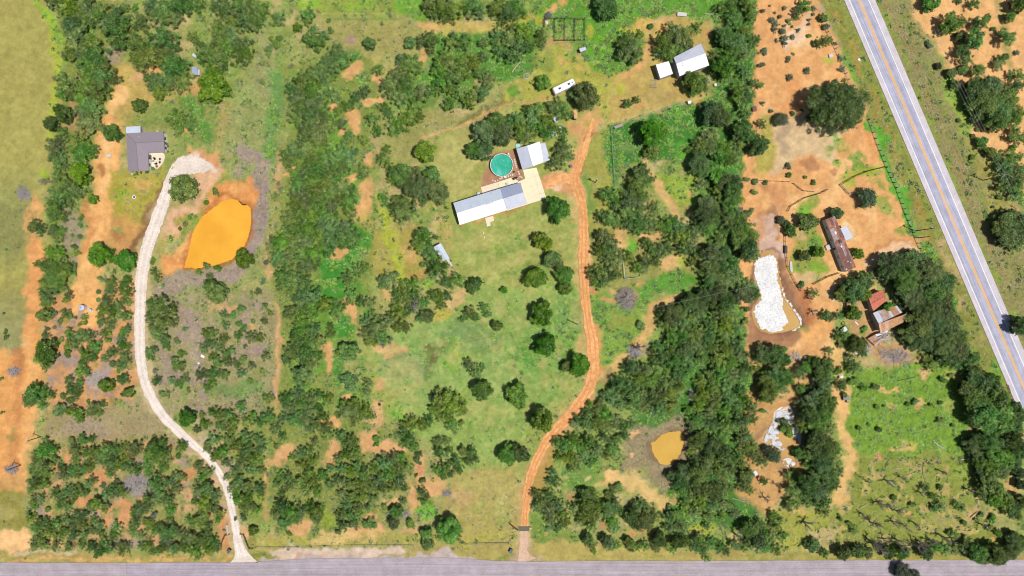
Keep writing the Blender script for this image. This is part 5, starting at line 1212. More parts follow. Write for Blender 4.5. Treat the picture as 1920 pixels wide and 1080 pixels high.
def limb_mesh(name, segs, mat):
    mb = MB()
    for a, b, r0, r1 in segs: mb.tube(a, b, r0, r1, 5)
    me = bpy.data.meshes.new(name)
    me.from_pydata([tuple(v) for v in mb.v], [], mb.f); me.update()
    me.materials.append(mat)
    return me

def crown(seed, n, style):
    """clump list inside a unit crown and the limbs that carry it"""
    r = np.random.default_rng(seed)
    ph = r.random(5) * 6.28; am = r.random(5)
    H = {'m': 1.05, 'o': 1.0, 'r': 1.25, 's': 0.75, 'j': 1.1, 'g': 0.7}[style]
    lob = {'m': 0.20, 'o': 0.15, 'r': 0.17, 's': 0.22, 'j': 0.12, 'g': 0.25}[style]
    clumps = []; segs = []
    cr0 = {'m': 0.21, 'o': 0.20, 'r': 0.22, 's': 0.30, 'j': 0.26, 'g': 0.26}[style]
    if style == 'm':                           # feathery: clumps strung out along spreading limbs
        nl = 9; per_l = max(1, n // nl - 1)
        for i in range(nl):
            t0 = 6.283 * (i + 0.7 * r.random()) / nl; ll = 0.62 + 0.42 * r.random(); hz = 0.75 + 0.35 * r.random()
            for j in range(per_l):
                u = (j + 0.5 + 0.6 * r.random()) / per_l; t = t0 + r.normal() * 0.16 + 0.25 * u * math.sin(ph[i % 5])
                cr = cr0 * (0.55 + 0.75 * r.random()); rad = min(1.0, u * ll)
                z = H * hz * (0.42 + 0.55 * math.sqrt(max(0.02, 1 - (rad / 1.1) ** 2)) * (0.6 + 0.45 * r.random()))
                clumps.append((rad * math.cos(t), rad * math.sin(t), z, cr, 0.2 + 0.55 * r.random()))
        for i in range(nl // 2):
            t = r.random() * 6.283; rad = 0.45 * r.random()
            clumps.append((rad * math.cos(t), rad * math.sin(t), H * (0.75 + 0.3 * r.random()), cr0, 0.3 + 0.5 * r.random()))
        n = len(clumps)
    for k in range(0 if style == 'm' else n):
        t = r.random() * 6.283
        rm = 1.0 - lob + lob * (am[0] * math.sin(2 * t + ph[0]) + am[1] * math.sin(3 * t + ph[1]) + am[2] * math.sin(5 * t + ph[2]))
        cr = cr0 * (0.55 + 0.85 * r.random())
        rad = math.sqrt(r.random()) * (rm - cr * 0.6)
        dome = math.sqrt(max(0.03, 1 - (rad / 1.08) ** 2))
        z = H * (0.30 + 0.66 * dome * (0.62 + 0.45 * r.random()))
        clumps.append((rad * math.cos(t), rad * math.sin(t), z, cr, 0.15 + 0.6 * r.random()))
    for k in range(n // 3 if style in 'orj' else 0):   # skirt
        t = r.random() * 6.283; rad = 0.55 + 0.3 * r.random()
        clumps.append((rad * math.cos(t), rad * math.sin(t), H * (0.25 + 0.15 * r.random()), cr0 * 0.8, 0.2))
    nt_ = 1 if style in 'or' else 3
    hub = []
    for k in range(nt_):
        t = r.random() * 6.283; q = Vector((0.10 * math.cos(t) * (nt_ > 1), 0.10 * math.sin(t) * (nt_ > 1), 0.28 * H))
        segs.append(((q.x * 0.3, q.y * 0.3, -0.05), q, 0.055 if nt_ == 1 else 0.040, 0.038 if nt_ == 1 else 0.028)); hub.append(q)
    for (x, y, z, cr, sh) in clumps[:n]:
        q = hub[int(r.integers(len(hub)))]; e = Vector((x, y, z + cr * (0.3 if style != 'm' else 0.95)))
        mid = q.lerp(e, 0.5) + Vector((r.normal() * 0.06, r.normal() * 0.06, 0.05))
        segs.append((q, mid, 0.020, 0.013)); segs.append((mid, e, 0.013, 0.006))
    return clumps, segs, r

LIB = {}
def make_lib():
    spec = {  # style: (variants, clumps, leaves per clump, leaf size, aspect)
        'm': [(s, 38, 60, 0.062, 0.42) for s in range(10)],
        'o': [(20 + s, 62, 84, 0.050, 0.55) for s in range(4)],
        'r': [(40 + s, 42, 84, 0.058, 0.55) for s in range(5)],
        's': [(60 + s, 15, 40, 0.105, 0.45) for s in range(6)],
        'j': [(80 + s, 34, 60, 0.062, 0.30) for s in range(3)],
        'O': [(110, 170, 260, 0.026, 0.5)],
        'g': [(90 + s, 18, 40, 0.090, 0.35) for s in range(4)],
    }
    for st, rows in spec.items():
        LIB[st] = []
        for (seed, n, per, leaf, asp) in rows:
            cl, segs, r = crown(seed, n, st.lower())
            if st == 'O': cl = [(x, y, z, c_ * 0.62, s_) for x, y, z, c_, s_ in cl]
            V, F, Sh = leaf_cloud(cl, per, leaf, r, asp, inner=0.35 if st in 'sg' else 0.45)
            nm = {'m': 'mesquite', 'o': 'live_oak', 'r': 'shade_tree', 's': 'shrub', 'j': 'juniper', 'g': 'grey_shrub', 'O': 'live_oak'}[st]
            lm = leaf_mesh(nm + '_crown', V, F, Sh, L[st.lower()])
            tm = limb_mesh(nm + '_trunk', segs, M['bark_pale'] if st == 'm' else M['bark'])
            LIB[st].append((lm, tm))
M['bark_pale'] = flat('pale_bark', (0.34, 0.31, 0.27), 0.9, 0.3, 4)
make_lib()

def dead_lib():
    out = []
    for s in range(5):
        r = random.Random(900 + s)
        segs = []
        def grow_(p, d, ln, rad, lvl):
            q = p + d * ln
            segs.append((p, q, rad, rad * 0.6))
            if lvl == 0: return
            for _ in range(3 if lvl > 1 else 3):
                nd = (d + Vector((r.uniform(-1, 1), r.uniform(-1, 1), r.uniform(-0.35, 0.55))) * 0.75).normalized()
                st = p.lerp(q, r.uniform(0.45, 1.0))
                grow_(st, nd, ln * r.uniform(0.5, 0.8), rad * 0.55, lvl - 1)
        for k in range(2):
            a = r.uniform(0, 6.28); grow_(Vector((0, 0, -0.05)), Vector((math.cos(a) * 0.35, math.sin(a) * 0.35, 1)).normalized(), 0.55, 0.07, 4)
        out.append(limb_mesh('dead_tree_limbs', segs, M['grey_wood']))
    return out
DEAD = dead_lib()

# ---- where each stands (read off the photo tile by tile: x, y, radius in quarter pixels)
KINDS = {'m': ('mesquite_tree', 'mesquite', 'mesquite tree'), 'o': ('live_oak_tree', 'dark oak', 'oak tree'), 'r': ('shade_tree', 'round tree', 'tree'),
         's': ('shrub', 'leafy shrub', 'shrub'), 'j': ('juniper_tree', 'dark juniper', 'juniper'), 'g': ('grey_shrub', 'grey shrub', 'shrub'), 'd': ('dead_tree', 'dead tree', 'dead tree')}
spots = []
for (tx, ty), txt in TILES.items():
    for tok in txt.split():
        k = 'm'
        if tok[0].isalpha(): k, tok = tok[0], tok[1:]
        x, y, r = map(float, tok.split(','))
        if r < 5: continue
        if k == 'm' and r < 36: k = 's'
        spots.append([k, tx * 480 + x / 4, ty * 270 + y / 4, r / 4])

LAND = [('the shingled house', 272, 285), ('the orange pond', 410, 440), ('the grey brush pile in the far field', 43, 362), ('the stick heap in the lower thicket', 255, 910),
        ('the round water tank', 157, 577), ('the little hut in the upper trees', 366, 132), ('the bend of the gravel drive', 270, 710), ('the foot of the gravel drive', 440, 985),
        ('the gravel drive above the road', 380, 850), ('the pale twig patch by the gravel drive', 182, 712), ('the top end of the gravel drive', 345, 340), ('the far field edge', 105, 480),
        ('the grey litter patch by the top thicket', 214, 105), ('the green lane above the orange pond', 515, 230), ('the litter flat below the orange pond', 365, 620),
        ('the red lane through the thicket', 516, 720), ('the lower end of the red lane', 505, 920), ('the dark green hollow in the thicket', 622, 510), ('the bare patch in mid thicket', 688, 375),
        ('the upper edge of the thicket', 620, 150), ('the tan clearing by the upper grove', 705, 170), ('the lush grove above the pool', 850, 110), ('the trees along the top edge', 860, 15),
        ('the green round pool', 941, 311), ('the white garage', 1000, 292), ('the long white roofed house', 925, 385), ('the long tin shed', 828, 475), ('the dark stain in the meadow', 810, 670),
        ('the twig strewn grove below the shed', 760, 590), ('the clump in the lower meadow', 845, 765), ('the bare strip in the lower thicket', 770, 925), ('the county road verge', 650, 1020),
        ('the pair of trees by the county road', 835, 1000), ('the cattle guard', 983, 990), ('the bend of the dirt drive', 1040, 815), ('the dirt drive beside the lawn', 1098, 520),
        ('the fork of the dirt drive', 1085, 340), ('the white camper', 1058, 162), ('the rail pens', 1060, 57), ('the white barn', 1295, 115), ('the low white shed', 1246, 130),
        ('the wire fence of the green paddock', 1240, 205), ('the middle of the green paddock', 1215, 280), ('the big heap of grey sticks', 1173, 560), ('the fallen grey limbs', 1205, 655),
        ('the white pipe corner', 1171, 520), ('the dark belt beside the red ground', 1370, 300), ('the dark belt by the white pond', 1370, 500), ('the white crusted long pond', 1445, 560),
        ('the heart of the big wood', 1330, 680), ('the small ochre pond', 1252, 842), ('the tan bank by the ochre pond', 1200, 920), ('the hedge along the county road', 1200, 1020),
        ('the small white rimmed pond', 1468, 815), ('the red track in the lower wood', 1565, 720), ('the bare limbs by the county road', 1650, 1010), ('the green weed meadow', 1690, 780),
        ('the meadow of dead trees', 1720, 920), ('the rusted mobile home', 1573, 457), ('the red roofed shed', 1645, 563), ('the rusted barn', 1670, 605), ('the guard rail', 1896, 742),
        ('the big wood by the highway', 1750, 570), ('the highway fence', 1640, 290), ('the corral rails', 1590, 345), ('the bare red ground', 1490, 130), ('the pole across the highway', 1862, 333),
        ('the scrub across the highway', 1800, 90), ('the grove across the highway', 1850, 195), ('the far bank of the highway', 1890, 440), ('the lower corner of the ranch', 1880, 930)]
DIRS = ['right of', 'lower right of', 'below', 'lower left of', 'left of', 'upper left of', 'above', 'upper right of']
ORD = ['closest', 'second closest', 'third closest', 'fourth closest', 'fifth closest', 'sixth closest', 'seventh closest', 'eighth closest', 'ninth closest', 'tenth closest', 'eleventh closest', 'twelfth closest']
ORD += [w + ' closest' for w in 'thirteenth fourteenth fifteenth sixteenth seventeenth eighteenth nineteenth twentieth'.split()]

def size_word(k, r):
    if k in 'sg': return 'tiny' if r < 5 else 'small' if r < 8 else 'broad'
    return 'small' if r < 13 else 'mid sized' if r < 20 else 'large' if r < 34 else 'huge'
def label_plan(items):
    grp = {}
    for it in items:
        k, x, y, r = it[:4]
        nm, lx, ly = min(LAND, key=lambda l: (l[1] - x) ** 2 + (l[2] - y) ** 2)
        d = DIRS[int(((math.degrees(math.atan2(y - ly, x - lx)) + 382.5) % 360) // 45)]
        grp.setdefault((size_word(k, r) + ' ' + KINDS[k][1], d, nm), []).append((math.hypot(x - lx, y - ly), it))
    for (a, d, nm), lst in grp.items():
        lst.sort(key=lambda q: q[0])
        for i, (_, it) in enumerate(lst):
            it.append(f'{a} {d} {nm}' + ('' if len(lst) == 1 else ', ' + (ORD[i] if i < len(ORD) else 'farthest')))

indiv = []; bulk = []
bykind = {}
for sp in spots: bykind.setdefault(sp[0], []).append(sp)
for k, lst in bykind.items():
    lst.sort(key=lambda q: -q[3])
    indiv += lst[:300]; bulk += lst[300:]
label_plan(indiv)
GROUP = {'m': 'mesquite trees of the ranch thickets', 'o': 'dark oaks of the woods', 'r': 'round green trees', 's': 'leafy shrubs', 'j': 'dark junipers', 'g': 'grey shrubs on the red soil', 'd': 'bare dead trees'}
rt = random.Random(77)
HF = {'m': 1.15, 'o': 1.0, 'r': 1.0, 's': 1.0, 'j': 1.0, 'g': 1.0, 'd': 1.15}
def place(k, px, py, rpx):
    rm = rpx * S
    top = {'m': 1.2, 'o': 1.4 if rpx < 24 else 1.1, 'r': 1.35, 's': 0.75, 'j': 1.1, 'g': 0.7, 'd': 1.5}[k] * rm
    if k == 'o' and rpx > 30: top *= 1.0
    zc = top * 0.6
    q = U(px, py, zc)
    return (q.x, q.y, 0.0), rm
def new(name, data, parent=None):
    o = bpy.data.objects.new(name, data); C.objects.link(o)
    if parent: o.parent = parent
    return o
for it in indiv:
    k, px, py, rpx, lab = it
    loc, rm = place(k, px, py, rpx)
    nm, _, cat = KINDS[k]
    rz = rt.uniform(0, 6.283)
    kk = 1.12 if rpx > 40 else 0.93 if k == 'm' else 1.0 if k == 'o' else 1.05
    sc = (rm * kk * rt.uniform(0.93, 1.07), rm * kk * rt.uniform(0.93, 1.07), rm * kk * rt.uniform(0.85, 1.2) * {'m': 1.15, 'o': 1.4 if rpx < 24 else 1.1, 'r': 1.08, 'd': 1.25}.get(k, 1))
    if k == 'd': sc = tuple(v_ * 1.25 for v_ in sc)
    if k == 'd':
        o = new(nm, DEAD[rt.randrange(len(DEAD))])
    elif k in 'sg':
        o = new(nm, LIB[k][rt.randrange(len(LIB[k]))][0])
    else:
        lk = 'O' if k == 'o' and rpx > 31 else k
        lm, tm = LIB[lk][rt.randrange(len(LIB[lk]))]
        o = new(nm, None)
        o.empty_display_size = 0.3
        new('crown', lm, o); new('trunk', tm, o)
    o.location = loc; o.rotation_euler = (0, 0, rz); o.scale = sc
    tag(o, lab, cat, GROUP[k])

# ---- everything past the largest three hundred: one mass of low thicket, instanced on points
def instancer(name, pts, rots, scales, idx, meshes, label, cat):
    col = bpy.data.collections.new(name + '_sources')
    for i, me in enumerate(meshes):
        col.objects.link(bpy.data.objects.new('%s_source_%02d' % (name, i), me))
    me = bpy.data.meshes.new(name)
    me.vertices.add(len(pts)); me.vertices.foreach_set('co', np.asarray(pts, np.float32).ravel())
    a = me.attributes.new('rot', 'FLOAT_VECTOR', 'POINT'); a.data.foreach_set('vector', np.asarray(rots, np.float32).ravel())
    a = me.attributes.new('scl', 'FLOAT_VECTOR', 'POINT'); a.data.foreach_set('vector', np.asarray(scales, np.float32).ravel())
    a = me.attributes.new('idx', 'INT', 'POINT'); a.data.foreach_set('value', np.asarray(idx, np.int32))
    o = new(name, me)
    g = bpy.data.node_groups.new(name, 'GeometryNodeTree')
    g.interface.new_socket('Geometry', in_out='INPUT', socket_type='NodeSocketGeometry')
    g.interface.new_socket('Geometry', in_out='OUTPUT', socket_type='NodeSocketGeometry')
    gi = g.nodes.new('NodeGroupInput'); go = g.nodes.new('NodeGroupOutput')
    ip = g.nodes.new('GeometryNodeInstanceOnPoints')
    ci = g.nodes.new('GeometryNodeCollectionInfo')
    ci.inputs['Collection'].default_value = col
    ci.inputs['Separate Children'].default_value = True
    ci.inputs['Reset Children'].default_value = True
    ip.inputs['Pick Instance'].default_value = True
    def attr(nm, ty):
        n = g.nodes.new('GeometryNodeInputNamedAttribute'); n.data_type = ty; n.inputs['Name'].default_value = nm
        return n.outputs['Attribute']
    g.links.new(gi.outputs[0], ip.inputs['Points'])
    g.links.new(ci.outputs[0], ip.inputs['Instance'])
    g.links.new(attr('idx', 'INT'), ip.inputs['Instance Index'])
    e = g.nodes.new('FunctionNodeEulerToRotation')
    g.links.new(attr('rot', 'FLOAT_VECTOR'), e.inputs[0])
    g.links.new(e.outputs[0], ip.inputs['Rotation'])
    g.links.new(attr('scl', 'FLOAT_VECTOR'), ip.inputs['Scale'])
    g.links.new(ip.outputs[0], go.inputs[0])
    md = o.modifiers.new('instances', 'NODES'); md.node_group = g
    return tag(o, label, cat, kind='stuff')

P_ = []; Q_ = []; S_ = []; I_ = []
nm_ = len(LIB['m'])
for k, px, py, rpx in [b[:4] for b in bulk]:
    loc, rm = place(k, px, py, rpx)
    if 530 < px < 715 and 130 < py < 720 and rt.random() < 0.28: continue
    v = rt.randrange(nm_)
    rz = rt.uniform(0, 6.283)
    s3 = (rm * 0.86, rm * 0.86, rm * rt.uniform(0.8, 1.2))
    P_ += [loc, loc]; Q_ += [(0, 0, rz)] * 2; S_ += [s3, s3]; I_ += [v, nm_ + v]
instancer('thicket', P_, Q_, S_, I_, [a for a, b in LIB['m']] + [b for a, b in LIB['m']], 'low green mesquite thicket filling in between the larger trees', 'thicket')

# ---- weeds and dry grass: small tufts, denser where the ground is lush
def tuft(seed, n, h, mat, spread=0.5, wid=0.16):
    r = np.random.default_rng(seed)
    V = []; Sh = []
    for k in range(n):
        a = r.random() * 6.283; d = spread * math.sqrt(r.random()); c = np.array([d * math.cos(a), d * math.sin(a), 0])
        t = r.random() * 6.283; ln = 0.25 + 0.35 * r.random()
        tip = np.array([math.cos(t) * ln, math.sin(t) * ln, h * (0.2 + 0.5 * r.random())]); s = np.array([-math.sin(t), math.cos(t), 0]) * wid * (0.6 + 0.8 * r.random())
        m_ = c + tip * 0.55 + np.array([0, 0, h * 0.2])
        V += [c, m_ + s, c + tip, m_ - s]; Sh.append(r.random())
    V = np.array(V); F = np.arange(len(V)).reshape(-1, 4)
    return leaf_mesh('tuft', V, F, np.array(Sh), mat)
def scatter(name, field, count, meshes, smin, smax, label, cat, seed):
    r = np.random.default_rng(seed)
    w = np.clip(field, 0, None).ravel(); w = w / w.sum()
    ii = r.choice(len(w), count, p=w)
    x = (PX.ravel()[ii] + r.uniform(-STEP, STEP, count) - 960) * S; y = (540 - PY.ravel()[ii] + r.uniform(-STEP, STEP, count)) * S
    z = GZ.ravel()[ii]
    s = smin + (smax - smin) * r.random(count) ** 2
    return instancer(name, np.stack([x, y, z], 1), np.stack([0 * x, 0 * x, r.random(count) * 6.283], 1), np.stack([s, s, s], 1), r.integers(0, len(meshes), count), meshes, label, cat)
G_ = COL[..., 1] / (COL[..., 0] + 1e-4)
inpix = ((PX > -10) & (PX < 1930) & (PY > -10) & (PY < 1046)).astype(float)
nopond = np.ones_like(PX)
for pp in (POND_ORANGE, POND_SMALL, POND_WHITE, POND_PALE):
    nopond[inside(PX, PY, grow(pp, 4))] = 0
clear_w = 1
onroad = (np.abs(PX - (1611 + 0.4245 * PY)) < 36)
nopond[onroad] = 0
def clear_track(pts, w):
    d = segdist(PX, PY, [q[:2] for q in pts[::4]] + [pts[-1][:2]], False)
    nopond[d < w] = 0
clear_track(GD, 10.5); clear_track(RD, 8.5)
for (x0, y0, x1, y1) in ((234, 236, 318, 322), (846, 266, 1034, 425), (1226, 76, 1334, 148), (1540, 400, 1608, 515), (1622, 540, 1704, 655), (808, 452, 852, 502), (1034, 145, 1082, 180)):
    nopond[box([(x0, y0), (x1, y1)], 0)] = 0
lush = np.clip((G_ - 1.12) * 1.6, 0, 1) * np.clip((F3 - 0.36) * 4, 0, 1) * inpix * nopond * VEG
mixed = np.clip((G_ - 0.72) * 2.2, 0, 1) * np.clip((F3 - 0.45) * 5, 0, 1) * inpix * nopond * np.clip(VEG - 0.35, 0, 1)
dryf = np.clip(1 - np.abs(G_ - 0.85) * 3, 0, 1) * np.clip((F5 - 0.45) * 4, 0, 1) * inpix * nopond * np.clip(VEG - 0.3, 0, 1)
scatter('weeds', lush, 20000, [tuft(1, 16, 0.3, L['w']), tuft(2, 20, 0.35, L['w']), tuft(3, 12, 0.3, L['w'])], 0.35, 1.0, 'rank green weeds growing over the damp ground', 'weeds', 5)
mixed[inside(PX, PY, [(1580, 685), (1815, 685), (1815, 855), (1590, 855)])] *= 0.15
scatter('low_brush', mixed, 14000, [tuft(5, 14, 0.5, L['s']), tuft(6, 16, 0.45, L['m']), tuft(7, 14, 0.5, L['g'])], 0.30, 1.15, 'low scattered brush and seedlings on the open ground', 'brush', 6)
scatter('dry_grass', dryf, 16000, [tuft(8, 14, 0.3, L['dry'], 0.5, 0.10), tuft(9, 18, 0.3, L['dry'], 0.6, 0.10)], 0.25, 0.8, 'pale dry grass tufts among the green', 'grass', 7)
# ------------------------------------------------------------------ buildings
def ccw(pts):
    a = sum(pts[i].x * pts[(i + 1) % len(pts)].y - pts[(i + 1) % len(pts)].x * pts[i].y for i in range(len(pts)))
    return pts if a > 0 else pts[::-1]
def pxs(pts, z):
    return ccw([U(a, b, z) for a, b in pts])
def slab(thing, name, pts, ztop, thick, mat):
    mb = MB(); mb.prism(pxs(pts, ztop), thick); return part(mb, name, mat, thing)
def struct_slab(name, pts, ztop, thick, mat, label):
    mb = MB(); mb.prism(pxs(pts, ztop), thick)
    return tag(mb.build(name, mat), label, 'slab', kind='structure')

def slope(thing, name, e0, e1, r1, r0, mat, thick=0.07, rib=0.9, ribname='roof_seam'):
    """one roof plane given its eave ends and ridge ends in the world, with standing seams"""
    e0, e1, r1, r0 = map(Vector, (e0, e1, r1, r0))
    mb = MB(); pts = ccw([e0, e1, r1, r0]); mb.prism(pts, thick)
    o = part(mb, name, mat, thing)
    if rib:
        nr = max(2, int((e1 - e0).length / rib))
        mb = MB()
        for k in range(nr + 1):
            t = k / nr; a = e0.lerp(e1, t); b = r0.lerp(r1, t)
            up = Vector((0, 0, 0.03)); mb.tube(a + up, b + up, 0.035, None, 4)
        q = mb.build(ribname, mat, None); q.parent = o; q['kind'] = 'stuff'
    return o

def gable(thing, A0, A1, RA, B0, B1, RB, ez, rz, roof0, roof1, wall, inset=0.35, rib=0.9, seams=True):
    """gabled volume: A0/A1 eave corners of one end, RA its ridge point (pixels), B* the other end"""
    a0, a1, b0, b1 = U(*A0, ez), U(*A1, ez), U(*B0, ez), U(*B1, ez); ra, rb = U(*RA, rz), U(*RB, rz)
    slope(thing, 'roof', a0, b0, rb, ra, roof0, rib=rib if seams else 0)
    slope(thing, 'roof', a1, b1, rb, ra, roof1, rib=rib if seams else 0)
    mb = MB(); mb.tube(ra + Vector((0, 0, .03)), rb + Vector((0, 0, .03)), 0.09, None, 5); part(mb, 'ridge_cap', roof1, thing)
    if wall is not None:
        ax = (rb - ra).normalized(); ac = (a1 - a0).normalized(); d = Vector((0, 0, 0.14))
        def cor(p, sx, sy): return p + ax * sx * inset + ac * sy * inset - d
        q = [cor(a0, 1, 1), cor(a1, 1, -1), cor(b1, -1, -1), cor(b0, -1, 1)]
        pa, pb = ra + ax * inset - d, rb - ax * inset - d
        gr = [Vector((p.x, p.y, -0.2)) for p in q]
        mb = MB(); mb.add(q + gr + [pa, pb], [(4, 5, 1, 8, 0), (6, 7, 3, 9, 2), (5, 6, 2, 1), (7, 4, 0, 3)])
        part(mb, 'wall', wall, thing)
        return q
def opening(thing, name, a, b, t, w, h, z0, mat, frame=None, out=0.03):
    """door or window set proud of a wall that runs from a to b (corners at eave height)"""
    a = Vector((a.x, a.y, 0)); b = Vector((b.x, b.y, 0)); d = (b - a).normalized(); nrm = Vector((d.y, -d.x, 0))
    c = a.lerp(b, t); mb = MB()
    ang = math.atan2(d.y, d.x)
    mb.box(c + Vector((0, 0, z0 + h / 2)), (w, 0.08, h), ang)
    o = part(mb, name, frame or mat, thing)
    mb = MB(); mb.box(c + Vector((0, 0, z0 + h / 2)), (w - 0.16, 0.12, h - 0.16), ang)
    q = mb.build('pane' if name == 'window' else 'leaf', mat); q.parent = o
def vent(thing, px, py, z, r=0.12, h=0.4, mat=None, name='vent_pipe'):
    mb = MB(); q = U(px, py, z); mb.tube(q - Vector((0, 0, 0.3)), q + Vector((0, 0, h)), r, None, 8); part(mb, name, mat or M['dark_steel'], thing)

# --- long white house with its carport
h = empty('long_house', U(918, 385)); tag(h, 'long low house with white metal gable roof beside the round pool', 'house')
w = gable(h, (850, 380.4), (862, 421.8), (856.3, 399.8), (938, 353), (950.7, 393.8), (943.6, 372.6), 2.8, 4.1, M['blue_metal'], M['white_metal'], M['white_wall'])  # back slope bluer and darker than the front: its shade put into the colour
for t in (0.2, 0.45, 0.8): opening(h, 'window', w[3], w[0], t, 1.2, 1.1, 1.0, M['glass'], M['white_wall'])
for t in (0.15, 0.35, 0.85): opening(h, 'window', w[1], w[2], t, 1.4, 1.1, 1.0, M['glass'], M['white_wall'])
opening(h, 'door', w[1], w[2], 0.63, 1.0, 2.05, 0.05, M['wood'], M['white_wall'])
gable(h, (938.6, 352.7), (951.4, 393.6), (944.2, 372.4), (975.6, 342.2), (988, 382), (981, 360.8), 2.7, 3.95, M['dark_metal'], M['grey_metal'], None)
for (a, b) in ((974, 344.5), (980, 360), (986, 380), (962, 388)):
    mb = MB(); q = U(a, b, 0); mb.tube(q, q + Vector((0, 0, 2.66)), 0.07, None, 6); part(mb, 'carport_post', M['white_wall'], h)
vent(h, 881.7, 386.8, 3.5); vent(h, 915, 381.5, 4.0, 0.09); vent(h, 921, 362, 3.2, 0.08, 0.3)
mb = MB(); mb.box(U(917, 381.6, 4.08), (2.6, 0.22, 0.12), 0.30); part(mb, 'ridge_vent', M['dark_metal'], h)
struct_slab('porch_slab', [(909.5, 409), (924.5, 404.5), (926.5, 414), (919, 416.5), (920, 423), (913.5, 425)], 0.12, 0.3, M['patio'], 'small concrete porch at the front door of the long house')
# concrete
struct_slab('concrete_drive', [(950.5, 350.5), (984.5, 334.9), (980.6, 318.6), (1006, 314.2), (1024.6, 372), (950.8, 395.2), (944, 371)], 0.09, 0.3, M['concrete'], 'cream concrete slab joining the carport and the garage')
struct_slab('patio', [(901.4, 351), (933, 341.4), (936.2, 352.2), (905, 363.5)], 0.13, 0.3, M['patio'], 'tan patio slab behind the long house')
struct_slab('patio', [(933.4, 341.2), (961, 332.4), (972, 339.6), (969, 343.2), (936.6, 352)], 0.12, 0.3, M['concrete'], 'cream patio slab between pool and carport')
mb = MB()
for k in range(4):
    a = U(984 + k * 6.6, 336 + k * 0.4 + 9, 0.092); 
for (a, b, c, d) in ((985, 336, 1011, 328.5), (990, 352, 1017, 343.5), (996, 369, 1022, 360.5), (998, 316.5, 1012, 366)):
    p0, p1 = U(a, b), U(c, d); p0.z = p1.z = 0.092
    mb.tube(p0, p1, 0.03, None, 4)
o = mb.build('slab_joint', flat('joint', A(206, 190, 150), 0.9, 0.1)); tag(o, 'saw cut joints across the cream concrete slab', 'joint', kind='structure')

# --- garage
g = empty('garage', U(1000, 292)); tag(g, 'white metal garage with lean-to under the trees beside the pool', 'garage')
w = gable(g, (968, 278.6), (1012, 265.5), (988.5, 273.4), (979.5, 318), (1019.5, 304), (999.5, 311.5), 3.0, 4.0, M['grey_metal'], M['white_metal'], M['white_wall'])  # slope away from the sun greyer, its shade put into the colour
slope(g, 'lean_to_roof', U(1022.6, 268.5, 2.5), U(1031.2, 300, 2.5), U(1019.8, 304, 2.9), U(1012.3, 269, 2.9), M['grey_metal'])
for (a, b) in ((1021, 270.5), (1029.5, 299.5)):
    mb = MB(); q = U(a, b, 0); mb.tube(q, q + Vector((0, 0, 2.45)), 0.07, None, 6); part(mb, 'lean_to_post', M['white_wall'], g)
opening(g, 'garage_door', w[2], w[3], 0.3, 2.6, 2.2, 0.02, M['grey_metal'], M['white_wall']); opening(g, 'garage_door', w[2], w[3], 0.72, 2.6, 2.2, 0.02, M['grey_metal'], M['white_wall'])
opening(g, 'window', w[3], w[0], 0.5, 1.2, 0.9, 1.2, M['glass'], M['white_wall'])

# --- pool
pq = U(940.8, 310.7, 0); pool = empty('round_pool', pq); tag(pool, 'round above ground pool of cloudy green water with white rim', 'pool')
R_ = 3.78
mb = MB(); mb.lathe([(R_, 0), (R_, 1.25)], (pq.x, pq.y, 0), 48); mb.f.pop(); part(mb, 'pool_wall', M['tan_wall'], pool)
mb = MB(); mb.lathe([(R_ - 0.09, 0.1), (R_ - 0.09, 1.25)], (pq.x, pq.y, 0), 48); mb.f.pop(); part(mb, 'liner', flat('liner', (0.08, 0.16, 0.17), 0.5), pool)
mb = MB(); n = 48
for k in range(n):
    a, b = 2 * math.pi * k / n, 2 * math.pi * (k + 1) / n
    mb.tube((pq.x + R_ * math.cos(a), pq.y + R_ * math.sin(a), 1.28), (pq.x + R_ * math.cos(b), pq.y + R_ * math.sin(b), 1.28), 0.125, None, 6)
part(mb, 'rim', M['white_paint2'] if 'white_paint2' in M else M['white_wall'], pool)
m, nt, p = new_mat('pool_water')
v = pos(nt)
n1 = noise(nt, 0.35, 5, 0.65, v); n2 = noise(nt, 1.6, 5, 0.75, v)
c = ramp(nt, n1, [(0.35, A(52, 166, 134)), (0.55, A(78, 186, 160)), (0.72, A(120, 204, 198))])
c = mixc(nt, ramp(nt, n2, [(0.58, (0, 0, 0)), (0.72, (0.6, 0.6, 0.6))]), c, A(150, 220, 208))
nt.links.new(c, p.inputs['Base Color']); p.inputs['Roughness'].default_value = 0.12; p.inputs['Specular IOR Level'].default_value = 0.3
bump(nt, p, n2, 0.1, 0.05)
mb = MB(); mb.lathe([(R_ - 0.1, 0.6), (R_ - 0.1, 0.8)], (pq.x, pq.y, 0), 48); part(mb, 'water', m, pool)
lad = MB(); q = U(946.8, 331.2, 0)
for s in (-0.3, 0.3):
    lad.tube(q + Vector((s, 0.5, 0)), q + Vector((s, 0.1, 1.8)), 0.05); lad.tube(q + Vector((s, 0.1, 1.8)), q + Vector((s, -0.35, 0)), 0.05)
for k in range(4): lad.box(q + Vector((0, -0.28 + 0.09 * k, 0.3 + 0.33 * k)), (0.62, 0.22, 0.06))
part(lad, 'ladder', M['white_wall'], pool)
pump = empty('pool_pump', U(953, 289)); tag(pump, 'white filter pump standing by the upper rim of the round pool', 'pump')
mb = MB(); c0 = U(953, 289); mb.lathe([(0.32, 0), (0.36, 0.25), (0.36, 0.8), (0.2, 1.0)], c0, 12); part(mb, 'tank', M['white_wall'], pump)
mb = MB(); mb.tube(c0 + Vector((0.3, -0.2, 0.2)), c0 + Vector((0.7, -0.6, 0.25)), 0.14); mb.tube(c0 + Vector((0.3, 0, 0.6)), c0 + Vector((-0.9, -0.9, 0.7)), 0.05); part(mb, 'pipe', M['grey_metal'], pump)

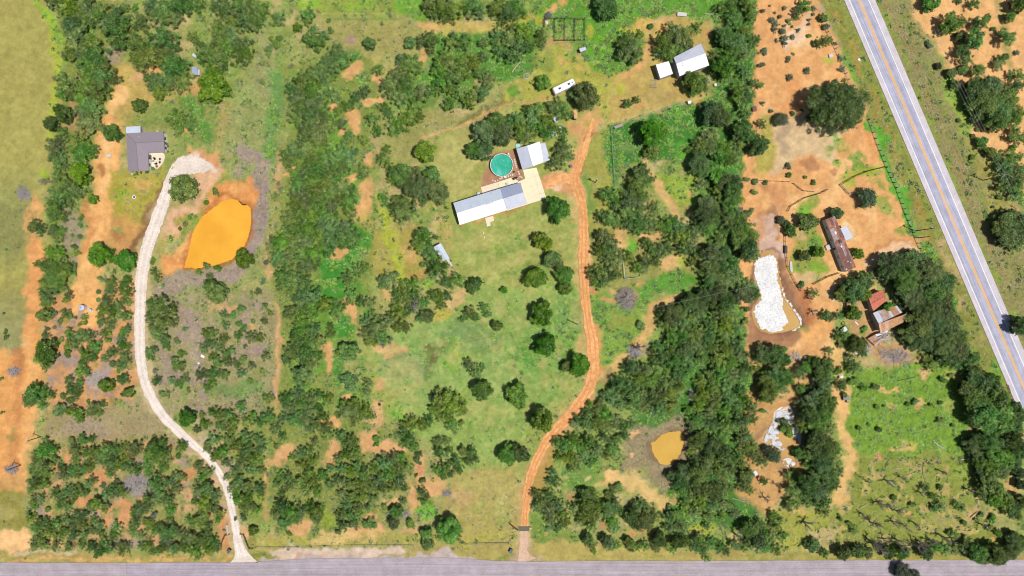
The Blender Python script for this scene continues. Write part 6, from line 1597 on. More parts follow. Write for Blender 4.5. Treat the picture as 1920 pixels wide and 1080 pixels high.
# stepping stones round the pool
rs = random.Random(12)
STONES = [(928.5, 339.5), (933, 338), (937.5, 335), (941, 333.8), (949.5, 332), (953, 330.5), (957, 329), (961, 328), (964.5, 299.5), (965.5, 303), (966, 306.5), (967, 310), (968, 313.5), (972, 322), (973.5, 326), (975, 331), (970, 334), (978, 332.5), (924, 338), (955, 293)]
stone_me = None
for k, (a, b) in enumerate(STONES):
    if stone_me is None:
        mb = MB(); mb.lathe([(0.30, 0.0), (0.34, 0.05), (0.28, 0.09)], (0, 0, 0), 7); so = mb.build('stepping_stone', M['stone']); stone_me = so.data
    else:
        so = new('stepping_stone', stone_me)
    so.location = U(a, b, 0); so.location.z = -0.02; so.scale = (rs.uniform(0.8, 1.25), rs.uniform(0.7, 1.1), 1); so.rotation_euler.z = rs.uniform(0, 6)
    tag(so, 'pale flat stepping stone in the brown gravel round the pool', 'stone', 'stepping stones round the pool')

def chair(px, py, rz, label, mat, group=None):
    t = empty('patio_chair', U(px, py, 0), rz); t.location.z = 0.13; tag(t, label, 'chair', group)
    mb = MB(); mb.box((0, 0, 0.42), (0.62, 0.6, 0.06)); mb.build('seat', mat, t)
    mb = MB(); mb.box((0, 0.3, 0.75), (0.62, 0.06, 0.65), 0, -0.15); mb.build('backrest', mat, t)
    for sx in (-0.27, 0.27):
        for sy in (-0.26, 0.26):
            mb = MB(); mb.tube((sx, sy, 0), (sx, sy, 0.42), 0.03); mb.build('leg', mat, t)
def table(px, py, r, label, mat):
    t = empty('patio_table', U(px, py, 0)); t.location.z = 0.13; tag(t, label, 'table')
    mb = MB(); mb.lathe([(r, 0.70), (r, 0.75)], (0, 0, 0), 16); mb.build('tabletop', mat, t)
    mb = MB(); mb.tube((0, 0, 0), (0, 0, 0.7), 0.06); mb.box((0, 0, 0.03), (0.7, 0.12, 0.05)); mb.box((0, 0, 0.035), (0.12, 0.7, 0.05)); mb.build('leg', mat, t)
chair(963.3, 336.2, 0.4, 'dark patio chair at the corner of the cream patio by the pool', M['black'])
chair(969, 333.5, 2.0, 'dark patio chair on the gravel edge beside the cream patio', M['black'])
table(951.5, 345.5, 0.45, 'small pale table on the cream patio beside the carport', M['grey_metal'])
mb = MB(); q = U(964, 322.5); mb.box(q + Vector((0, 0, 0.25)), (0.75, 0.4, 0.5), 0.6); tag(mb.build('planter_box', M['dark_wood'], None, q), 'small dark box on the gravel between pool and garage', 'box')
mb = MB(); q = U(897.5, 363); mb.box(q + Vector((0, 0, 0.4)), (0.9, 0.8, 0.8), 0.3); mb.lathe([(0.3, 0.8), (0.3, 0.86)], q, 12); tag(mb.build('air_conditioner', M['grey_metal'], None, q), 'grey air conditioner box beside the tan patio of the long house', 'air conditioner')
mb = MB(); q = U(971, 273.6); mb.lathe([(0.55, 0), (0.8, 0.35), (0.8, 0.42)], q, 14); tag(mb.build('water_tub', M['cyan_plastic'], None, q), 'pale blue tub behind the garage under the trees', 'tub')
for (a, b, l) in ((906.5, 437, 'upper white capped riser pipe standing in the front lawn'), (908.5, 445, 'lower white capped riser pipe standing in the front lawn')):
    q = U(a, b); mb = MB(); mb.tube(q, q + Vector((0, 0, 0.3)), 0.16, None, 10); mb.tube(q + Vector((0, 0, 0.3)), q + Vector((0, 0, 0.36)), 0.22, None, 10); tag(mb.build('septic_riser', M['white_wall'], None, q), l, 'pipe')

# --- shingled house on the left
h = empty('shingled_house', U(268, 285)); tag(h, 'L shaped house with grey lavender shingle roof at the gravel yard', 'house')
e, rr_ = 2.9, 3.9
roof_pts = [(236.2, 250), (306, 246), (308.5, 285), (277.4, 286.6), (279, 319.7), (240.3, 321.2)]
P3 = [U(a, b, e) for a, b in roof_pts]
rA, rB, rC, rD = U(257, 267.5, rr_), U(307.2, 265, rr_), U(259.7, 320.3, rr_), U(257, 267.5, rr_)
hipT = U(255, 268, rr_)
mb = MB()
def face(mb, *pts):
    pts = [Vector(p) for p in pts]
    nrm = (pts[1] - pts[0]).cross(pts[2] - pts[0])
    if nrm.z < 0: pts = pts[::-1]
    b = [p - Vector((0, 0, 0.16)) for p in pts]; n = len(pts)
    mb.add(pts + b, [tuple(range(n)), tuple(range(2 * n - 1, n - 1, -1))] + [(i, n + i, n + (i + 1) % n, (i + 1) % n) for i in range(n)])
face(mb, P3[0], P3[1], rB, hipT); face(mb, rB, P3[2], P3[3], hipT); face(mb, hipT, P3[3], P3[4], rC); face(mb, P3[0], hipT, rC, P3[5])
part(mb, 'roof', M['shingle'], h)
mb = MB()
for a, b in ((hipT, rB), (hipT, rC), (hipT, P3[0])): mb.tube(a + Vector((0, 0, 0.02)), b + Vector((0, 0, 0.02)), 0.10, None, 5)
part(mb, 'ridge_cap', flat('ridge_shingle', A(140, 128, 136), 0.9, 0.2, 4), h)
wpx = [(238.5, 252), (305, 248.5), (307, 283), (275.3, 284.6), (276.6, 317.6), (242.5, 318.8)]
wp = ccw([U(a, b, e) for a, b in wpx]); k = len(wp)
mb = MB(); mb.add([Vector((p.x, p.y, e - 0.1)) for p in wp] + [Vector((p.x, p.y, -0.2)) for p in wp], [(i, k + i, k + (i + 1) % k, (i + 1) % k) for i in range(k)] + [tuple(range(k))])
mb.add([U(306.3, 249, e - .17), U(307.4, 283, e - .17), U(306.6, 265, rr_ - .2)], [(0, 1, 2)]); part(mb, 'wall', M['white_wall'], h)
a_, b_ = U(307.2, 283.2, e), U(305.2, 248.3, e)
for t in (0.2, 0.72): opening(h, 'window', a_, b_, t, 1.1, 1.2, 0.95, M['glass'], M['grey_metal'])
opening(h, 'door', a_, b_, 0.46, 1.0, 2.05, 0.1, M['wood'], M['grey_metal'])
a_, b_ = U(276.8, 317.8, e), U(275.5, 284.4, e)
opening(h, 'door', a_, b_, 0.75, 1.7, 2.05, 0.1, M['glass'], M['white_wall']); opening(h, 'window', a_, b_, 0.3, 1.2, 1.1, 0.95, M['glass'], M['grey_metal'])
slab(h, 'lean_to_roof', [(236, 238), (263.2, 236.2), (263.5, 248.8), (236.4, 250)], 2.55, 0.08, M['blue_metal'])
for (a, b) in ((237.5, 239.5), (262, 238)):
    mb = MB(); q = U(a, b, 0); mb.tube(q, q + Vector((0, 0, 2.5)), 0.07); part(mb, 'lean_to_post', M['wood'], h)
for kx in range(4):
    mb = MB(); q = U(265.3 + kx * 1.9, 243.5, 0); mb.box(q + Vector((0, 0, 0.55 - kx * 0.15)), (0.28, 1.6, 0.08)); part(mb, 'step', M['grey_wood'], h)
vent(h, 295.3, 246.3, 3.0, 0.18, 0.3, M['white_wall']); vent(h, 260.5, 256.3, 3.5, 0.07, 0.25, M['white_wall'])
struct_slab('patio', [(277.6, 286), (304, 285.4), (308.6, 290), (309, 296), (305.5, 305), (300, 312), (295.5, 316.3), (290.5, 316), (282, 319.5), (279.2, 319.5)], 0.10, 0.3, M['patio'], 'curved cream patio in the crook of the shingled house')
for i, (a, b, rz_, lab) in enumerate(((291.6, 298.4, 0.5, 'dark chair in the middle of the curved patio'), (294.5, 307.2, 2.4, 'dark chair beside the fire bowl on the curved patio'), (301.3, 298.7, 4.0, 'dark chair near the upper rim of the curved patio'), (300.9, 304.8, 5.0, 'dark chair near the outer rim of the curved patio'))):
    chair(a, b, rz_, lab, M['black'])
q = U(294.8, 312.2); mb = MB(); mb.lathe([(0.25, 0.1), (0.42, 0.35), (0.46, 0.36), (0.36, 0.3), (0.05, 0.2)], q, 14); tag(mb.build('fire_bowl', M['rust'], None, q), 'rusty round fire bowl at the tip of the curved patio', 'fire bowl')
mb = MB(); q = U(286, 304); mb.box(q + Vector((0, 0, 0.55)), (1.5, 0.08, 0.05), 0.12); mb.box(q + Vector((0, 0.3, 0.4)), (1.4, 0.6, 0.06), 0.12); mb.tube(q + Vector((-0.7, 0.3, 0.1)), q + Vector((-0.7, 0.3, 0.4)), 0.04); mb.tube(q + Vector((0.7, 0.3, 0.1)), q + Vector((0.7, 0.3, 0.4)), 0.04); tag(mb.build('bench', M['grey_wood'], None, q), 'grey bench against the wall on the curved patio', 'bench')
mb = MB(); q = U(250.3, 326.8); mb.lathe([(0.28, 0), (0.3, 0.9), (0.2, 1.0)], q, 10); tag(mb.build('rain_barrel', M['cyan_plastic'], None, q), 'pale blue barrel below the shingled house', 'barrel')

# little hut in the upper trees
t = empty('garden_hut', U(366, 133)); tag(t, 'little grey roofed hut among the upper left trees', 'hut')
slab(t, 'roof', [(359.5, 124.5), (370, 126), (370.5, 141), (360, 140.5)], 2.4, 0.1, M['dark_metal']); slab(t, 'wall', [(360.6, 126), (369, 127.2), (369.4, 139.8), (361, 139.4)], 2.28, 2.4, M['tin_wall'])
slab(t, 'porch_roof', [(370.8, 130), (374.5, 130.5), (374, 141), (370.8, 140)], 2.0, 0.06, M['grey_metal'])
mb = MB(); q = U(366.5, 105.5); mb.box(q + Vector((0, 0, 0.4)), (1.6, 0.9, 0.8), -0.6); tag(mb.build('metal_box', M['blue_metal'], None, q), 'pale metal box half hidden above the little hut', 'box')

# --- barn and shed top right
h = empty('white_barn', U(1295, 112)); tag(h, 'big white metal barn shaded by an oak in the upper right yard', 'barn')
w = gable(h, (1263, 107.7), (1274.3, 142.7), (1268.2, 120.2), (1314, 81.3), (1329.6, 122.5), (1322.9, 100.3), 4.3, 5.2, M['grey_metal'], M['white_metal'], M['tin_wall'], 0.2)  # upper slope greyer: shade of the side turned from the sun, in the colour
opening(h, 'barn_door', w[0], w[1], 0.5, 3.0, 3.2, 0.02, M['dark_metal'], M['grey_metal'])
for (a, b) in ((1279.3, 119), (1280.5, 122.5), (1286.5, 115.5), (1302, 110), (1312, 106)): vent(h, a, b, 5.15, 0.1, 0.12, None, 'roof_patch')
h = empty('white_shed', U(1246, 131)); tag(h, 'low white metal shed standing just left of the big barn', 'shed')
slope(h, 'roof', U(1229.8, 121.3, 3.4), U(1253.9, 114.6, 3.4), U(1261.8, 138.2, 3.2), U(1238, 147, 3.2), M['white_metal'], rib=0.6)
slab(h, 'wall', [(1230.6, 122), (1253.2, 115.6), (1260.8, 137.8), (1238.6, 145.6)], 3.05, 3.2, M['tin_wall'])
q = U(1259.2, 115.2); mb = MB(); mb.lathe([(0.5, 0), (0.55, 0.3), (0.55, 1.5), (0.25, 1.8)], q, 12); tag(mb.build('water_tank', M['white_wall'], None, q), 'white round tank between the barn and the low shed', 'tank')
t = empty('cattle_rack', U(1225, 157)); tag(t, 'grey metal rack lying below the low white shed', 'rack'); q = U(1225, 157)
for k in range(6):
    mb = MB(); mb.box(q + Vector((-0.9 + k * 0.36, 0, 0.5)), (0.07, 2.4, 0.07), 0.05); part(mb, 'bar', M['steel'], t)
mb = MB(); mb.box(q + Vector((0, 1.2, 0.3)), (2.1, 0.08, 0.6)); mb.box(q + Vector((0, -1.2, 0.3)), (2.1, 0.08, 0.6)); part(mb, 'frame', M['steel'], t)

# --- camper
t = empty('camper', U(1058, 162)); tag(t, 'white travel trailer parked on the yellow grass', 'camper')
a = U(1038.5, 171, 2.9); b = U(1077.8, 152.4, 2.9); d = (b - a).normalized(); nrm = Vector((-d.y, d.x, 0)); ang = math.atan2(d.y, d.x); c = (a + b) / 2; ln = (b - a).length
c0 = Vector((c.x, c.y, 0)) 
prof = [(-0.5, 0.45), (-0.5, 2.3), (-0.47, 2.75), (-0.36, 2.9), (0.40, 2.9), (0.48, 2.75), (0.5, 2.3), (0.5, 0.45)]
mb = MB(); n = len(prof); vs = []
for s in (-1, 1):
    for u_, z_ in prof: vs.append(c0 + d * u_ * ln + nrm * s * 1.12 + Vector((0, 0, z_)))
mb.add(vs, [tuple(range(n)), tuple(range(2 * n - 1, n - 1, -1))] + [(i, n + i, n + (i + 1) % n, (i + 1) % n) for i in range(n)]); part(mb, 'body', M['white_metal'], t)
for (u_, s_, sz, nm2, mm) in ((-0.22, 0.0, (0.75, 0.6, 0.14), 'roof_vent', 'dark_steel'), (0.22, 0.05, (0.75, 0.6, 0.2), 'roof_vent', 'dark_steel'), (0.38, 0.0, (0.3, 0.3, 0.15), 'roof_vent', 'dark_steel'), (-0.05, -0.1, (0.25, 0.2, 0.12), 'roof_vent', 'grey_metal'), (0.03, 0.1, (0.2, 0.2, 0.12), 'roof_vent', 'grey_metal')):
    mb = MB(); mb.box(c0 + d * u_ * ln + nrm * s_ + Vector((0, 0, 2.95)), sz, ang); part(mb, nm2, M[mm], t)
for s in (-1, 1):
    for u_ in (-0.3, 0.0, 0.3):
        mb = MB(); mb.box(c0 + d * u_ * ln + nrm * s * 1.12 + Vector((0, 0, 1.8)), (0.9, 0.06, 0.5), ang); part(mb, 'window', M['glass'], t)
    for u_ in (0.02, 0.13):
        mb = MB(); mb.tube(c0 + d * u_ * ln + nrm * s * 0.95 + Vector((0, 0, 0.33)), c0 + d * u_ * ln + nrm * s * 1.1 + Vector((0, 0, 0.33)), 0.33, None, 14); part(mb, 'wheel', M['rubber'], t)
mb = MB(); mb.box(c0 + d * (-0.5 * ln - 0.45) + Vector((0, 0, 0.5)), (1.0, 0.12, 0.12), ang); mb.tube(c0 + d * (-0.5 * ln - 0.35) + Vector((0, 0, 0.5)), c0 + d * (-0.5 * ln - 0.35) + Vector((0, 0, 1.0)), 0.16); part(mb, 'hitch', M['dark_steel'], t)

# --- long tin shed and trailer by the lawn
h = empty('tin_shed', U(828, 472)); tag(h, 'long open tin shed half under the trees at the lawn edge', 'shed')
gable(h, (811.9, 463.7), (826.7, 456), (818.5, 460), (830.7, 489), (843, 485), (836.5, 486.8), 2.7, 3.1, M['blue_metal'], M['blue_metal'], M['tin_wall'], 0.25, 0.7)
t = empty('flat_trailer', U(842, 492)); tag(t, 'narrow pale trailer at the lower end of the tin shed', 'trailer')
slab(t, 'deck', [(836.2, 486.6), (841.2, 484.6), (849, 498.2), (845, 500.4)], 0.75, 0.12, M['pale_wood'])
for (a, b) in ((840, 491.5), (845.5, 489.5)):
    q = U(a, b); mb = MB(); mb.tube(q + Vector((-0.15, 0.05, 0.33)), q + Vector((0.15, -0.05, 0.33)), 0.33, None, 12); part(mb, 'wheel', M['rubber'], t)
mb = MB(); mb.box(U(848, 501.5, 0.6), (0.1, 0.9, 0.1), 0.5); part(mb, 'tongue', M['dark_steel'], t)

# --- rusted mobile home
h = empty('mobile_home', U(1573, 460)); tag(h, 'rust patched mobile home with blue grey side on the red ground', 'mobile home')
ez = 3.0
rf = [(1547.5, 412.5), (1565, 404.3), (1605.2, 501), (1585.3, 510)]
slab(h, 'roof', rf, ez, 0.10, M['rust'])
wl = [(1547.2, 412.6), (1564.6, 405.2), (1604.4, 500.6), (1584.8, 509.4)]
slab(h, 'wall', wl, ez - 0.12, ez - 0.35, flat('blue_grey_siding', (0.46, 0.55, 0.66), 0.6, 0.12, 2, col2=(0.52, 0.55, 0.58), thr=(0.5, 0.7)))
wq = [U(a, b, ez) for a, b in wl]
for t_ in (0.15, 0.38, 0.72, 0.9): opening(h, 'window', wq[3], wq[0], 1 - t_, 1.1, 0.8, 1.5, M['glass'], M['white_wall'])
opening(h, 'door', wq[3], wq[0], 0.45, 0.95, 2.0, 0.6, M['dark_wood'], M['white_wall'])
rng2 = random.Random(4)
def onroof(u_, v_):
    a = Vector((*rf[0], 0)).lerp(Vector((*rf[1], 0)), u_); b = Vector((*rf[3], 0)).lerp(Vector((*rf[2], 0)), u_)
    q = a.lerp(b, v_); return q.x, q.y
angm = math.atan2(-(rf[3][1] - rf[0][1]), rf[3][0] - rf[0][0])
M['rust_red'] = flat('rust_red_sheet', (0.36, 0.15, 0.09), 0.8, 0.25, 1.5); M['rust_brown'] = flat('rust_brown_sheet', (0.17, 0.085, 0.075), 0.8, 0.25, 1.5); M['faded_tin'] = flat('faded_tin', (0.40, 0.36, 0.38), 0.7, 0.2, 1.5, col2=(0.28, 0.15, 0.12))
for (u_, v_, l_, w_, mm) in ((0.62, 0.20, 3.6, 1.0, 'rust_red'), (0.68, 0.45, 5.5, 0.8, 'rust_red'), (0.25, 0.10, 2.2, 1.5, 'rust_red'), (0.3, 0.3, 4.2, 1.7, 'faded_tin'), (0.75, 0.75, 4.5, 0.9, 'rust_brown'), (0.3, 0.68, 4.0, 1.4, 'rust_brown'), (0.45, 0.9, 3.2, 2.0, 'rust_brown'), (0.55, 0.62, 4.6, 0.45, 'faded_tin'), (0.8, 0.3, 4.0, 0.7, 'rust_brown'), (0.78, 0.95, 1.6, 1.0, 'rust_red'), (0.5, 0.08, 2.4, 0.8, 'rust_brown'), (0.68, 0.62, 3.4, 0.25, 'faded_tin')):
    q = U(*onroof(u_, v_), ez); mb = MB(); mb.box(q + Vector((0, 0, 0.02 + rng2.uniform(0, 0.012))), (l_, w_, 0.03), angm); part(mb, 'roof_sheet', M[mm], h)
for (u_, v_, s_, mm) in ((0.42, 0.28, 0.8, 'white_wall'), (0.45, 0.55, 0.6, 'white_wall'), (0.55, 0.46, 1.0, 'dark_steel'), (0.6, 0.18, 0.3, 'white_wall'), (0.5, 0.84, 0.35, 'white_wall'), (0.7, 0.88, 0.3, 'white_wall'), (0.15, 0.96, 0.4, 'white_wall'), (0.2, 0.12, 0.3, 'white_wall')):
    q = U(*onroof(u_, v_), ez); mb = MB(); mb.box(q + Vector((0, 0, 0.15)), (s_, s_ * 0.8, 0.3), angm); part(mb, 'roof_box', M[mm], h)
mb = MB(); q = U(1552, 464); mb.box(q + Vector((0, 0, 0.55)), (1.7, 1.6, 0.1), angm); mb.box(q + Vector((-0.5, -0.5, 0.3)), (1.2, 0.4, 0.1), angm + 0.3); part(mb, 'porch_deck', M['pale_wood'], h)
t = empty('carport', U(1587, 437)); tag(t, 'flat grey tin carport against the right side of the mobile home', 'carport')
cp = [(1575.6, 428), (1587.4, 423.3), (1599.4, 445), (1586.4, 451.5)]
slope(t, 'roof', U(*cp[0], 2.5), U(*cp[3], 2.5), U(*cp[2], 2.4), U(*cp[1], 2.4), M['grey_metal'], 0.05, 0.7)
for (a, b) in ((1587, 425), (1597.8, 444.6), (1577, 429), (1586.4, 449.5)):
    mb = MB(); q = U(a, b); mb.tube(q, q + Vector((0, 0, 2.35)), 0.05); part(mb, 'post', M['steel'], t)

# --- red roofed shed
h = empty('red_shed', U(1645, 562)); tag(h, 'shed with faded red tin roof at the edge of the big wood', 'shed')
gable(h, (1627.5, 555), (1637.5, 583.3), (1632.8, 571), (1655.8, 543.3), (1663, 563), (1659.8, 555), 3.0, 3.4, M['red_roof'], M['red_roof'], M['tin_wall'], 0.2, 0.8)
for (a, b) in ((1639, 565), (1658, 559), (1645, 560)): vent(h, a, b, 3.3, 0.14, 0.06, M['dark_steel'], 'roof_patch')
# --- old barn: each tin sheet its own
h = empty('old_barn', U(1672, 603)); tag(h, 'old barn with rust orange and grey tin sheets, leaning by the wood', 'barn')
def sheets(thing, A_, B_, C_, D_, za, zb, n, mats, jit=0.03, seed=3):
    """A-B eave (pixels, height za), D-C ridge (height zb), n loose sheets side by side"""
    r = random.Random(seed)
    for k in range(n):
        t0, t1 = k / n, (k + 1) / n - 0.02 / n
        f = lambda P, Q, t: (P[0] + (Q[0] - P[0]) * t, P[1] + (Q[1] - P[1]) * t)
        e = r.uniform(-0.04, 0.06)
        pts = [U(*f(A_, B_, t0), za), U(*f(A_, B_, t1), za), U(*f(D_, C_, t1), zb), U(*f(D_, C_, t0), zb)]
        dn = (pts[0] - pts[3]).normalized() * e
        pts[0] = pts[0] + dn; pts[1] = pts[1] + dn
        dz = Vector((0, 0, (k % 2) * 0.02 + r.uniform(0, jit)))
        mb = MB(); mb.prism(ccw([p + dz for p in pts]), 0.015); part(mb, 'roof_sheet', mats[r.randrange(len(mats))], thing)
M['tin'] = flat('pale_tin', A(214, 216, 226, 0.8), 0.5, 0.1, 1)
sheets(h, (1636.7, 586.7), (1646, 583), (1657, 602.5), (1647.5, 606.7), 3.2, 4.3, 2, [M['tin']], 0.02, 1)
sheets(h, (1646, 583), (1682, 573), (1692, 586), (1657, 602.5), 3.2, 4.3, 9, [M['rust_grey'], M['rust_grey'], M['rust_orange'], M['tin']], 0.03, 2)
sheets(h, (1651, 625.5), (1694, 604), (1700, 588), (1647.5, 607), 3.0, 4.25, 14, [M['rust_orange'], M['rust_orange'], M['rust_orange'], flat('pink_rust', (0.52, 0.33, 0.24), 0.8, 0.25, 1.5)], 0.03, 6)
slab(h, 'wall', [(1639, 589), (1682, 576), (1692, 600), (1652, 620)], 2.9, 3.1, M['grey_wood'])
vent(h, 1656, 602, 4.3, 0.15, 0.2); vent(h, 1676, 594.5, 4.3, 0.15, 0.2)
t = empty('collapsed_shed', U(1648, 636)); tag(t, 'collapsed shed of rusty sheets and boards below the old barn', 'ruin')
sheets(t, (1626.5, 635), (1643, 650), (1650, 640), (1641, 627), 0.9, 1.5, 5, [M['rust_orange'], M['rust_grey']], 0.06, 9)
sheets(t, (1641, 627), (1650, 641), (1668, 633), (1664, 619), 1.5, 1.2, 7, [M['rust_grey'], M['grey_wood'], M['tin'], M['rust_brown']], 0.12, 12)
r9 = random.Random(31)
for k in range(16):
    q = U(1655 + r9.uniform(-14, 14), 633 + r9.uniform(-10, 9), 0); mb = MB(); mb.box(q + Vector((0, 0, 1.4 + r9.uniform(0, 0.4))), (r9.uniform(1.2, 3.4), 0.16, 0.05), r9.uniform(0, 3.1), 0, r9.uniform(-0.2, 0.2)); part(mb, 'plank', M[r9.choice(['grey_wood', 'pale_wood', 'wood'])], t)
for (a, b) in ((1630, 636), (1644, 646), (1662, 624), (1645, 629)):
    mb = MB(); q = U(a, b); mb.tube(q, q + Vector((0, 0, 1.2)), 0.08); part(mb, 'post', M['dark_wood'], t)

# small things with roofs
t = empty('feed_shelter', U(1093, 94)); tag(t, 'small white roofed shelter below the rail pens', 'shelter')
slab(t, 'roof', [(1086, 91.5), (1098, 87.6), (1100, 93.2), (1088.4, 97.6)], 2.1, 0.07, M['grey_metal']); slab(t, 'wall', [(1087, 92.2), (1097.4, 88.8), (1099, 93), (1089, 96.6)], 2.0, 2.1, M['tin_wall'])
t = empty('tan_shed', U(1079, 216)); tag(t, 'narrow tan roofed shed under the trees by the dirt drive', 'shed')
slab(t, 'roof', [(1075.2, 207), (1080, 206), (1083, 214), (1082.8, 221.5), (1077, 222.6)], 2.6, 0.08, flat('tan_roof', A(224, 168, 118), 0.8, 0.12, 2)); slab(t, 'wall', [(1072.5, 211), (1079, 207.5), (1081.6, 221), (1076, 222)], 2.45, 2.6, M['dark_wood'])
t = empty('well_house', U(1502, 483)); tag(t, 'little white well house beside the dark bush', 'well house')
slab(t, 'roof', [(1497.6, 479.5), (1506.4, 478.5), (1507.4, 486.5), (1499, 487.5)], 1.7, 0.08, M['grey_metal']); slab(t, 'wall', [(1498.2, 480), (1505.8, 479.2), (1506.6, 486), (1499.4, 487)], 1.6, 1.7, M['tin_wall']); slab(t, 'hatch', [(1501.5, 482), (1505, 481.6), (1505.4, 485.6), (1502, 486)], 1.74, 0.05, M['black'])
t = empty('white_box', U(1292, 193)); tag(t, 'white box shelter on the wire fence below the big barn', 'box'); slab(t, 'lid', [(1289.5, 189.5), (1295.5, 188.5), (1296.5, 193.5), (1290.5, 194.5)], 1.5, 0.1, M['white_metal']); slab(t, 'body', [(1290, 190.2), (1295, 189.2), (1296, 193.8), (1291, 194.4)], 1.38, 1.45, M['tin_wall'])

# water tank and its blue drum on the left
t = empty('water_tank', U(157.5, 577)); tag(t, 'round grey lidded water tank on the bare red soil', 'tank'); q = U(158.5, 576.5)
mb = MB(); mb.lathe([(0.92, 0), (0.95, 0.1), (0.95, 1.7)], q, 24); part(mb, 'body', M['grey_metal'], t)
mb = MB(); mb.lathe([(0.99, 1.7), (0.99, 1.76), (0.55, 1.95), (0.15, 2.02)], q, 24); part(mb, 'lid', flat('lavender_lid', A(200, 194, 208), 0.6, 0.1, 2), t)
mb = MB(); mb.lathe([(0.2, 2.0), (0.2, 2.1)], q, 10); part(mb, 'hatch', M['steel'], t)
t = empty('pump_drum', U(171, 581)); tag(t, 'pale turquoise drum piped to the round water tank', 'drum'); q = U(171.2, 581)
mb = MB(); mb.lathe([(0.42, 0), (0.45, 0.1), (0.45, 0.9), (0.2, 1.05)], q, 14); part(mb, 'body', M['cyan_plastic'], t)
mb = MB(); mb.tube(q + Vector((-0.3, 0.3, 0.15)), q + Vector((-1.6, 0.9, 0.15)), 0.06); part(mb, 'pipe', M['white_wall'], t); mb = MB(); mb.box(q + Vector((0.4, -0.4, 0.08)), (0.8, 0.5, 0.16), 0.6); part(mb, 'pad', M['stone'], t)
q = U(252, 369.5); t = empty('well_ring', q); tag(t, 'white concrete well ring with dark centre on the left yard', 'well')
mb = MB(); n = 20
for k in range(n):
    a, b = 6.283 * k / n, 6.283 * (k + 1) / n
    mb.tube(q + Vector((0.5 * math.cos(a), 0.5 * math.sin(a), 0.2)), q + Vector((0.5 * math.cos(b), 0.5 * math.sin(b), 0.2)), 0.16, None, 6)
part(mb, 'ring', M['white_wall'], t); mb = MB(); mb.lathe([(0.36, 0), (0.36, 0.22)], q, 14); part(mb, 'cover', M['dark_steel'], t)
q = U(987, 143); mb = MB(); n = 26
for k in range(n):
    a, b = 6.283 * k / n, 6.283 * (k + 1) / n
    mb.tube(q + Vector((0.92 * math.cos(a), 0.92 * math.sin(a), 0.15)), q + Vector((0.92 * math.cos(b), 0.92 * math.sin(b), 0.15)), 0.09, None, 5)
tag(mb.build('fire_ring', M['grey_metal'], None, q), 'thin pale metal ring lying in the grass left of the camper', 'fire ring')
for (px, py, rz_, lab) in ((431.3, 1031.8, 0.95, 'dark wheeled bin beside the foot of the gravel drive'), (957.8, 1031.8, 1.15, 'dark wheeled bin on the verge by the cattle guard drive')):
    q = U(px, py); t = empty('wheeled_bin', q, rz_); tag(t, lab, 'bin')
    mb = MB(); mb.add([(x * s_, y * s_ * 0.75, z) for z, s_ in ((0.12, 0.42), (1.0, 0.58)) for x, y in ((-1.2, -1), (1.2, -1), (1.2, 1), (-1.2, 1))], [(3, 2, 1, 0), (4, 5, 6, 7), (0, 1, 5, 4), (1, 2, 6, 5), (2, 3, 7, 6), (3, 0, 4, 7)]); mb.build('body', M['black'], t)
    mb = MB(); mb.box((0.04, 0, 1.06), (1.42, 0.92, 0.09)); mb.box((0.7, 0, 1.02), (0.1, 0.7, 0.08)); mb.build('lid', M['blue_plastic'], t)
    for s in (-0.32, 0.32):
        mb = MB(); mb.tube((0.5, s - 0.04, 0.14), (0.5, s + 0.04, 0.14), 0.14, None, 12); mb.build('wheel', M['rubber'], t)

# ------------------------------------------------------------------ poles and wires
def pole(px, py, hgt, arm, label, arms=1, box_=False):
    q = U(px, py); t = empty('utility_pole', q); tag(t, label, 'utility pole')
    mb = MB(); mb.tube((0, 0, -0.3), (0, 0, hgt), 0.17, 0.11, 8); mb.build('post', M['pole'], t)
    if arms:
        mb = MB(); mb.box((0, 0, hgt - 0.4), (2.2, 0.12, 0.14), arm); mb.build('crossarm', M['grey_wood'], t)
        for s in (-1.0, 0, 1.0):
            mb = MB(); mb.lathe([(0.06, 0), (0.09, 0.1), (0.05, 0.22)], (s * math.cos(arm), s * math.sin(arm), hgt - 0.33 if s else hgt), 8); mb.build('insulator', M['white_wall'], t)
    if box_:
        mb = MB(); mb.lathe([(0.25, 0), (0.27, 0.1), (0.27, 0.8), (0.1, 0.95)], (0.38 * math.cos(arm + 1.57), 0.38 * math.sin(arm + 1.57), hgt - 1.9), 10); mb.build('transformer', M['grey_metal'], t)
    return q + Vector((0, 0, hgt - 0.25))
pA = pole(1715.5, 433, 10.8, 0.5, 'tall utility pole on the near side of the highway', 1, True)
pole(1722.5, 446, 6.3, 0, 'short stub pole just below the tall highway pole', 0)
pB = pole(1843, 338, 10.8, 0.35, 'utility pole across the highway from the ranch')
pC = pole(1116, 342, 6.2, 0.2, 'utility pole with white transformer at the fork of the dirt drive', 1, True)
pD = pole(1079.5, 606.4, 8.0, 1.3, 'utility pole on the lawn edge beside the dirt drive')
pE = pole(76, 819, 6.6, 1.2, 'utility pole on the red strip above the lower left thicket')
pF = pole(39, 872, 6.8, 1.2, 'utility pole rising out of the small brush heap at the far left')
pole(1019.3, 117, 5.0, 0, 'thin light pole on the dark grass left of the camper', 0)
M['wire'] = flat('power_wire', (0.34, 0.34, 0.33), 0.5, 0.1, 1)
def wire(a, b, sag, label, n=14, r=0.028):
    mb = MB(); pr = None
    for k in range(n + 1):
        t = k / n; q = a.lerp(b, t); q.z -= sag * 4 * t * (1 - t)
        if pr is not None: mb.tube(pr, q, r, None, 4)
        pr = q
    tag(mb.build('power_line', M['wire']), label, 'wire')
far1 = U(1776, 190, 0) + Vector((0, 22, 10.5)); far1 = U(1752, 55, 10.5)
far2 = U(2010, 600, 10.5)
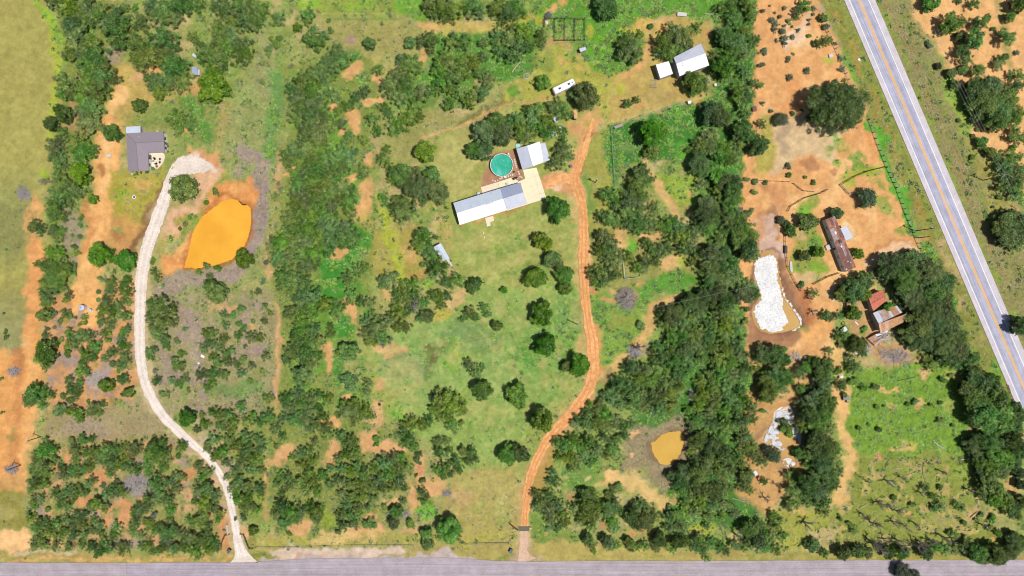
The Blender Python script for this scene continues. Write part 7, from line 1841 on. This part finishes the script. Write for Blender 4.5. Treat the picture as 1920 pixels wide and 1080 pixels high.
for k in (-1, 0, 1):
    o_ = Vector((0.95 * k, 0.3 * k, 0))
    lab = {-1: 'near', 0: 'middle', 1: 'outer'}[k]
    wire(far1 + o_, pB + o_, 0.8, lab + ' power wire strung over the grove across the highway')
    wire(pB + o_, far2 + o_, 0.8, lab + ' power wire running down from the pole across the highway')
wire(pD, U(590, 716, 7.5), 0.9, 'thin power wire crossing the meadow from the lawn pole')
wire(pD, U(1440, 530, 8.0), 0.9, 'thin power wire crossing the big wood from the lawn pole')
wire(pC, U(1010, 300, 3.6), 0.6, 'service wire from the fork pole to the garage', 10, 0.02)

# ------------------------------------------------------------------ fences
def mesh_of(mb, name, mat):
    o = mb.build(name, mat); me = o.data; bpy.data.objects.remove(o); return me
def fence(name, pts, label, cat, hgt=1.2, gap=3.0, rails=(0.5, 0.9, 1.15), rr_=0.03, pr=0.08, mat=None, rmat=None, railname='wire'):
    mat = mat or M['dark_wood']; rmat = rmat or M['steel']
    w_ = [U(a, b) for a, b in pts]; t = empty(name, w_[0]); tag(t, label, cat)
    mb = MB(); mb.tube((0, 0, -0.2), (0, 0, hgt), pr, pr * 0.9, 6); me = mesh_of(mb, 'post', mat)
    posts = []
    for a, b in zip(w_, w_[1:]):
        k = max(1, round((b - a).length / gap))
        for i in range(k): posts.append(a.lerp(b, i / k))
    posts.append(w_[-1])
    for q in posts:
        o = bpy.data.objects.new('post', me); C.objects.link(o); o.parent = t; o.location = q - w_[0]
        o.rotation_euler = (random.Random(q.x).uniform(-0.05, 0.05), random.Random(q.y).uniform(-0.05, 0.05), 0)
    for z in rails:
        mb = MB()
        for a, b in zip(w_, w_[1:]): mb.tube(a + Vector((0, 0, z)), b + Vector((0, 0, z)), rr_, None, 5)
        part(mb, railname, rmat, t)
fence('boundary_fence', [(1546, 50), (1566, 92), (1590, 150), (1608, 186)], 'wooden post fence along the highway above the big round oak', 'fence', 1.3, 2.2, (0.4, 0.8, 1.2), 0.03, 0.12, M['dark_wood'])
fence('boundary_fence', [(1628, 225), (1645, 272), (1662, 314), (1680, 352), (1698, 402), (1712, 436), (1724, 466)], 'wooden post fence along the highway beside the bare red ground', 'fence', 1.3, 2.0, (0.4, 0.8, 1.2), 0.035, 0.13, M['dark_wood'])
fence('corral_fence', [(1575, 347), (1600, 332), (1624, 322), (1661, 313)], 'dark rail fence running from the highway to the bare corral', 'fence', 1.3, 2.2, (0.45, 0.85, 1.25), 0.045, 0.09, M['dark_wood'], M['dark_wood'], 'rail')
fence('corral_fence', [(1575, 347), (1590, 364)], 'short rail fence at the corner above the round dark bush', 'fence', 1.3, 1.8, (0.45, 0.85, 1.25), 0.06, 0.1, M['grey_wood'], M['grey_wood'], 'rail')
fence('corral_fence', [(1386, 337), (1420, 339), (1478, 341)], 'overgrown rail fence across the red ground left of the white posts', 'fence', 1.2, 2.0, (0.5, 1.0), 0.06, 0.1, M['wood'], M['wood'], 'rail')
fence('corral_fence', [(1486, 344), (1504, 358), (1524, 360)], 'overgrown rail fence curving right of the white posts', 'fence', 1.2, 1.8, (0.5, 1.0), 0.06, 0.1, M['wood'], M['wood'], 'rail')
fence('corral_fence', [(1476, 396), (1480, 388), (1506, 372), (1536, 363), (1550, 356)], 'dark rail fence above the green yard of the mobile home', 'fence', 1.2, 1.6, (0.5, 1.0), 0.06, 0.1, M['dark_wood'], M['dark_wood'], 'rail')
fence('wire_fence', [(1146, 242), (1148, 280), (1151, 318), (1153, 350)], 'grey pipe fence down the left side of the green paddock', 'fence', 1.3, 3.0, (0.5, 1.2), 0.05, 0.07, M['steel'], M['steel'], 'rail')
fence('wire_fence', [(1146, 240), (1200, 220), (1262, 200), (1290, 194)], 'thin wire fence along the upper side of the green paddock', 'fence', 1.2, 4.0, (0.4, 0.8, 1.15), 0.02, 0.06, M['grey_wood'])
fence('pipe_corner', [(1168, 490), (1171, 523), (1197, 520)], 'pale pipe fence corner in the brush below the oaks', 'fence', 1.2, 3.0, (0.6, 1.15), 0.07, 0.07, M['grey_metal'], M['grey_metal'], 'rail')
fence('rail_pen', [(1020, 37), (1058, 36), (1096, 37), (1096, 76), (1040, 77)], 'dark pipe rails round the four green pens', 'pen', 1.5, 3.3, (0.5, 1.0, 1.45), 0.04, 0.07, M['dark_steel'], M['dark_steel'], 'rail')
for x0, lab in ((1040, 'first'), (1058.5, 'second'), (1077.5, 'third')):
    fence('pen_divider', [(x0, 37), (x0, 77)], f'dark pipe divider of the rail pens, {lab} from the white tub', 'fence', 1.5, 3.5, (0.5, 1.0, 1.45), 0.04, 0.07, M['dark_steel'], M['dark_steel'], 'rail')
fence('pen_divider', [(1020.5, 37), (1020.5, 52)], 'short end rail of the pens beside the white tub', 'fence', 1.5, 2.5, (0.5, 1.0, 1.45), 0.06, 0.09, M['dark_steel'], M['dark_steel'], 'rail')
fence('roadside_fence', [(480, 1026), (560, 1025), (660, 1022), (775, 1022)], 'wire fence along the county road below the thicket', 'fence', 1.1, 4.5, (0.4, 0.75, 1.05), 0.02, 0.07, M['dark_wood'])
fence('roadside_fence', [(875, 1019), (930, 1018), (954, 1018), (961, 1009)], 'wire fence along the county road left of the cattle guard', 'fence', 1.1, 3.0, (0.4, 0.75, 1.05), 0.03, 0.08, M['wood'])
fence('gateway_fence', [(416, 1021), (420, 1010), (424, 1002), (431, 1001)], 'dark rails flaring left at the foot of the gravel drive', 'fence', 1.2, 1.6, (0.5, 0.85, 1.15), 0.05, 0.09, M['dark_steel'], M['dark_steel'], 'rail')
fence('gateway_fence', [(452, 1000), (458, 1001), (463, 1014), (468, 1027), (475, 1027)], 'dark rails flaring right at the foot of the gravel drive', 'fence', 1.2, 1.6, (0.5, 0.85, 1.15), 0.05, 0.09, M['dark_steel'], M['dark_steel'], 'rail')
fence('yard_fence', [(1474, 416), (1471, 440), (1471, 465), (1476, 500), (1490, 530), (1500, 545)], 'old fence along the mud bank right of the white pond', 'fence', 1.2, 2.6, (0.5, 1.0), 0.05, 0.09, M['wood'], M['wood'], 'rail')
fence('yard_fence', [(1524, 533), (1548, 520), (1572, 512)], 'dark fence below the green yard of the mobile home', 'fence', 1.2, 2.0, (0.5, 1.0), 0.07, 0.1, M['dark_wood'], M['dark_wood'], 'rail')
fence('yard_fence', [(1584, 562), (1583, 590)], 'short dark fence left of the red roofed shed', 'fence', 1.4, 1.6, (0.4, 0.8, 1.2), 0.09, 0.1, M['dark_wood'], M['dark_wood'], 'rail')
fence('meadow_fence', [(1684, 714), (1700, 711), (1716, 707)], 'grey fence scrap lying across the green weed meadow', 'fence', 0.8, 2.0, (0.4, 0.7), 0.05, 0.07, M['grey_wood'], M['grey_wood'], 'rail')
def gate(pts, hgt, mat, label):
    a, b = U(*pts[0]), U(*pts[1]); t = empty('field_gate', a); tag(t, label, 'gate')
    for k in range(5):
        z = 0.25 + k * (hgt - 0.3) / 4; mb = MB(); mb.tube(a + Vector((0, 0, z)), b + Vector((0, 0, z)), 0.05, None, 6); part(mb, 'bar', mat, t)
    for s in (0, 0.33, 0.66, 1):
        mb = MB(); q = a.lerp(b, s); mb.tube(q + Vector((0, 0, 0.15)), q + Vector((0, 0, hgt)), 0.06, None, 6); part(mb, 'upright', mat, t)
gate([(971, 992.5), (954.4, 979.8)], 1.35, M['red_steel'], 'rust red field gate swung open left of the cattle guard')
gate([(429.2, 1000.5), (427.6, 983)], 1.3, M['grey_metal'], 'grey field gate swung open left of the gravel drive')
t = empty('cattle_guard', U(982, 991.5)); tag(t, 'green grey cattle guard of steel bars across the dirt drive', 'cattle guard')
for k in range(9):
    mb = MB(); a = U(972.5, 987.4 + k * 1.0); b = U(991.8, 987.2 + k * 1.0); a.z = b.z = 0.12; mb.tube(a, b, 0.055, None, 6); part(mb, 'bar', M['green_steel'], t)
mb = MB(); a, b = U(972, 986.6), U(972, 996); mb.box((a + b) / 2 + Vector((0, 0, 0.15)), (0.18, (a - b).length, 0.3)); a, b = U(992, 986.4), U(992, 995.6); mb.box((a + b) / 2 + Vector((0, 0, 0.15)), (0.18, (a - b).length, 0.3)); part(mb, 'curb', M['green_steel'], t)
slab(t, 'pit', [(972, 986.8), (992, 986.6), (992, 995.8), (972, 996)], 0.062, 0.1, flat('pit', (0.20, 0.19, 0.12), 0.9, 0.3, 3))
for (a, b, lab) in ((964, 991.5, 'white post left of the cattle guard'), (995.5, 988.5, 'white post right of the cattle guard')):
    q = U(a, b); mb = MB(); mb.tube(q, q + Vector((0, 0, 1.3)), 0.13, None, 10); mb.lathe([(0.17, 1.3), (0.17, 1.36)], q, 10); tag(mb.build('gate_post', M['white_wall'], None, q), lab + ' on the dirt drive', 'post')
def marker(px, py, hgt, label, mat=None):
    q = U(px, py); t = empty('roadside_sign', q); tag(t, label, 'sign'); mb = MB(); mb.tube((0, 0, 0), (0, 0, hgt), 0.04); mb.build('post', M['steel'], t); mb = MB(); mb.box((0, 0, hgt), (0.6, 0.05, 0.5)); mb.build('plate', mat or M['dark_steel'], t)
marker(484.5, 1051, 1.4, 'small dark roadside marker right of the gravel drive mouth')
marker(961, 1006, 1.8, 'dark sign board left of the cattle guard'); marker(963.5, 1000, 1.5, 'dark mailbox board above the sign left of the cattle guard')
t = empty('guard_rail', U(1888, 722)); tag(t, 'grey guard rail at the shoulder of the highway', 'guard rail')
GRL = [(1888.5, 722), (1893, 736), (1898.5, 749), (1905, 762), (1914, 782)]
w_ = [U(a, b) for a, b in GRL]
for a, b in zip(w_, w_[1:]):
    mb = MB(); d_ = (b - a); mb.box((a + b) / 2 + Vector((0, 0, 0.62)), (d_.length, 0.09, 0.34), math.atan2(d_.y, d_.x)); part(mb, 'rail', M['steel'], t)
    for s in (0, 0.5): mb = MB(); q = a.lerp(b, s); mb.box(q + Vector((0, 0, 0.3)), (0.12, 0.14, 0.75)); part(mb, 'post', M['dark_wood'], t)

# ------------------------------------------------------------------ brush heaps, logs and odds and ends
def sticks(name, px, py, rx, ry, hgt, n, label, cat, rot=0.0, mat=None, lmin=0.9, lmax=2.6, seed=1, rad=0.035):
    r = random.Random(seed); q0 = U(px, py); mb = MB(); c, s = math.cos(rot), math.sin(rot)
    rad *= 1.7; n = int(n * 0.7); hgt *= 1.25
    for _ in range(n):
        a = r.uniform(0, 6.283); d = math.sqrt(r.random()); x, y = d * math.cos(a), d * math.sin(a)
        z = hgt * (1 - d ** 1.6) * r.uniform(0.3, 1) + 0.06
        X, Y = x * rx * S, y * ry * S; X, Y = X * c - Y * s, X * s + Y * c
        l = r.uniform(lmin, lmax); t = r.uniform(0, 6.283) if r.random() < 0.6 else a + r.uniform(-0.5, 0.5)
        dv = Vector((math.cos(t), math.sin(t), r.uniform(-0.25, 0.35))).normalized() * l / 2; p_ = Vector((X, Y, z)); bend = p_ + Vector((r.uniform(-.15, .15), r.uniform(-.15, .15), r.uniform(0, .15)))
        rr2 = rad * r.uniform(0.6, 1.8)
        mb.tube(p_ - dv, bend, rr2, rr2 * 0.8, 4); mb.tube(bend, p_ + dv, rr2 * 0.8, rr2 * 0.4, 4)
    o = mb.build(name, mat or M['grey_wood']); o.location = q0
    return tag(o, label, cat)
M['twig'] = flat('dry_twig', (0.40, 0.355, 0.335), 0.9, 0.3, 3); M['twig2'] = flat('grey_twig', (0.34, 0.315, 0.32), 0.9, 0.3, 3)
sticks('brush_pile', 45, 362, 10, 13, 1.2, 190, 'round pile of grey brush standing alone in the far left field', 'brush pile', 0.3, M['twig2'], seed=2)
sticks('brush_pile', 255, 908, 24, 18, 1.0, 520, 'wide heap of grey sticks in the lower left thicket', 'brush pile', 0.4, M['twig'], seed=3)
sticks('brush_pile', 1173, 560, 19, 21, 2.8, 330, 'tall heap of grey sticks beside the dirt drive meadow', 'brush pile', 0.2, M['twig'], seed=4)
sticks('brush_pile', 27, 696, 11, 8, 0.6, 130, 'flat grey brush heap on the orange soil of the far left', 'brush pile', 0.3, M['twig2'], seed=5)
sticks('brush_pile', 23, 880, 11, 8, 0.7, 120, 'small brush heap at the foot of the far left pole', 'brush pile', 0.1, M['twig2'], seed=6)
sticks('brush_pile', 182, 712, 18, 16, 0.5, 260, 'pale twigs spread on the ground left of the gravel drive', 'brush pile', 0.6, M['pale_wood'], 0.6, 1.8, seed=7, rad=0.025)
sticks('brush_pile', 778, 573, 13, 10, 1.0, 160, 'grey dead brush tangled in the grove below the tin shed', 'brush pile', 0.2, M['twig2'], seed=8)
sticks('brush_pile', 838, 925, 8, 7, 0.5, 60, 'small grey brush heap in the lower meadow', 'brush pile', 0.2, M['twig2'], seed=9)
sticks('brush_pile', 758, 963, 9, 7, 0.7, 90, 'grey brush heap among trees near the county road', 'brush pile', 0.2, M['twig'], seed=10)
sticks('brush_pile', 1680, 668, 34, 14, 0.7, 150, 'grey branches strewn on the ground below the collapsed shed', 'brush pile', -0.35, M['twig'], 1.0, 4.0, seed=11, rad=0.03)
sticks('brush_pile', 1300, 742, 8, 12, 0.8, 120, 'pale rubbish and sticks in the heart of the big wood', 'brush pile', 0.4, M['pale_wood'], seed=12)
sticks('brush_pile', 1190, 660, 12, 10, 0.7, 80, 'fallen grey limbs on bare soil beside the wood', 'brush pile', 0.6, M['twig2'], 1.5, 4.0, seed=13, rad=0.06)
sticks('brush_pile', 1490, 668, 12, 8, 0.6, 70, 'pale sticks dumped below the mud bank of the white pond', 'brush pile', 0.2, M['pale_wood'], 0.8, 2.4, seed=14)
sticks('brush_pile', 1620, 655, 16, 10, 0.7, 110, 'tangle of boards and limbs left of the collapsed shed', 'brush pile', -0.5, M['pale_wood'], 1.0, 3.0, seed=15, rad=0.05)
sticks('brush_pile', 1385, 398, 8, 10, 0.8, 70, 'bare grey limbs at the edge of the dark belt', 'brush pile', 0.9, M['twig2'], 1.2, 3.2, seed=16, rad=0.05)
sticks('brush_pile', 1028, 29, 8, 5, 0.8, 60, 'grey twiggy heap above the rail pens', 'brush pile', 0.0, M['twig2'], seed=17)
sticks('brush_pile', 1320, 152, 12, 9, 0.6, 60, 'pale branches and scrap in weeds below the big barn', 'brush pile', 0.6, M['pale_wood'], 0.8, 2.2, seed=18)
r5 = random.Random(55)
def log(px, py, ln, ang, rad, label, mat='pale_wood', forks=2):
    q = U(px, py); mb = MB(); d = Vector((math.cos(ang), math.sin(ang), 0.0)); z = Vector((0, 0, rad + 0.05))
    mid = d * r5.uniform(-.1, .1) * ln + Vector((-d.y, d.x, 0)) * r5.uniform(-.08, .08) * ln
    mb.tube(-d * ln / 2 + z, mid + z, rad, rad * 0.8, 7); mb.tube(mid + z, d * ln / 2 + z, rad * 0.8, rad * 0.45, 7)
    for k in range(forks):
        s = mid.lerp(d * ln / 2, r5.uniform(0, 0.8)); a = ang + r5.choice((-1, 1)) * r5.uniform(0.4, 0.9)
        mb.tube(s + z, s + z + Vector((math.cos(a), math.sin(a), r5.uniform(0, .5))) * ln * r5.uniform(0.2, 0.35), rad * 0.5, rad * 0.2, 5)
    o = mb.build('fallen_log', M[mat]); o.location = q; tag(o, label, 'log')
for row in ((243, 378, 2.6, -0.5, 0.16, 'grey log on the grass below the white well ring', 'grey_wood', 0), (968, 126, 4.5, 0.9, 0.16, 'bleached log left of the thin metal ring'), (1760, 835, 4.2, -0.6, 0.14, 'bleached log at the top edge of the dead tree meadow'), (1811, 862, 3.6, -0.15, 0.15, 'bleached log against the dark trees of the lower corner'),
            (1585, 921, 2.2, -0.4, 0.15, 'short bleached log at the edge of the lower wood'), (1665, 866, 4.0, 1.1, 0.10, 'curved grey limb in the upper part of the dead tree meadow', 'grey_wood', 1), (1733, 890, 6.0, -1.35, 0.10, 'long grey limb standing out in mid dead tree meadow', 'grey_wood', 2), (1670, 903, 4.0, -0.9, 0.10, 'pale forked limb left of the middle of the dead tree meadow'), (1710, 888, 3.0, 0.3, 0.10, 'pale curved limb near the middle of the dead tree meadow'),
            (1826, 964, 3.4, 0.7, 0.12, 'brown log on bare soil in the lower right corner', 'wood', 0), (1683, 879, 3.6, 0.08, 0.08, 'thin bleached stick near the top of the dead tree meadow', 'pale_wood', 0), (1587, 950, 3.0, 0.2, 0.10, 'pale stick left in the dead tree meadow by the wood', 'pale_wood', 0), (1620, 948, 3.2, 0.5, 0.09, 'pale stick in the lower left of the dead tree meadow', 'pale_wood', 1),
            (1590, 652, 5.5, -1.4, 0.15, 'long bleached trunk standing out left of the collapsed shed'), (1589, 668, 3.0, -1.2, 0.16, 'bleached trunk end below the long trunk by the collapsed shed'), (1386, 937, 5.0, -0.25, 0.16, 'grey trunk lying at the lower end of the belt', 'grey_wood', 1), (1421, 345, 3.4, 0.1, 0.12, 'bleached trunk on the overgrown rail fence'), (1340, 25, 6.0, 0.08, 0.11, 'long white pipe lying in the green grass above the barn', 'pale_wood', 0),
            (1482, 873, 3.4, 1.25, 0.12, 'white plank sticking out of the small white rimmed pond', 'pale_wood', 0)):
    log(*row)
def scrap(name, px, py, sx, sy, sz, rz, mat, label, cat, lid=None):
    q = U(px, py); t = empty(name, q, rz); tag(t, label, cat)
    mb = MB(); mb.box((0, 0, sz / 2), (sx, sy, sz)); mb.build('body', M[mat], t)
    if lid: mb = MB(); mb.box((0.02, 0, sz + 0.03), (sx * 1.05, sy * 1.05, 0.06)); mb.build('top', M[lid], t)
for row in (('junk_crate', 1580, 618, 1.9, 1.4, 0.9, 0.6, 'dark_steel', 'dark framed crate with white panels in the yard bushes', 'crate', 'tin'), ('junk_fridge', 1604, 659, 1.4, 1.1, 0.8, 0.9, 'white_wall', 'white rounded box lying in the brush below the yard', 'box', 'tin'), ('white_plank', 1606, 606, 1.5, 0.35, 0.15, -0.8, 'white_wall', 'short white plank in the middle of the shed yard', 'plank', None),
            ('white_planks', 1600, 563, 2.4, 0.5, 0.25, -0.35, 'pale_wood', 'bleached planks lying left of the red roofed shed', 'planks', None), ('cyan_tub', 1576, 706, 1.3, 0.8, 0.5, 0.0, 'cyan_plastic', 'pale blue tub on the red track of the lower wood', 'tub', None), ('dark_crate', 1584, 745, 2.0, 1.5, 1.0, 0.1, 'dark_wood', 'dark open crate at the left edge of the weed meadow', 'crate', 'black'),
            ('pink_tank', 1588, 750, 0.8, 1.6, 0.9, 0.05, 'rust_grey', 'pinkish rusty tank beside the dark open crate', 'tank', None), ('white_drum', 1509, 670, 0.8, 0.8, 0.7, 0.2, 'white_wall', 'white drum among pale sticks below the mud bank', 'drum', None), ('tin_sheet', 1381, 551, 1.2, 1.2, 0.3, 0.3, 'tin', 'white tin box in the green belt left of the white pond', 'box', None), ('tin_sheet', 1312, 549, 0.9, 2.4, 0.2, -0.8, 'tin', 'pale sheet leaning in the weeds at the top of the big wood', 'sheet', None),
            ('rusty_drum', 1413, 205, 1.3, 1.6, 0.9, 0.1, 'rust_red', 'rusty open box at the edge of the bare red ground', 'box', 'rust_brown'), ('red_drum', 1422, 896, 0.8, 0.8, 0.9, 0.0, 'red_roof', 'red drum near the lower belt by the red soil', 'drum', None), ('white_sheet', 1416, 887, 1.2, 1.6, 0.2, 0.7, 'tin', 'white sheet above the red drum at the lower belt', 'sheet', None), ('white_block', 1470, 887, 0.8, 0.6, 0.5, 0.4, 'white_wall', 'small white block below the white rimmed pond', 'block', None),
            ('white_tub', 1025, 43.5, 0.9, 1.2, 0.5, 0.1, 'stone', 'white tub in the first green pen', 'tub', None), ('salt_block', 1091, 74.5, 0.4, 0.4, 0.35, 0.4, 'white_wall', 'small white block at the lower corner of the pens', 'block', None), ('tarp_stack', 1042, 225, 1.6, 1.9, 1.3, 0.6, 'tin', 'white covered stack under the trees by the tan shed', 'stack', 'tin'), ('tarp_stack', 1052, 245, 0.9, 3.0, 1.2, 0.2, 'tin', 'narrow white covered stack under the trees above the drive', 'stack', 'tin'), ('tarp_stack', 1038, 252, 1.6, 1.6, 1.2, 0.3, 'blue_metal', 'blue grey covered stack under the trees behind the garage', 'stack', 'blue_metal'),
            ('feed_trough', 1278, 28, 3.0, 1.2, 0.6, -0.1, 'pale_wood', 'pale board heap in the green grass above the barn', 'heap', 'stone'), ('white_bucket', 1102, 169, 0.5, 0.5, 0.5, 0.3, 'white_wall', 'white bucket on the tree edge below the camper', 'bucket', None), ('white_bucket', 1340.5, 160, 0.8, 0.8, 0.8, 0.3, 'white_wall', 'white bucket in the weeds right of the oak below the barn', 'bucket', None), ('dark_drum', 1070, 312, 0.9, 0.8, 0.9, 0.5, 'blue_plastic', 'blue drum on the grass right of the garage', 'drum', None),
            ('white_rag', 380, 668, 1.3, 0.8, 0.1, -0.5, 'white_wall', 'white sheet of scrap on the litter flat', 'scrap', None), ('white_rag', 372.5, 681, 0.7, 0.5, 0.1, 0.3, 'white_wall', 'smaller white scrap just left of the white sheet on the flat', 'scrap', None), ('grey_boulder', 206, 292.5, 1.6, 0.8, 0.5, 0.1, 'stone', 'pale boulder on the soil left of the shingled house', 'boulder', 'stone'), ('paper_scrap', 1611, 112, 0.7, 0.9, 0.05, 0.4, 'white_wall', 'white scrap of litter on the highway verge', 'scrap', None),
            ('wood_frame', 1159, 237.5, 2.8, 0.9, 0.8, 0.35, 'wood', 'brown wooden trough at the fence corner of the paddock', 'trough', 'grey_wood'), ('hay_frame', 1472, 468, 0.9, 2.6, 0.9, 0.0, 'dark_steel', 'dark trough on the mud bank by the old fence', 'trough', None), ('yellow_boards', 1483, 500, 0.8, 3.6, 0.3, 0.08, 'pale_wood', 'yellowish boards lined up beside the old mud bank fence', 'boards', None), ('cactus_stones', 1557, 105, 1.2, 1.2, 0.4, 0.3, 'white_wall', 'white stones by the highway fence above the big oak', 'stones', 'stone')):
    scrap(*row)
# tyres by the small pond
t0 = None
for k, (a, b, lab) in enumerate(((1523, 715, 'old grey tyre among trees below the red track'), (1524, 727, 'second grey tyre lying below the other by the red track'))):
    q = U(a, b); mb = MB(); n = 16
    for i in range(n):
        u0, u1 = 6.283 * i / n, 6.283 * (i + 1) / n
        mb.tube((0.6 * math.cos(u0), 0.6 * math.sin(u0), 0.25), (0.6 * math.cos(u1), 0.6 * math.sin(u1), 0.25), 0.22, None, 7)
    o = mb.build('tractor_tyre', M['twig2']); o.location = q; tag(o, lab, 'tyre')
# small dark cow-pat sized thing in the meadow is a calf trough: low dark tub
q = U(712, 758); mb = MB(); mb.lathe([(0.3, 0), (0.42, 0.4), (0.45, 0.42), (0.36, 0.36), (0.3, 0.1)], q, 14); tag(mb.build('dark_tub', M['black'], None, q), 'small dark tub on the tan patch of the lower meadow', 'tub')
q = U(738, 450); mb = MB(); mb.box(q + Vector((0, 0, 0.2)), (0.6, 1.4, 0.4), 0.4); tag(mb.build('rusty_box', M['rust_brown'], None, q), 'rusty brown box on the green lane left of the tin shed', 'box')

for o in list(C.objects):
    if o.parent is None and o.get('kind') == 'structure' and not o.get('label'):
        n = o.name.split('.')[0]
        o['label'] = {'road_crack': 'thin dark tar crack running along the road', 'wheel_rut': 'worn wheel rut along the unpaved drive', 'road_patch': 'darker resurfaced stretch of the county road', 'road_wash': 'pale worn spot on the county road'}.get(n, n.replace('_', ' ') + ' on the ground')
